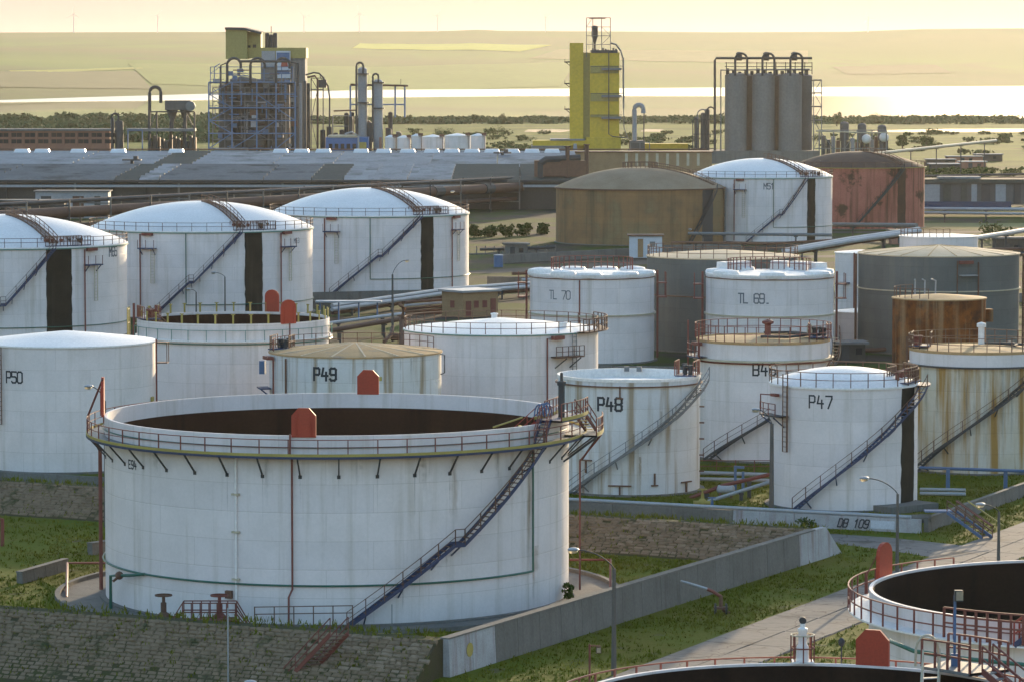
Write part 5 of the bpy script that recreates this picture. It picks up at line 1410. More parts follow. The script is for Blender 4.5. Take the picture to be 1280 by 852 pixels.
for s in (-.45, .45):
    b = MB(); b.box((s, 0, .22), (.2, .5, .45)); b.build('saddle', M['rail_rust'], t)
t = thing('blue_gantry', 'blue steel pipe frame standing behind the small vessel', 'pipe frame', (*gp(919, 612)[:2], 0))
for s in (0, .65):
    b = MB(); b.bar((s, 0, 0), (s, 0, 2.0 - s * .7), .22); b.build('upright', M['midblue'], t)
b = MB(); b.bar((-.1, 0, 1.95), (.75, 0, 1.9), .2); b.build('crossbar', M['midblue'], t)
valve('yellow valve on the grass between the P48 and P47 tanks', *gp(878, 632)[:2], .8, 'yellow')
valve('blue valve by the low wall between the P48 and P47 tanks', *gp(890, 640)[:2], .7, 'midblue')
t = thing('fence', 'brown railing in front of the B46 tank above the grass', 'fence', (*gp(872, 590)[:2], 0))
x1 = 6.6
for z in (.55, 1.05):
    b = MB(); b.bar((0, 0, z), (x1, 0, z), .06); b.build('rail', M['rail_red'], t)
for i in range(5):
    b = MB(); b.bar((x1 * i / 4, 0, 0), (x1 * i / 4, 0, 1.1), .08); b.build('post', M['rail_red'], t)
# blue pipe frame right of P47
t = thing('raised_pipe', 'long blue pipe on blue posts before the rust-streaked tank', 'pipe frame', (*gp(1150, 610)[:2], 0))
xa, ya = gp(1150, 610)[:2]
z_ = lambda px, py, Y: (at(px, py, Y)[0] - xa, Y - ya, at(px, py, Y)[2])
b = MB(); b.tube([z_(1150, 584, ya), z_(1215, 586, ya - 2), z_(1300, 589, ya - 4)], .13, 8); b.build('pipe', M['midblue'], t, True)
for px in (1185, 1257, 1300):
    q = z_(px, 586, ya - 2.5); b = MB(); b.bar((q[0], q[1], 0), q, .3); b.build('post', M['midblue'], t)
for k in range(2):
    pipe_thing('pipeline', ('nearer' if k else 'farther') + ' of two pale pipes lying beside the P47 plinth', [at(1150, 611 + k * 5, 305 - k * 2.5), at(1207, 612 + k * 5, 304 - k * 2.5)], .14, 'pale_pipe')

# ------------------------------------------------------------------ gear on the two tanks in the foreground
q = TB.P(theta(1010, 300, 1002, True), TB.R + .0, 11.9)
o = (TB.x + q[0], TB.Y + q[1], 11.95)
t = thing('vent_pedestal', 'white vent pedestal with a round grey cap inside a hooped rail on the nearest rim', 'pedestal', o)
b = MB(); b.lathe([(.26, 0), (.24, .6), (.17, .7), (.17, 1.15), (.2, 1.2), (.2, 1.3), (.1, 1.35), (.1, 1.5)], 12); b.box((0, 0, .0), (.85, .8, .08)); b.build('pedestal', M['white_roof'], t, True)
b = MB(); b.tube([(0, -.07, 1.62), (0, .07, 1.62)], .14, 14); b.tube([(0, -.09, 1.62), (0, -.07, 1.62)], .08, 10); b.build('cap', M['dark_steel'], t)
for hh in (.55, 1.05):
    b = MB(); b.lathe([(.43, hh - .025), (.48, hh - .025), (.48, hh + .025), (.43, hh + .025), (.43, hh - .025)], 20); b.build('hoop', M['rail_red'] if hh < .8 else M['cream'], t)
for i in range(8):
    a = i * pi / 4; b = MB(); b.bar((.455 * cos(a), .455 * sin(a), 0), (.455 * cos(a), .455 * sin(a), 1.05), .05); b.build('post', M['rail_red'], t)
q = TB.P(theta(1010, 300, 1049, True), TB.R + .3, 11.9); o = (TB.x + q[0], TB.Y + q[1], 11.7)
t = thing('marker_post', 'small black marker post behind the nearest rim', 'post', o)
b = MB(); b.bar((0, 0, 0), (0, 0, .9), .05); b.build('stake', M['dark_steel'], t)
b = MB(); b.ball((0, 0, 1.0), .13, 8, 1.4); b.build('head', M['dark_steel'], t)
# gauging platform with rails, hooped ladder and rolling stair on TB
a = theta(1010, 300, 1205, True)
k = plat(TB, a - 9, a + 9, TB.R - 1.1, TB.R + .9, 12.15, 'grey_steel', 'rim_platform')
for r_ in (TB.R - 1.05, TB.R + .85): rail(TB, r_, 12.2, a - 9, a + 9, 1.05, .5, 'rail_red', (1., .5), True, .06, name='platform_rail')
straight_stair(TB.o, np.array(TB.P(a - 10, TB.R - .3, 12.3)), np.array(TB.P(a - 26, TB.R + .2, 11.2)), .8, 6, np.array((.6, .8, 0)), 'rail_red', 'grey_steel', 'rail_red', 'platform_stair')
straight_stair(TB.o, np.array(TB.P(a + 6, TB.R - 1.0, 12.0)), np.array((TB.P(a + 6, TB.R - 1.0, 12.0)[0] - 1.2, -1.0, 5.5)), .7, 18, np.array((.95, .3, 0)), 'white_roof', 'white_roof', 'cream', 'rolling_ladder', .9, .06)
b = MB(); c = TB.P(a + 8, TB.R - .9, 12.2)
b.tube([(c[0] - .45 + .45 * (1 - cos(u)), c[1], c[2] + 1.2 * sin(u) ** .5 if u < 3.1 else c[2]) for u in np.linspace(0, pi, 12)], .05, 6); b.build('ladder_hoop', M['cream'], TB.o)
q = TB.P(a + 2.5, TB.R - .2, 12.2); o = (TB.x + q[0], TB.Y + q[1], 12.2)
t = thing('floodlight', 'blue floodlight mast on the nearest tank, in front of the dark mouth of the other', 'floodlight', o)
b = MB(); b.tube([(0, 0, 0), (0, 0, 2.75)], .055, 8); b.box((0, 0, .25), (.25, .2, .5)); b.build('mast', M['midblue'], t)
b = MB(); b.box((.12, -.1, 2.75), (.34, .26, .42), 0, .9); h = b.build('lamp_housing', M['dark_steel'], t)
b = MB(); b.box((.15, -.24, 2.75), (.26, .03, .34)); b.build('lamp_glass', M['lamp_glass'], h)
b = MB(); b.bar((0, 0, 2.7), (.12, -.05, 2.7), .06); b.build('bracket', M['midblue'], t)
# blue and yellow stair on TA, pipes below it
straight_stair(TA.o, np.array(TA.P(-29.5, TA.R + .55, 10.5)), np.array(TA.P(-17, TA.R + .2, 12.4)), .8, 9, np.array((-.4, -.9, 0)), 'blue', 'yellow', 'red', 'rim_stair', 1.0, .075)
straight_stair(TA.o, np.array(TA.P(-17, TA.R - .2, 12.4)), np.array((1.0, -5.0, 6.0)), .8, 16, np.array((-.4, -.9, 0)), 'blue', 'yellow', 'red', 'rolling_ladder', 1.0, .075)
rail(TA, TA.R + .95, 10.55, -46, -22, 1.3, .55, 'rail_red', (1., .75, .5), True, .07, name='platform_rail')
pipe_thing('hose_pipe', 'green pipe running between the two foreground tanks', [at(1112, 800, 152), at(1126, 806, 150), at(1142, 813, 149.5), at(1200, 822, 149), at(1300, 832, 149)], .09, 'green')
o = (at(737, 850, 205)[0], 205.0, 0)
t = thing('floodlight', 'low red floodlight post on the grass at the bottom', 'floodlight', o)
b = MB(); b.tube([(0, 0, 0), (0, 0, 3.2)], .06, 6); b.bar((0, 0, 3.1), (.55, 0, 3.1), .06); b.build('post', M['rail_red'], t)
b = MB(); b.box((.5, -.05, 2.9), (.3, .25, .4), 0, .8); h = b.build('lamp_housing', M['rail_rust'], t); b = MB(); b.box((.5, -.19, 2.88), (.22, .03, .28)); b.build('lamp_glass', M['lamp_glass'], h)
o = (at(680, 850, 196)[0], 196.0, 0); b = WB(o); b.tube([o, (o[0], o[1], 2.0)], .14, 8); b.box((o[0], o[1], 2.1), (.5, .4, .4), 0, .7); tag(b.build('hydrant', M['rail_red']), 'red hydrant head showing at the bottom edge', 'hydrant')

# ------------------------------------------------------------------ middle distance: hut, drum, pipe runs, racks
def hut(label, x, y, w, d, h, rz, wall, roofm, doors, name='hut', cat='hut', over=.4):
    """box building with door and window panels; doors = (face, offset along the face, z, width, height, material, name)"""
    t = thing(name, label, cat, (x, y, 0), None, rz)
    b = MB(); b.box((0, 0, h / 2), (w, d, h)); b.build('wall', M[wall], t)
    b = MB(); b.box((0, 0, h + .15), (w + 2 * over, d + 2 * over, .3)); b.build('roof', M[roofm], t)
    for f, s, z, ww, hh, mt, nm in doors:
        b = MB()
        if f == 'front': b.box((s, -d / 2 - .03, z + hh / 2), (ww, .10, hh))
        elif f == 'left': b.box((-w / 2 - .03, s, z + hh / 2), (.10, ww, hh))
        else: b.box((w / 2 + .03, s, z + hh / 2), (.10, ww, hh))
        b.build(nm, M[mt], t)
    return t
hx, hy = at(590, 396, 526)[0], 527.0
hut('ochre brick pump hut with red doors and a flat grey roof', hx - .3, hy, 6.2, 5.0, 3.5, R_(38), 'tan_brick', 'galv',
    [('front', -2.2, .1, .9, 2.2, 'rail_red', 'door'), ('front', -.8, 1.3, .8, 1.0, 'rail_red', 'window'), ('front', .7, 1.3, .8, 1.0, 'rail_red', 'window'), ('front', 2.2, .1, .9, 2.4, 'rail_red', 'door'), ('left', 0, 1.3, .9, 1.0, 'rail_red', 'window')])
o = gp(623, 334); t = thing('water_drum', 'upright blue drum beside the grey track', 'drum', o)
b = MB(); b.lathe([(.82, 0), (.82, 2.0), (.86, 2.0), (.86, 2.1)], 16); b.build('barrel', M['midblue'], t, True)
b = MB(); b.lathe([(.87, 2.1), (.87, 2.16), (.001, 2.3)], 16); b.build('lid', M['pale_pipe'], t, True)
for k, (dz, mt) in enumerate(((0, 'pale_pipe'), (.55, 'galv'), (-.5, 'rust_pipe'))):
    pipe_thing('pipeline', ('upper pale', 'topmost grey', 'lowest rusty')[k] + ' pipe of the bundle running from the open-topped tank to the hut', [at(415, 387, 522 + k), at(560, 366, 552 + k), at(692, 356, 578 + k)] if dz == 0 else [tuple(np.array(at(x_, y_, Y_ + k * 1.2)) + np.array((0, 0, dz))) for x_, y_, Y_ in ((415, 387, 522), (560, 366, 552), (692, 356, 578))], .3, mt, sup=9)
pipe_thing('pipeline', 'brown pipe passing behind the open-topped tank with yellow stubs', [at(395, 416, 470), at(455, 406, 480), at(505, 398, 488)], .32, 'rust_pipe', sup=7)
pipe_thing('pipeline', 'pale pipe above the brown one behind the open-topped tank', [at(395, 406, 476), at(505, 392, 492)], .22, 'pale_pipe', sup=7)
t = thing('canopy', 'flat pale metal canopy between the domed tanks and the lamp post', 'canopy', (*gp(436, 400)[:2], 0))
b = MB(); b.box((0, 0, 2.6), (9.2, 2.4, .22)); b.build('roof_sheet', M['pale_pipe'], t)
for s in (-4, -1.4, 1.4, 4):
    b = MB(); b.bar((s, 0, 0), (s, 0, 2.5), .22); b.build('post', M['midblue'], t)
valve('cluster valve on the brown riser by the broad white tank', *gp(506, 428)[:2], 2.0, 'rail_rust')
frame_pipe('rust brown riser pipe by the lamp post and the broad white tank', [(*gp(502, 430)[:2], 0), at(502, 400, 475), at(505, 385, 475), at(499, 380, 475)], .3, 'rail_rust', 'riser_pipe')
frame_pipe('bent brown pipe end at the foot of the tall lamp post', [at(480, 427, 472), at(489, 418, 474), at(491, 408, 476)], .25, 'rail_rust', 'riser_pipe')
for k in range(5):
    pipe_thing('pipeline', ('first', 'second', 'third', 'fourth', 'fifth')[k] + ' brown pipe counting up, stacked left of the ochre hut', [at(506, 394 - k * 4.0, 528), at(556, 391 - k * 4.2, 532)], .2, ('rust_pipe', 'rail_rust', 'rust_pipe', 'pale_pipe', 'rail_rust')[k], group='pipes stacked by the hut')
# pale pipes rising to the right
for k in range(3):
    off = np.array((0, k * 1.6, (0, .3, -.5)[k]))
    pipe_thing('pipeline', ('nearest', 'middle', 'farthest')[k] + ' of three pale pipes rising to the right towards the rusty bin', [tuple(np.array(at(980, 316, 590)) + off), tuple(np.array(at(1060, 302, 610)) + off), tuple(np.array(at(1150, 289, 628)) + off)], (.42, .36, .36)[k], ('pale_pipe', 'galv', 'rust_pipe')[k], sup=12, group='pipes towards the rusty bin')
pipe_thing('pipeline', 'long pale pipe at the right edge behind the wide grey tank', [at(1212, 299, 610), at(1300, 285, 650)], .42, 'pale_pipe', sup=14)
pipe_thing('pipeline', 'grey pipe crossing the foot of the red domed tank', [at(1040, 281, 780), at(1146, 282, 760)], .45, 'grey_steel', sup=12)
pipe_thing('pipeline', 'grey pipe on low posts crossing the foot of the M51 tank', [at(860, 292, 720), at(1040, 294, 715)], .3, 'grey_steel', sup=12)
pipe_thing('pipeline', 'thin dark pipe on posts in front of the brown domed tank', [at(840, 303, 690), at(960, 305, 680), at(1045, 300, 680)], .22, 'rail_rust', sup=8)
pipe_thing('pipeline', 'long yellow pipe slanting over the far right yard', [at(1088, 193, 1120), at(1245, 176, 1240)], .5, 'cream', sup=25)
o = gp(1153, 296); t = thing('rusty_bin', 'square rusty steel bin beside the red domed tank', 'bin', (at(1153, 290, 640)[0], 640, 0))
b = MB(); b.box((0, 0, 3.9), (2.7, 2.6, 4.6), 0, .98); b.build('casing', M['rust_tank'], t)
for sx in (-1.1, 1.1):
    for sy in (-1, 1):
        b = MB(); b.bar((sx, sy, 0), (sx, sy, 1.6), .25); b.build('leg', M['dark_steel'], t)
b = MB()
for z in (3.0, 5.0): b.box((0, 0, z), (2.85, 2.75, .16))
b.build('stiffening_bands', M['rail_rust'], t)
hut('pink brick hut with a pale flat roof beyond the wide grey tank', at(1205, 300, 628)[0], 628, 5.2, 5.0, 4.2, R_(-8), 'brick', 'galv', [('front', -1, .2, 1.0, 2.2, 'dark_steel', 'door'), ('front', 1.2, 1.4, 1.0, 1.0, 'glass_dark', 'window')])
hut('pale sheet metal kiosk in front of the brown domed tank', at(807, 304, 690)[0], 690, 6.0, 3.0, 4.0, 0, 'sign_white', 'rail_rust', [('front', -1.0, .1, 1.0, 3.4, 'tan_brick', 'door'), ('front', 1.2, 2, 1.0, 1.0, 'grey_steel', 'window')])
for lab, A, B, h_ in (('low grey bund wall at the foot of the third domed tank', (-42, 556), (-2, 572), 1.3), ('low grey bund wall behind the ochre hut and the pale pipes', (-4, 600), (34, 590), 1.5),
                      ('low dark bund wall beside the two TL tanks', (1, 428), (22, 425), 1.0), ('low grey bund wall beyond the wide grey tank', (50, 560), (98, 556), 1.4), ('long grey boundary wall along the service track', (-2, 668), (44, 716), 1.6)):
    wall_along('bund_wall', lab, A, B, h_, .3, 6.0, lambda i, n: M['concrete'], coping=False)
for k, (px, py, Y_, L_, mt) in enumerate(((1040, 430, 470, 9, 'pale_pipe'), (1046, 436, 462, 8, 'rail_red'), (1052, 442, 455, 9, 'rust_pipe'), (1100, 322, 560, 16, 'rust_pipe'), (1110, 316, 575, 18, 'pale_pipe'), (1235, 312, 575, 14, 'rust_pipe'), (1240, 318, 560, 14, 'dark_steel'), (640, 342, 610, 12, 'rust_pipe'), (652, 350, 590, 10, 'pale_pipe'), (600, 312, 690, 14, 'dark_steel'))):
    q = at(px, py, Y_); q = (q[0], q[1], max(.5, q[2])); pipe_thing('pipeline', ('pale pipe right of the TL 69 tank', 'red pipe right of the TL 69 tank', 'brown pipe nearest the viewer right of the TL 69 tank', 'brown pipe left of the pink hut', 'pale pipe left of the pink hut', 'brown pipe at the right edge beyond the wide grey tank', 'dark pipe at the right edge beyond the wide grey tank', 'brown pipe above the small pipes beside the TL 70 tank', 'pale pipe close to the left side of the TL 70 tank', 'dark pipe beyond the blue drum')[k], [q, (q[0] + L_ * .5, q[1] + 2, q[2]), (q[0] + L_, q[1] + 3, q[2] + .3)], .26, mt, sup=4)
for k, (px, py, Y_, w_, h_, wl, lab) in enumerate(((1128, 305, 600, 5, 2.6, 'brick', 'small brick shed left of the pink hut among pipes'), (1262, 318, 590, 6, 3.0, 'shed_wall', 'dark shed at the right edge below the pale pipe'), (1062, 452, 440, 3.2, 2.2, 'shed_wall', 'tiny dark shed at the foot of the wide grey tank'), (645, 322, 640, 4, 2.4, 'concrete', 'small concrete kiosk right of the blue drum'))):
    q = gp(px, py); hut(lab, q[0], q[1], w_, 3.0, h_, R_(6), wl, 'shed_grey', [('front', -.8, .1, .9, 1.9, 'dark_steel', 'door'), ('front', .8, 1.0, .8, .8, 'glass_dark', 'window')], 'shed', 'shed')
# pipe rack with the big rusty main
t = thing('pipe_rack', 'long rack of rusty mains on trestles behind the domed tanks', 'pipe rack', (-103.0, 748.0, 0))
A_, B_ = np.array((-112.0, 732.0)), np.array((16.0, 956.0)); d_ = (B_ - A_) / np.linalg.norm(B_ - A_); n_ = np.array((d_[1], -d_[0]))
Lr = np.linalg.norm(B_ - A_)
def rk(s, w, z): p = A_ + d_ * s + n_ * w; return (p[0] + 103, p[1] - 748, z)
for w, z, r_, mt in ((3.2, 5.6, 1.15, 'rust_pipe'), (.2, 5.0, .55, 'dark_steel'), (-1.4, 5.0, .5, 'rust_pipe'), (-3.0, 5.1, .6, 'dark_steel'), (2.0, 2.6, .4, 'rust_pipe'), (0, 2.6, .45, 'dark_steel'), (-2, 2.6, .35, 'rust_pipe'), (-1.0, 7.6, .4, 'dark_steel'), (-2.6, 7.6, .4, 'rust_pipe')):
    b = MB(); b.tube([rk(0, w, z), rk(Lr * .5, w, z), rk(Lr, w, z)], r_, 10); b.build('main', M[mt], t, True)
for i in range(18):
    s = Lr * (i + .5) / 18; b = MB()
    for w in (-3.6, 4.2): b.bar(rk(s, w, 0), rk(s, w, 8.2), .35)
    for z in (2.0, 4.3, 7.0): b.bar(rk(s, -3.7, z), rk(s, 4.3, z), .3)
    b.build('trestle', M['concrete'] if i % 2 else M['dark_steel'], t)
for s in (140, 182, 206):
    b = MB(); b.tube([rk(s, 3.2, 5.6), rk(s + 4, 3.2, 5.6)], 1.35, 10); b.build('expansion_joint', M['dark_steel'], t)
# dark rack right behind, the row of posts and a blue-grey shed
hut('blue-grey sheet shed under the pipe rack at the left', at(84, 255, 860)[0], 872, 17, 6, 6.2, 0, 'vessel_light', 'shed_grey', [('front', -6, .2, 2.4, 5, 'dark_steel', 'door'), ('front', 1.5, .2, 2.6, 5, 'rust_pipe', 'door'), ('front', 6, .2, 1.4, 5, 'shed_dark', 'door')], 'shed', 'shed')
hut('low dark workshop below the big roof at the far left', at(20, 262, 840)[0], 850, 20, 6, 4.8, 0, 'shed_wall', 'shed_grey', [('front', -5, 1, 3, 2.6, 'glass_dark', 'window'), ('front', 1, 1, 3, 2.6, 'tan_brick', 'window'), ('front', 6, 1, 3, 2.6, 'glass_dark', 'window')], 'workshop', 'workshop')
t = thing('fence', 'row of pale concrete fence posts along the grey track', 'fence', (at(600, 300, 700)[0], 700, 0), None, R_(8))
for i in range(12):
    b = MB(); b.box((i * 1.7 - 4, i * .2, .8), (.18, .18, 1.6)); b.build('post', M['concrete'], t)
b = MB(); b.box((5.2, 1.1, .12), (19, .25, .3), R_(6)); b.build('kerb', M['concrete'], t)

# ------------------------------------------------------------------ the long shed
SX0, SX1, SY0, SY1, SZ0, SZ1 = -190.0, 18.0, 925.0, 1068.0, 7.4, 10.9
t = thing('long_shed', 'very long low shed with a patchwork of grey and pale roofing', 'shed', ((SX0 + SX1) / 2, SY0, 0))
ox, oy = (SX0 + SX1) / 2, SY0
zr = lambda y: SZ0 + (SZ1 - SZ0) * (y - SY0) / (SY1 - SY0)
b = MB(); b.box((0, (SY1 - SY0) / 2, SZ0 / 2 - .2), (SX1 - SX0 - 1, SY1 - SY0 - 1, SZ0 - .5)); b.build('wall', M['shed_wall'], t)
def rpanel(x0, x1, y0, y1, mt, lift=0.0, nm='roof_panel'):
    """roof section of added low ridges, so the slopes in view stay unlit"""
    b = MB(); g_ = .12; n = max(1, int(round((y1 - y0) / 11.7))); dy = (y1 - y0 - 2 * g_) / n
    ln = []
    for i in range(n):
        for f, r in ((0.0, 0.0), (.62, 1.05), (1.0, 0.0)):  # ridge profile added to turn the roofing away from the low sun
            if i and f == 0: continue
            y = y0 + g_ + (i + f) * dy; ln.append((y, zr(y) + lift + r - .45))
    ln = [(y0 + g_, zr(y0) + lift - .9)] + ln + [(y1 - g_, zr(y1) + lift - .9)]
    vs = [(x - ox, y - oy, z) for y, z in ln for x in (x0 + g_, x1 - g_)]
    b.add(vs, [(2 * i, 2 * i + 1, 2 * i + 3, 2 * i + 2) for i in range(len(ln) - 1)] + [tuple(range(0, len(vs), 2)), tuple(range(len(vs) - 1, 0, -2))])
    return b.build(nm, M[mt], t)
ym = 995.0
lower = [(-190, -160, 'shed_grey'), (-160, -130, 'shed_grey'), (-130, -99, 'shed_grey'), (-99, -93, 'shed_dark'), (-93, -88, 'shed_light'), (-88, -62, 'shed_grey'), (-62, -50, 'shed_grey'), (-50, -42, 'shed_dark'), (-42, -36, 'shed_light'), (-36, -26, 'shed_light'), (-26, -15, 'shed_light'), (-15, 2, 'shed_dark'), (2, 18, 'shed_dark')]
for x0, x1, m_ in lower: rpanel(x0, x1, SY0, ym, m_, 0 if m_ != 'shed_light' else .06)
upper = [(-190, -150), (-150, -118), (-118, -96), (-96, -86), (-86, -64), (-64, -48), (-48, -22), (-22, -4), (-4, 18)]
for i, (x0, x1) in enumerate(upper): rpanel(x0, x1, ym, SY1, 'shed_light' if i != 3 else 'shed_dark', .05 * (i % 2))
for x0 in (-38, -31.5, -24): rpanel(x0, x0 + 3.4, 926, 994, 'shed_light', .16, 'roof_light')
for px in (30, 55, 100, 150, 222, 452, 480, 510, 540, 565, 590, 615, 640, 665, 690, 405, 378, 352):
    x = at(px, 192, 1066)[0]
    b = MB(); b.box((x - ox, 1062 - oy, SZ1 + .55), (4.6, 3, 1.1), 0, .8); b.build('skylight', M['skylight'], t)
b = MB(); b.box((0, -.35, SZ0 - .35), (SX1 - SX0 + 1, .6, .55)); b.build('gutter', M['dark_steel'], t)
b = MB(); b.box((0, -.6, SZ0 - 1.6), (SX1 - SX0 + 1, .5, .6)); b.build('cable_tray', M['vessel_light'], t)
for i in range(24):
    b = MB(); b.box((-100 + i * 8.6, -.3, SZ0 / 2 - .4), (.5, .5, SZ0 - .8)); b.build('column', M['shed_wall'] if i % 3 else M['concrete'], t)
for px, py in ((165, 200), (628, 200)):
    q = at(px, py, 1000 if px < 300 else 1040); b = MB(); b.box((q[0] - ox, q[1] - oy, zr(q[1]) + 1.2), (5, 3, .4)); b.box((q[0] - ox, q[1] - oy, zr(q[1]) + .5), (.8, .8, 1.2)); b.box((q[0] - ox + 1, q[1] - oy, zr(q[1]) + 1.7), (1.2, 1, 1.0)); b.build('roof_fan', M['dark_steel'], t)
# thin pipe rack along the far side of the shed roof
t = thing('pipe_rack', 'thin dark pipe rack running along the foot of the distant plant', 'pipe rack', (-60, 1150, 0))
for z, r_, mt in ((9.3, .35, 'dark_steel'), (8.5, .3, 'rust_pipe'), (10.0, .22, 'rail_rust')):
    b = MB(); b.tube([(-180, 0, z), (120, 0, z)], r_, 6); b.build('main', M[mt], t)
for i in range(16):
    b = MB(); b.box((-170 + i * 19, 0, 5), (.5, 1.6, 10)); b.build('trestle', M['dark_steel'], t)
# ducts and fan gear over the right end of the shed
t = thing('duct_work', 'tangle of dark ducts with two stacks at the right end of the long shed', 'ducts', (at(700, 225, 935)[0], 930, 0))
b = MB(); b.tube([(-5, 0, 11.2), (-3.5, 0, 12.2), (-1, 0, 12.3), (5, 1, 12.6)], .9, 8); b.tube([(-5, 0, 6), (-5, 0, 11.6)], .9, 8); b.build('duct', M['dark_steel'], t, True)
for s, h in ((1.8, 15.3), (6.6, 15.8)):
    b = MB(); b.tube([(s, 0, 6), (s, 0, h)], .55, 8); b.tube([(s, 0, h), (s, 0, h + .3)], .8, 8); b.build('stack', M['rust_pipe'], t)
b = MB(); b.box((0, 1, 10), (13, 3, 4)); b.build('casing', M['rail_rust'], t)
hut('low ochre block with white posts behind the brown dome', at(800, 205, 1090)[0], 1095, 42, 12, 10.4, 0, 'tan_brick', 'rail_rust', [('front', s, 6.5, .8, 3.6, 'cream', 'post') for s in range(-4, 18, 3)], 'store', 'store')
# ------------------------------------------------------------------ right middle distance
t = thing('pipe_gallery', 'long low grey gallery building with dark openings at the far right', 'building', (at(1225, 250, 880)[0], 885, 0))
b = MB(); b.box((6, 6, 5.2), (46, 12, 5.2)); b.build('wall', M['vessel'], t)
b = MB(); b.box((6, 6, 8.2), (48, 13.5, .9)); b.build('roof', M['shed_dark'], t)
b = MB(); b.box((-4, 4, 9.0), (10, 5, .5)); b.build('roof_sheet', M['shed_light'], t)
for s, w_, mt in ((-12.5, 7.0, 'vessel_light'), (-7.2, 1.8, 'shed_dark'), (-3.2, 1.4, 'shed_dark'), (-.8, 1.3, 'vessel_light'), (2.0, 2.0, 'dark_steel'), (5.5, 2.4, 'vessel_light'), (9.5, 1.6, 'dark_steel'), (14, 3, 'tan_brick'), (19, 3, 'tan_brick'), (24, 3, 'vessel_light')):
    b = MB(); b.box((s, -.12, 5.2), (w_, .3, 4.6)); b.build('bay_panel', M[mt], t)
b = MB(); b.box((-3, -.3, 2.6), (22, .5, 1.6)); b.build('blue_plinth', M['blue'], t)
pipe_thing('pipeline', 'pale pipe on low posts crossing before the long grey gallery', [at(1155, 261, 850), at(1310, 262, 850)], .35, 'pale_pipe', sup=9)
pipe_thing('pipeline', 'second pale pipe a little lower before the long grey gallery', [at(1155, 266, 845), at(1310, 268, 845)], .3, 'galv', sup=9)
b = MB(); b.add([gp(1150, 284, .01), gp(1320, 284, .01), gp(1320, 279, .01), gp(1150, 279, .01)], [(0, 1, 2, 3)]); b.build('grass_strip', mat('bright_grass', (0.13, 0.16, 0.03), 1.0, (0.10, 0.12, 0.03), .05, .7, coords='World'), kind='structure')  # strip of grass in a brighter green than the yard
t = thing('pipe_rack', 'low pipe rack leading from the red dome to the right edge', 'pipe rack', (at(1155, 228, 960)[0], 960, 0))
for k, (z, r_) in enumerate(((6.2, .5), (5.2, .4), (7.2, .35))):
    b = MB(); b.tube([(0, k, z), (60, k + 10, z + .8)], r_, 6); b.build('main', M[('rust_pipe', 'pale_pipe', 'dark_steel')[k]], t)
for i in range(7):
    b = MB(); b.box((i * 9 + 2, i * 1.5 + 1, 3.4), (.4, 2.6, 6.8)); b.build('trestle', M['dark_steel'], t)
for k, (px, py, w_) in enumerate(((1175, 206, 10), (1205, 202, 13), (1235, 199, 10), (1215, 209, 9), (1180, 212, 10))):
    q = gp(px, py + 3); hut(('left one of the three upper low stores', 'middle one of the three upper low stores', 'right one of the three upper low stores', 'right one of the two lower low stores', 'left one of the two lower low stores')[k] + ' beyond the grey gallery', q[0], q[1], w_, 5, 2.6, R_(3), 'brick' if k % 2 else 'shed_wall', 'shed_light' if k < 3 else 'pale_pipe', [('front', -1, .4, 1.4, 1.8, 'dark_steel', 'door'), ('front', 2, 1, 1.2, 1.0, 'glass_dark', 'window')], 'storehouse', 'storehouse')

# ------------------------------------------------------------------ the distant works, about 1.3 km away
YP = 1300.0
SC = YP / FPX
def wp(px, py, dy=0.0): return at(px, py, YP + dy)
class Plant:
    def __init__(s, name, label, cat, px, group='process units of the distant works'):
        s.o = (at(px, 190, YP)[0], YP, 0.0); s.t = thing(name, label, cat, s.o, group)
    def box(s, name, mt, px0, px1, py0, py1, dy=0.0, depth=8.0, parent=None, taper=1.0):
        a, c = wp(px0, py0, dy), wp(px1, py1, dy)
        b = WB(s.o); b.box(((a[0] + c[0]) / 2, YP + dy + depth / 2, (a[2] + c[2]) / 2), (abs(c[0] - a[0]), depth, abs(a[2] - c[2])), 0, taper)
        return b.build(name, M[mt], parent or s.t)
    def cyl(s, name, mt, px0, px1, py0, py1, dy=0.0, dome=.3, parent=None, n=20, cone=0.0):
        a, c = wp(px0, py0, dy), wp(px1, py1, dy); r = abs(c[0] - a[0]) / 2; zt, zb = a[2], max(c[2], 0)
        b = WB(s.o); b.lathe([(r * (1 - cone), zb), (r, zb + (r * 1.2 if cone else 0)), (r, zt - r * dome), (r * .7, zt - r * dome * .35), (.001, zt)], n, ((a[0] + c[0]) / 2, YP + dy + r, 0))
        return b.build(name, M[mt], parent or s.t, True)
    def pipe(s, name, mt, pts, w, dy=0.0, parent=None):
        b = WB(s.o); b.tube([wp(p[0], p[1], dy + (p[2] if len(p) > 2 else 0)) for p in pts], w * SC / 2, 8)
        return b.build(name, M[mt], parent or s.t, True)
    def bar(s, name, mt, p, q, w, dy=0.0, parent=None):
        b = WB(s.o); b.bar(wp(p[0], p[1], dy), wp(q[0], q[1], dy), w * SC); return b.build(name, M[mt], parent or s.t)
    def arch(s, name, mt, px0, px1, ytop, yb0, yb1, w, dy=0.0):
        r = (px1 - px0) / 2
        pts = [(px0, yb0)] + [(px0 + r - r * cos(u), ytop + r - r * sin(u)) for u in np.linspace(0, pi, 9)] + [(px1, yb1)]
        return s.pipe(name, mt, pts, w, dy)
    def lattice(s, xs_, ys_, mt, w, dy=0.0, brace=()):
        for x in xs_: s.bar('column', mt, (x, ys_[0]), (x, ys_[-1] + 16), w, dy)
        for y in ys_: s.bar('beam', mt, (xs_[0], y), (xs_[-1], y), w * .8, dy - .4)
        for i, j, k in brace:
            x0, x1, y0, y1 = xs_[i], xs_[i + 1], ys_[j], ys_[j + 1]
            s.bar('brace', mt, (x0, y0 if k else y1), (x1, y1 if k else y0), w * .6, dy - .2)

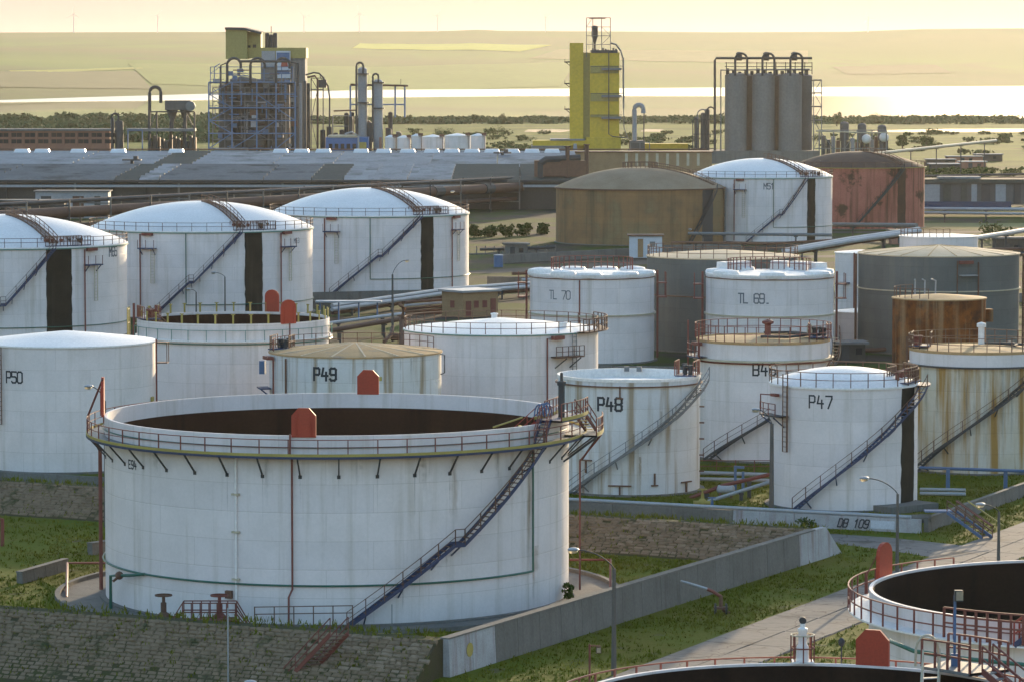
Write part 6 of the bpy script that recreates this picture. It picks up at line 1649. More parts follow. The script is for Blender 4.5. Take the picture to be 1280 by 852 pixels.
# big unit with the blue frame
P = Plant('process_unit', 'big process unit in a pale blue steel frame under a dull yellow penthouse', 'process unit', 322)
for px0, px1, yt, dy in ((272, 300, 104, 6), (303, 331, 101, 4), (333, 362, 103, 8), (286, 316, 96, 18), (318, 346, 98, 18)):
    P.cyl('silo', 'vessel', px0, px1, yt, 205, dy, .25)
P.box('building', 'silo', 326, 382, 72, 205, 30, 14); P.box('building_band', 'ycon2', 283, 382.5, 60, 73, 29, 15.6)
P.box('panel_wall', 'vessel_light', 327, 344, 64, 84, 28.6, .8)
for i in range(4): P.box('wall_panel', 'silo', 366 + i * 4, 369.4 + i * 4, 66, 108, 29.4, .8)
b = P.box('penthouse', 'ycon2', 282, 309, 37, 74, 26, 12); P.box('penthouse_wing', 'ycon2', 309, 326, 40, 64, 30, 10)
o_ = P.o; bb = WB(o_); q0, q1, q2 = wp(281, 34.5, 25), wp(327, 40.5, 25), wp(305, 35, 25)
bb.add([(q0[0], YP + 25, q0[2]), (q2[0], YP + 25, q2[2]), (q1[0], YP + 25, q1[2]), (q1[0], YP + 42, q1[2] + .3), (q2[0], YP + 42, q2[2] + .3), (q0[0], YP + 42, q0[2] + .3),
        (q0[0], YP + 25, q0[2] - .8), (q2[0], YP + 25, q2[2] - .8), (q1[0], YP + 25, q1[2] - .8)], [(0, 1, 4, 5), (1, 2, 3, 4), (6, 7, 1, 0), (7, 8, 2, 1)])
bb.build('penthouse_roof', M['dark_steel'], P.t)
for px, py in ((309, 57), (316, 56)): P.box('window', 'glass_dark', px, px + 4.2, py, py + 5.5, 29.7, .5)
sg = P.box('sign_panel', 'sign_white', 345, 363, 64, 98, 28.2, .6)
P.box('sign_red', 'red', 351, 360, 78, 84, 28.0, .3, sg, .8); P.box('sign_blue', 'midblue', 346, 362, 66, 76, 28.0, .3, sg); P.box('sign_foot', 'midblue', 346, 362, 88, 93, 28.0, .3, sg)
for k in range(3): P.cyl('cyclone', 'dark_steel', 331 + k * 5, 336.5 + k * 5, 41 + (k % 2) * 2, 62, 32, .5, n=10)
P.pipe('vent_stub', 'dark_steel', [(339, 42), (339, 33)], 1.0, 33)
P.lattice([261, 290, 321, 345, 369], [103, 118, 135, 151, 167, 186], 'frame_blue', 1.7, 0, [(0, 0, 0), (0, 1, 1), (0, 2, 0), (0, 3, 1), (0, 4, 0), (1, 4, 0), (2, 1, 1), (2, 3, 0), (3, 2, 1), (3, 4, 0)])
P.lattice([263, 275, 300, 330, 352, 366], [84, 92, 103], 'frame_blue', 1.0, 6, [(0, 0, 0), (2, 1, 1), (4, 0, 0)])
P.lattice([266, 281, 306, 336, 357], [110, 127, 143, 159, 175], 'grey_steel', 1.1, 2.4, [(0, 0, 1), (1, 2, 0), (2, 3, 1), (3, 0, 0), (3, 2, 1), (1, 3, 1)])
for k in range(5):
    for j in range(4): P.bar('guard_rail', 'grey_steel', (262 + k * 22, 99.5 + j * 16.4), (280 + k * 22, 99.5 + j * 16.4), .6, -.6)
for y_ in (103, 135): P.box('floor_deck', 'dark_steel', 262, 369, y_, y_ + 1.6, 0.5, 6)
for px0, px1, yt in ((284, 301, 73), (313, 331, 73), (345, 362, 73)): P.arch('transfer_pipe', 'dark_steel', px0, px1, yt, 104, 86, 3.4, -1)
P.pipe('header', 'dark_steel', [(300, 77), (331, 77), (362, 77), (372, 80), (372, 108)], 3.0, -1.5)
P.pipe('header', 'dark_steel', [(276, 110), (276, 82), (283, 79)], 2.0, -1.5)
P.pipe('header', 'frame_blue', [(268, 100), (268, 84), (275, 80)], 1.4, -1)
for i, px in enumerate((365, 370, 375.5, 381, 385.5)): P.cyl('column_vessel', ('dark_steel', 'vessel', 'vessel_light', 'vessel', 'dark_steel')[i], px - 2.4, px + 2.4, 104 - (i % 2) * 3, 205, 2 + i, .3, n=10)
r_ = random.Random(5)
for i in range(110):
    px, py = r_.uniform(266, 366), r_.uniform(86, 188); w_ = r_.uniform(3, 9)
    k_ = r_.choice(('dark_steel', 'vessel', 'rail_rust', 'grey_steel', 'frame_blue', 'vessel_light', 'frame_blue'))
    if i % 3 == 0: P.box('equipment_box', k_, px, px + w_, py, py + r_.uniform(3, 8), r_.uniform(0.5, 5), 2)
    elif i % 3 == 1: P.pipe('small_pipe', k_, [(px, py), (px, py + r_.uniform(10, 30))], r_.uniform(1, 1.8), r_.uniform(.3, 3))
    else: P.pipe('small_pipe', k_, [(px, py), (px + w_ * 2.4, py)], r_.uniform(.9, 1.6), r_.uniform(.3, 3))
P.box('base_roof', 'vessel_light', 268, 308, 186, 191, -14, 10); P.box('base_room', 'ycon', 265, 291, 191, 204, -16, 6); P.box('base_room', 'cream', 337, 360, 187, 198, -12, 5)
# gantry at its right
P = Plant('pipe_gantry', 'gantry of tall curved pipes right of the blue framed unit', 'pipe gantry', 398)
P.lattice([389, 397, 404], [98, 112, 150, 187], 'dark_steel', 1.3, 4, [(0, 1, 0), (0, 2, 1), (0, 0, 1)])
P.pipe('curved_pipe', 'dark_steel', [(382, 94), (392, 91), (399, 92), (405, 98), (410, 108), (412, 122), (412, 190)], 2.0, 4)
P.pipe('curved_pipe', 'rust_pipe', [(384, 97), (394, 95), (397, 100), (397, 190)], 2.6, 3)
P.pipe('curved_pipe', 'grey_steel', [(400, 95), (404, 104), (404, 190)], 1.4, 5)
P.box('crossover', 'dark_steel', 398, 408, 100, 110, 3, 4); P.lattice([416, 437], [145, 158], 'grey_steel', 1.4, 8)
for px in (400, 408, 416, 424): P.cyl('vessel', 'dark_steel', px, px + 7, 158 + (px % 3) * 4, 205, 10, .4, n=12)

# left unit with hopper and arched pipe
P = Plant('process_unit', 'small process unit with an arched pipe and twin hoppers at the left', 'process unit', 214)
P.arch('arched_pipe', 'dark_steel', 187, 201, 109, 205, 129, 4.2, 2)
P.box('hopper', 'vessel', 206, 238, 126, 138, 0, 10)
for px0, px1 in ((206, 221), (223, 237)):
    a, c = wp(px0, 138), wp(px1, 138); q = wp(0, 153)[2]; b = WB(P.o); r = (c[0] - a[0]) / 2; b.lathe([(.5, q - 3), (.6, q), (r, a[2]), (.001, a[2])], 14, ((a[0] + c[0]) / 2, YP + 5, 0)); b.build('cone', M['vessel'], P.t, True)
    P.pipe('chute', 'dark_steel', [((px0 + px1) / 2, 152), ((px0 + px1) / 2, 205)], 3.4, 5)
b = WB(P.o); c = wp(238, 133, -1); b.tube([(c[0], YP - 1.6, c[2]), (c[0], YP, c[2])], 6 * SC, 18); b.tube([(c[0], YP - 1.9, c[2]), (c[0], YP - 1.5, c[2])], 3 * SC, 12); b.build('fan', M['grey_steel'], P.t)
P.lattice([187, 196, 232, 243], [140, 162, 187], 'dark_steel', 2.0, 1, [(0, 0, 0), (2, 0, 1), (1, 1, 0)])
P.box('deck', 'grey_steel', 158, 243, 161, 164.5, 0, 8); P.lattice([160, 178], [163, 187], 'frame_blue', 1.4, 0)
for i in range(12): P.box('equipment_box', ('dark_steel', 'vessel', 'rail_rust')[i % 3], 186 + i * 5, 190 + i * 5, 177 - (i * 7) % 9, 205, 4 + i % 3, 4)
# vessel pair
P = Plant('process_vessel', 'dark vessel pair with a small hooped pipe beside the pink brick building', 'process vessel', 146)
P.cyl('vessel', 'dark_steel', 143, 154, 150, 205, 0, .6); P.cyl('vessel', 'grey_steel', 138, 143, 148, 205, 1, .3, n=10); P.arch('hooped_pipe', 'dark_steel', 140, 148, 142, 205, 152, 2.4, -.5)
P.pipe('vent_stub', 'dark_steel', [(144, 143), (144, 138)], .8)
# pink brick building with glazed bays
P = Plant('brick_building', 'long low pink brick building with two rows of dark windows at the far left', 'building', 70, None)
P.box('wall', 'brick', -40, 137, 163, 205, 0, 12); P.box('roof', 'shed_grey', -42, 139, 161.5, 164, -.8, 14)
for i in range(11):
    x = -38 + i * 16.7
    for y0, y1 in ((166.5, 171.5), (174.5, 179.5)):
        w_ = P.box('window', 'glass_dark', x + 2.2, x + 15, y0, y1, -.12, .4)
        P.box('mullion', 'brick', x + 8.3, x + 8.8, y0, y1, -.2, .3, w_)
    P.box('pier', 'brick', x - .6, x + 1.6, 163.8, 205, -.5, .5)
# twin columns
P = Plant('distillation_unit', 'pair of slender pale columns with hooped pipes and a steel gantry', 'process unit', 470)
P.cyl('column', 'vessel_light', 447, 459, 84, 205, 4, .5); P.cyl('column', 'vessel_light', 466.5, 478.5, 99, 205, 3, .5)
P.arch('hooped_pipe', 'dark_steel', 445.5, 454, 78.5, 178, 92, 2.6, 2); P.arch('hooped_pipe', 'dark_steel', 466, 473, 92.5, 178, 104, 2.4, 1)
for y_, x0, x1 in ((92, 446, 461), (128, 447, 461), (135, 465, 480), (103, 465, 480)): P.box('ring_deck', 'dark_steel', x0, x1, y_, y_ + 1.4, 2, 6)
P.lattice([438, 494, 506], [107, 131], 'frame_blue', 2.2, 8); P.pipe('top_header', 'rust_pipe', [(438, 106), (510, 107.5)], 2.4, 7); P.pipe('top_header', 'rail_rust', [(417, 139), (446, 138)], 1.8, 6)
P.pipe('whip_mast', 'dark_steel', [(501, 106), (501, 99)], .6, 7)
for i in range(20):
    px = 436 + (i * 37) % 62; P.box('equipment_box', ('dark_steel', 'vessel', 'rail_rust', 'grey_steel')[i % 4], px, px + 5, 146 + (i * 13) % 22, 205, 5 + i % 4, 4)
for px in (488, 440, 433): P.cyl('vessel', 'dark_steel', px - 3, px + 3, 140 + px % 4, 205, 9, .5, n=10)
for px in (474, 482): P.box('brick_pier', 'brick', px, px + 3, 172, 205, -2, 2)
# blue building
P = Plant('blue_building', 'blue clad building with a cream roof edge and a small yellow board', 'building', 434, None)
P.box('wall', 'blue_wall', 407, 460, 172, 205, -14, 12); P.box('roof', 'cream', 410, 446, 169.5, 172.2, -14.5, 13); 
for i in range(5): P.box('window', 'glass_dark', 411 + i * 7.4, 415.5 + i * 7.4, 180, 187, -14.2, .4)
P.box('yellow_board', 'yellow', 447, 458, 178, 186, -14.4, .4); P.pipe('roof_duct', 'pale_pipe', [(431, 168), (440, 165), (448, 170), (448, 190)], 2.2, -15)
# small white tanks
for k, (x0, x1, y0) in enumerate(((481, 495, 171), (496, 513, 171.5), (514, 527, 169.5), (527, 555, 170.5), (555.5, 588, 169), (588, 607, 169))):
    Yk = 1215 + (k % 2) * 26; a = at(x0, 190, Yk); c = at(x1, 190, Yk); r = (c[0] - a[0]) / 2; zt = at(0, y0 + 1.5, Yk)[2]
    t = thing('small_storage_tank', ('first', 'second', 'third', 'fourth', 'fifth', 'sixth')[k] + ' from the left in the row of small white tanks near the twin columns', 'storage tank', ((a[0] + c[0]) / 2, Yk + r, 0), 'row of small white tanks')
    b = MB(); b.lathe([(r, 0), (r, zt)], 24); b.build('shell', M['white'], t, True)
    b = MB(); b.lathe([(r + .1, zt), (r + .1, zt + .15), (.3, zt + .9), (.001, zt + .9)], 24); b.build('roof', M['white_roof'], t, True)
    b = MB()
    for s in (-.3, .3): b.bar((r * .8 + s, -r * .62, 0), (r * .8 + s, -r * .62, zt + .8), .14)
    b.build('ladder', M['rail_rust'], t)
    b = MB(); b.box((r * .8, -r * .6, zt + .1), (1.6, 1.2, .15)); b.box((r * .8, -r * 1.0, zt + .7), (1.6, .1, .9)); b.build('landing', M['rail_rust'], t)
# yellow tower
P = Plant('yellow_tower', 'tall yellow plant tower with an open steel cage and dark cyclone on top', 'tower', 745, None)
P.box('lift_shaft', 'ycon', 712.5, 729, 54, 205, 0, 9); P.box('link_bay', 'ycon2', 729, 738, 66, 205, 1.5, 8); P.box('tower_body', 'ycon', 737.5, 774, 66, 205, 0, 14); P.box('tower_foot', 'ycon', 733, 776, 172, 205, -2.5, 18)
for y0, y1 in ((83, 92), (117, 127), (144, 147)):
    P.box('recess_band', 'ycon2', 738, 773, y0, y1, -.25, .3); P.box('gallery', 'grey_steel', 752, 777, y0 + 2, y0 + 5, -2, 2.4)
    P.pipe('gallery_rail', 'dark_steel', [(738, y0), (778, y0)], .7, -2)
P.box('parapet', 'dark_steel', 739, 772, 63, 66.5, -.4, 14.6)
for i in range(10): P.cyl('roof_filter', 'vessel', 740 + i * 3.2, 742.6 + i * 3.2, 60 + (i * 5) % 4, 66, 1 + (i % 3) * 3, .6, n=8)
P.lattice([733, 741, 752, 763], [22.5, 34, 45, 56], 'grey_steel', .9, 1, [(0, 0, 0), (2, 1, 1), (2, 2, 0)]); P.lattice([733, 763], [22.5, 45], 'grey_steel', .9, 10)
for x in (733, 763): P.bar('roof_edge', 'grey_steel', (x, 22.5), (x, 22.7), .9, 1)
P.box('cage_roof', 'rail_rust', 737, 757, 22, 23.5, 1, 9)
a, c = wp(739.5, 33, 4), wp(747.5, 33, 4); b = WB(P.o); r = (c[0] - a[0]) / 2; b.lathe([(.35, wp(0, 64)[2]), (.4, wp(0, 54)[2]), (r, wp(0, 45)[2]), (r, a[2]), (.001, a[2] + .3)], 14, ((a[0] + c[0]) / 2, YP + 5, 0)); b.build('cyclone', M['dark_steel'], P.t, True)
P.pipe('down_pipe', 'grey_steel', [(763, 54), (770, 56), (776, 64), (779, 74), (779.5, 136)], 2.2, -1); P.pipe('down_pipe', 'dark_steel', [(761, 66), (761, 168), (766, 171), (784, 172.5)], 1.3, -2.6); P.pipe('down_pipe', 'grey_steel', [(779.5, 134), (780, 160), (785, 174)], 1.0, -1)
for i, y_ in enumerate((77, 104, 136)):
    P.box('side_landing', 'dark_steel', 705.5, 713, y_, y_ + 1.6, 2, 4); P.bar('landing_strut', 'dark_steel', (707, y_ + 1), (713, y_ + 6), .8, 3); P.bar('landing_rail', 'dark_steel', (706, y_ - 3), (706, y_), .6, 3)
P.box('annex', 'ycon', 666, 733, 176, 182.5, -3, 12); P.box('annex_roof', 'shed_light', 688, 731, 174, 176, -3.5, 13); P.box('annex_base', 'silo', 664, 707, 182.5, 205, -4, 12)
for px in (676, 690): P.box('annex_opening', 'glass_dark', px, px + 4, 186, 192, -4.2, .5)
P.box('annex_duct', 'vessel_light', 716, 722, 180, 191, -5, 2, taper=.6)
P = Plant('arched_duct', 'fat grey duct arching over beside the yellow tower', 'duct', 799, None)
P.arch('duct', 'vessel_light', 793, 804, 131.5, 205, 142, 6.0, 0); P.pipe('thin_leg', 'dark_steel', [(805, 138), (804.5, 205)], 1.5, 0); P.box('base', 'vessel', 787, 806, 176, 205, -1, 8); P.lattice([788, 800, 812], [178, 192], 'grey_steel', 1.0, -2)
P.box('yellow_block', 'ycon', 806, 860, 180, 205, 14, 10)
# concrete silos
P = Plant('silo_block', 'block of grey concrete silos crowned by pipes and railings', 'silo', 960, None)
for i, (x0, x1) in enumerate(((907, 934), (941, 969), (974.5, 1003))): P.cyl('silo', 'silo', x0, x1, 91, 205, 0, .22, n=32)
for i, (x0, x1) in enumerate(((921, 946), (955, 981), (990, 1016))): P.cyl('silo', 'vessel', x0, x1, 92, 205, 9, .22, n=32)  # back row in a darker grey: its shadow is put into the colour
P.box('base_slab', 'concrete', 880, 1024, 189, 205, -3, 26)
P.pipe('top_header', 'dark_steel', [(893.5, 205), (893.5, 76), (895, 73), (1015, 73)], 3.0, 2); P.pipe('top_header', 'grey_steel', [(901, 205), (901, 88), (1012, 87)], 2.0, 1)
for x0 in (919, 953, 988): 
    P.arch('hooped_pipe', 'dark_steel', x0, x0 + 15, 67, 95, 95, 2.8, 0); P.cyl('bag_filter', 'dark_steel', x0 + 1, x0 + 9, 65, 76, 3, .5, n=10)
for x in (908, 920, 934, 946, 958, 970, 982, 994, 1006, 1015): P.bar('crown_post', 'dark_steel', (x, 78), (x, 93), .9, 1)
for y_ in (79, 83.5, 88): P.bar('crown_rail', 'dark_steel', (906, y_), (1015, y_), .8, .5)
for i in range(14): P.box('roof_equipment', 'dark_steel', 908 + i * 7.6, 911.5 + i * 7.6, 86 + (i * 7) % 5, 94, 2 + i % 3, 3)
P.lattice([1017, 1027], [100, 116, 133, 150, 168, 186], 'grey_steel', 1.0, 3, [(0, k, k % 2) for k in range(5)])
for y_ in (100, 116, 133, 150): P.box('stair_landing', 'dark_steel', 1015, 1027, y_, y_ + 1.3, 3, 4)
for k, x in enumerate((871, 879, 884)): P.cyl('small_vessel', 'vessel', x - 3, x + 3, 146 - k * 5, 205, 6, .5, n=12)
P.arch('hooped_pipe', 'dark_steel', 884, 893, 134, 180, 180, 1.8, 4); P.arch('hooped_pipe', 'grey_steel', 872, 884, 137, 160, 160, 1.4, 5); P.lattice([866, 880, 893], [150, 168, 186], 'dark_steel', 1.2, 4)
# small unit right of the silos
P = Plant('process_unit', 'low process unit with three grey vessel heads right of the silos', 'process unit', 1060)
P.lattice([1024, 1042, 1056, 1072, 1090, 1108], [163, 186], 'grey_steel', 1.4, 0, [(0, 0, 1), (2, 0, 0)]); P.pipe('top_header', 'cream', [(1020, 164), (1075, 166), (1110, 166)], 1.6, -1)
for x in (1056, 1078, 1103): P.cyl('vessel', 'vessel', x - 5.5, x + 5.5, 152 + (x % 3) * 2, 176, 4, .5, n=14); P.cyl('vessel_leg', 'dark_steel', x - 2, x + 2, 172, 205, 5, .2, n=8)
for i in range(14): P.box('equipment_box', ('vessel', 'dark_steel', 'vessel_light', 'rail_rust')[i % 4], 1028 + i * 6, 1032 + i * 6, 170 + (i * 5) % 9, 205, 4 + i % 3, 4)
for x, y_ in ((1083, 174), (1105, 172)):
    a = wp(x, y_, 2); b = WB(P.o); b.ball((a[0], YP + 2, a[2]), 1.7, 10); b.build('white_sphere', M['white_roof'], P.t, True)

# ------------------------------------------------------------------ wind turbines on the ridge
def turbine_mesh():
    b = MB(); b.tube([(0, 0, 0), (0, 0, 48)], 1.0, 6, rads=[1.1, .6]); tw = b.mesh('mast', M['turbine'])
    b = MB(); b.box((0, 0, 48.5), (1.6, 5, 1.6)); na = b.mesh('nacelle', M['turbine'])
    bl = MB(); bl.add([(-.5, -3.1, 0), (.5, -3.1, 0), (.15, -3.1, 21), (-.15, -3.1, 21), (-.5, -2.8, 0), (.5, -2.8, 0), (.15, -2.8, 21), (-.15, -2.8, 21)], [(0, 1, 2, 3), (7, 6, 5, 4), (0, 4, 5, 1), (1, 5, 6, 2), (2, 6, 7, 3), (3, 7, 4, 0)]); bl_ = bl.mesh('blade', M['turbine'])
    return tw, na, bl_
tw, na, bl_ = turbine_mesh()
names = ('first', 'second', 'third', 'fourth', 'fifth', 'sixth', 'seventh')
for k, (px, sc) in enumerate(((92, 1.0), (197, .9), (380, .85), (449, 1.0), (547, .9), (682, .8), (1085, .75))):
    d = ray(px, 38); y_ = 9420.0; x_ = d[0] / d[1] * y_
    t = thing('wind_turbine', names[k] + ' faint wind turbine counted from the left along the ridge', 'wind turbine', (x_, y_, float(hill_z(x_, y_)) - 2), 'wind turbines on the ridge')
    t.scale = (sc, sc, sc)
    OB('mast', tw, t); n_ = OB('nacelle', na, t)
    for q in range(3):
        o = OB('blade', bl_, n_, (0, 0, 48.5)); o.rotation_euler = (0, R_(k * 37 + q * 120), 0)

# ------------------------------------------------------------------ trees, bushes, belts of woodland
def leaf_cloud(cs, n, size, seed, zsq=.8):
    """leaf-sized quads spread through a crown made of several clumps: cs = list of (x, y, z, radius)"""
    rs = np.random.RandomState(seed); w = np.array([c[3] ** 2 for c in cs]); w = w / w.sum()
    idx = rs.choice(len(cs), n, p=w); c = np.array(cs)[idx]
    d = rs.normal(size=(n, 3)); d /= np.linalg.norm(d, axis=1)[:, None]
    rad = c[:, 3:4] * rs.uniform(.35, 1.05, (n, 1)) ** .6
    p = c[:, :3] + d * rad * np.array((1, 1, zsq))
    a = rs.normal(size=(n, 3)); a /= np.linalg.norm(a, axis=1)[:, None]
    b = np.cross(a, rs.normal(size=(n, 3))); b /= np.linalg.norm(b, axis=1)[:, None]
    s = size * rs.uniform(.6, 1.3, (n, 1))
    v = np.stack([p - a * s - b * s * .6, p + a * s - b * s * .6, p + a * s * .7 + b * s * .6, p - a * s * .7 + b * s * .6], 1).reshape(-1, 3)
    return v
def quad_mesh(name, v, m):
    n = len(v) // 4; me = bpy.data.meshes.new(name)
    me.vertices.add(n * 4); me.loops.add(n * 4); me.polygons.add(n)
    me.vertices.foreach_set('co', v.astype(np.float32).ravel()); me.loops.foreach_set('vertex_index', np.arange(n * 4, dtype=np.int32))
    me.polygons.foreach_set('loop_start', np.arange(0, n * 4, 4, dtype=np.int32)); me.polygons.foreach_set('loop_total', np.full(n, 4, dtype=np.int32))
    me.materials.append(m); me.update(calc_edges=True); return me
def crown_of(h, w, seed, clumps=9):
    r = random.Random(seed); cs = [(0, 0, h * .5, w * .34), (0, 0, h * .3, w * .3)]
    for i in range(clumps):
        a = r.uniform(0, 6.28); q = r.uniform(.15, .42) * w; cs.append((q * cos(a), q * sin(a), h * r.uniform(.22, .86), w * r.uniform(.13, .24)))
    return cs
def tree(label, px, pbase, h, w, seed, m='foliage2', n=700, group='trees on the plain'):
    q = gp(px, pbase); t = thing('tree', label, 'tree', q, group)
    cs = crown_of(h, w, seed)
    OB('crown', quad_mesh('crown', leaf_cloud(cs, n, h * .045, seed), M[m]), t)
    b = MB(); b.tube([(0, 0, -.3), (0, 0, h * .3), (.1, 0, h * .7)], h * .03, 6, rads=[h * .04, h * .03, h * .012])
    for c in cs[1:5]: b.tube([(0, 0, h * .3), (c[0] * .8, c[1] * .8, c[2])], h * .012, 5, rads=[h * .02, h * .006])
    b.build('trunk', M['bark'], t)
for lab, px, pb, h_, w_, sd, m_ in (('round tree right of the twin columns against the water', 509, 155, 6, 7, 1, 'foliage2'), ('round tree on the plain against the water, left of the yellow tower', 595, 153, 6, 6.5, 2, 'foliage2'),
    ('smaller tree on the plain nearer the yellow tower', 629, 153, 5.6, 7.5, 3, 'foliage2'), ('pale tree against the water right of the silos', 1046, 158, 9, 7.5, 4, 'foliage2'), ('flat topped tree against the water at the right', 1094, 154, 6, 8.5, 5, 'foliage2'),
    ('small tree against the water near the right edge', 1240, 152, 4, 7, 6, 'foliage2'), ('slim dark tree left of a pair beyond the low right unit', 1128, 186, 8, 6.5, 7, 'foliage'), ('slim dark tree right of a pair beyond the low right unit', 1158, 186, 8, 7, 8, 'foliage'),
    ('dark tree sticking out of the woodland at the left', 31, 158, 8.5, 9, 9, 'foliage'), ('bushy tree by the small pool left of the yellow tower', 622, 171, 5, 13, 10, 'foliage'), ('low round tree on the plain behind the small white tanks', 556, 171, 4.6, 11, 11, 'foliage2')):
    tree(lab, px, pb, h_, w_, sd, m_)
rb = random.Random(3)
for k, (px, py, h, w, s_) in enumerate(((572, 300, 2.6, 4.4, 'first'), (592, 297, 3.0, 3.6, 'second'), (612, 296, 2.2, 4.4, 'third'), (632, 297, 3.0, 3.4, 'fourth'), (655, 295, 2.6, 4, 'fifth'), (678, 293, 2.4, 4, 'sixth'))):
    q = gp(px, py); t = thing('bush', s_ + ' bush counted from the left under the rusty pipe rack', 'bush', q, 'bushes under the pipe rack')
    OB('foliage', quad_mesh('foliage', leaf_cloud(crown_of(h, w, 40 + k), 420, .26, 40 + k), M['foliage']), t)
    b = MB(); b.tube([(0, 0, -.2), (.1, 0, h * .6)], .09, 5); b.build('stem', M['bark'], t)
for k, (px, py, h, w, lab) in enumerate(((1240, 300, 4, 6, 'bush beside the pale pipe at the right edge'), (1258, 302, 3.6, 5, 'bush nearest the right edge beside the pale pipe'), (1058, 345, 3.0, 4, 'bush'), (710, 752, 1.3, .9, 'small bush growing at the right foot of the big tank'), (138, 632, 3.0, 2.2, 'ivy bush on the stone bank just left of the big tank'), (1012, 668, 1.4, 1.8, 'low shrub in front of the low wall beside the tall lamp post'))):
    if lab == 'bush': continue
    q = gp(px, py); t = thing('bush', lab, 'bush', q)
    OB('foliage', quad_mesh('foliage', leaf_cloud(crown_of(h, w, 60 + k), 300, max(.09, h * .06), 60 + k), M['foliage']), t)
    b = MB(); b.tube([(0, 0, -.2), (.03, 0, h * .6)], h * .02, 5); b.build('stem', M['bark'], t)
def belt(name, spots, n_each, size, m, seed):
    vs = []
    for i, (x, y, h, w) in enumerate(spots):
        v = leaf_cloud([(c[0], c[1], min(c[2], h * .6), c[3]) for c in crown_of(h, w, seed + i, 6)], n_each, size, seed + i, min(.8, h / w * 1.1)); v[:, 0] += x; v[:, 1] += y; vs.append(v)
    OB(name, quad_mesh(name, np.concatenate(vs), M[m]), kind='stuff')
rb = random.Random(11); sp = []
for i in range(420):
    y_ = rb.uniform(1750, 2450); px = rb.uniform(-30, 330 if y_ > 2000 else 270)
    sp.append((at(px, 150, y_)[0], y_, rb.uniform(3, 6.2) * (1.0 if rb.random() < .85 else 1.5), rb.uniform(9, 24)))
belt('woodland_belt', sp, 70, 1.25, 'foliage_far', 500)
sp = []
for i in range(360):
    y_ = rb.uniform(2330, 2520); px = rb.uniform(330, 1330)
    sp.append((at(px, 150, y_)[0], y_, rb.uniform(1.2, 4) * (1.0 if rb.random() < .9 else 1.4), rb.uniform(10, 36)))
belt('shore_scrub', sp, 60, 1.2, 'foliage_far', 900)
sp = []
for i in range(110):
    y_ = rb.uniform(1500, 2000); px = rb.choice((rb.uniform(500, 700), rb.uniform(780, 900), rb.uniform(1020, 1300)))
    sp.append((at(px, 170, y_)[0], y_, rb.uniform(1.2, 3.6), rb.uniform(5, 14)))
belt('plain_scrub', sp, 60, .7, 'foliage2', 1300)
sp = []
for i in range(90):
    y_ = rb.uniform(1000, 1260); px = rb.uniform(1090, 1300)
    sp.append((at(px, 200, y_)[0], y_, rb.uniform(1.2, 3.4), rb.uniform(4, 10)))
belt('yard_scrub', sp, 70, .5, 'foliage', 1500)

# ------------------------------------------------------------------ grass tufts near the viewer
rs = np.random.RandomState(4)
tanks_xy = [(t_.x, t_.Y, t_.R + .4) for t_ in (E, P48, P47, B46, P46, P50, F2, P49, TA, TB, BT)]
def zone(n, x0, x1, y0, y1):
    return np.stack([rs.uniform(x0, x1, n), rs.uniform(y0, y1, n)], 1)
pts = np.concatenate([zone(42000, -6, 46, 200, 345), zone(24000, -52, 22, 232, 300), zone(9000, -60, 46, 290, 345)])
x, y = pts[:, 0], pts[:, 1]
keep = np.ones(len(pts), bool)
s_ = (x - RL0[0]) * rd[0] + (y - RL0[1]) * rd[1]; w_ = (x - RL0[0]) * rn[0] + (y - RL0[1]) * rn[1]
keep &= ~((w_ > -.15) & (w_ < 6.25))
for cx, cy, r in tanks_xy: keep &= (x - cx) ** 2 + (y - cy) ** 2 > r * r
keep &= ~(((x - E.x) ** 2 + (y - E.Y) ** 2 < 19.0 ** 2))
def band(A, B, lo, hi):
    d = (B - A) / np.linalg.norm(B - A); n = np.array((-d[1], d[0])); s = (x - A[0]) * d[0] + (y - A[1]) * d[1]; w = (x - A[0]) * n[0] + (y - A[1]) * n[1]
    return (s > -.5) & (s < np.linalg.norm(B - A) + .5) & (w > lo) & (w < hi)
keep &= ~band(W0, W1, -.6, .5); keep &= ~band(LW0, LW1, -.5, .4); keep &= ~band(RA, RB, -3.9, 1.3); keep &= ~band(FA, FB, -6, 1.5)
pa = np.array([p[:2] for p in pp])
inside = np.zeros(len(pts), bool)
for i in range(6):
    a_, b_ = pa[i], pa[(i + 1) % 6]
    cnd = (a_[1] > y) != (b_[1] > y); inside ^= cnd & (x < (b_[0] - a_[0]) * (y - a_[1]) / (b_[1] - a_[1] + 1e-9) + a_[0])
keep &= ~inside
lf = np.sin(x * .55 + 1.3 * np.sin(y * .21)) + np.sin(y * .43 + 1.7 * np.sin(x * .17)) + .6 * np.sin(x * 1.7 + y * 1.3)
keep &= (lf > -.9) | (rs.rand(len(x)) < .25)          # worn and dry patches
pts = pts[keep]; n = len(pts); K = 4
ang = rs.uniform(0, 6.28, (n, K)); hh = rs.uniform(.06, .20, (n, K)) * (.6 + 1.1 * rs.rand(n, 1) ** 2); ln = rs.uniform(.05, .22, (n, K)); wd = rs.uniform(.03, .06, (n, K))
bx = pts[:, 0:1] + rs.normal(0, .12, (n, K)); by = pts[:, 1:2] + rs.normal(0, .12, (n, K)); bz = gz(bx, by) - .02
ca, sa = np.cos(ang), np.sin(ang)
def P3(u, v, z): return np.stack([bx + ca * u - sa * v, by + sa * u + ca * v, bz + z], -1)
q = np.stack([P3(0 * ln, -wd, 0 * hh), P3(0 * ln, wd, 0 * hh), P3(ln, wd * .3, hh), P3(ln, -wd * .3, hh)], 2).reshape(-1, 3)
OB('grass', quad_mesh('grass', q, M['blade']), kind='stuff')
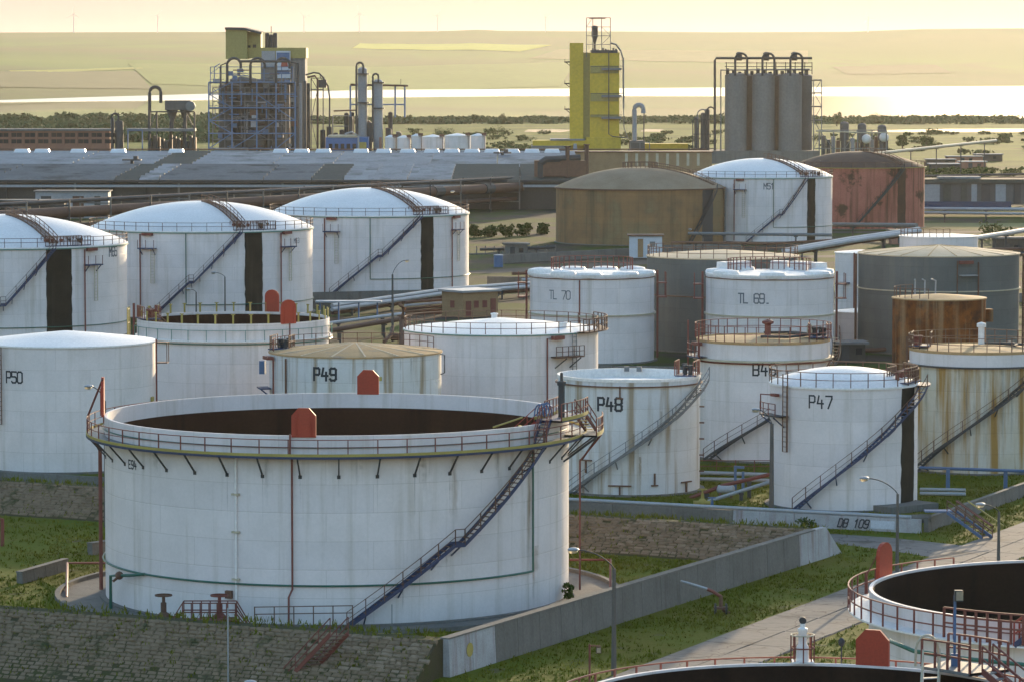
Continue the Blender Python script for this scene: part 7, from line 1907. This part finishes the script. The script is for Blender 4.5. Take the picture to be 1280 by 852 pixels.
# tufts on the crests of the stone banks and weeds in their joints
pts = np.concatenate([np.array([FA + (FB - FA) * u - fn * v for u, v in zip(rs.uniform(0, 1, 900), rs.uniform(.1, 3.5, 900))]), np.array([RA + (RB - RA) * u - rnn * v for u, v in zip(rs.uniform(0, 1, 1500), rs.uniform(.05, 3.2, 1500))])])
zb = np.concatenate([np.interp(rs.uniform(.1, 3.5, 900), [0, 1.4, 4.6], [2.2, 2.2, .2]), np.full(1500, 2.15)])
n = len(pts); bx = pts[:, 0:1] + rs.normal(0, .12, (n, K)); by = pts[:, 1:2] + rs.normal(0, .12, (n, K)); bz = zb[:, None] - .1 + 0 * bx
ang = rs.uniform(0, 6.28, (n, K)); hh = rs.uniform(.12, .4, (n, K)); ln = rs.uniform(.05, .25, (n, K)); wd = rs.uniform(.03, .07, (n, K)); ca, sa = np.cos(ang), np.sin(ang)
q = np.stack([P3(0 * ln, -wd, 0 * hh), P3(0 * ln, wd, 0 * hh), P3(ln, wd * .3, hh), P3(ln, -wd * .3, hh)], 2).reshape(-1, 3)
OB('bank_grass', quad_mesh('bank_grass', q, M['blade']), kind='stuff')

wv = []
for A_, B_, n_, run_, zt_, zb2, cnt in ((FA, FB, fn, 4.6, 2.2, -1.35, 700), (RA, RB, rnn, 3.3, 2.2, 0.0, 500)):
    u = rs.uniform(0, 1, cnt); v = rs.uniform(0, 1, cnt)
    pts = A_ + (B_ - A_) * u[:, None] + n_ * (run_ * v)[:, None]; zb = zt_ + (zb2 - zt_) * v
    n = cnt; bx = pts[:, 0:1] + rs.normal(0, .10, (n, K)); by = pts[:, 1:2] + rs.normal(0, .06, (n, K)); bz = zb[:, None] + .02 + 0 * bx
    ang = rs.uniform(0, 6.28, (n, K)); hh = rs.uniform(.06, .28, (n, K)); ln = rs.uniform(.05, .2, (n, K)); wd = rs.uniform(.03, .08, (n, K)); ca, sa = np.cos(ang), np.sin(ang)
    wv.append(np.stack([P3(0 * ln, -wd, 0 * hh), P3(0 * ln, wd, 0 * hh), P3(ln, wd * .3, hh), P3(ln, -wd * .3, hh)], 2).reshape(-1, 3))
OB('weeds', quad_mesh('weeds', np.concatenate(wv), M['blade']), kind='stuff')
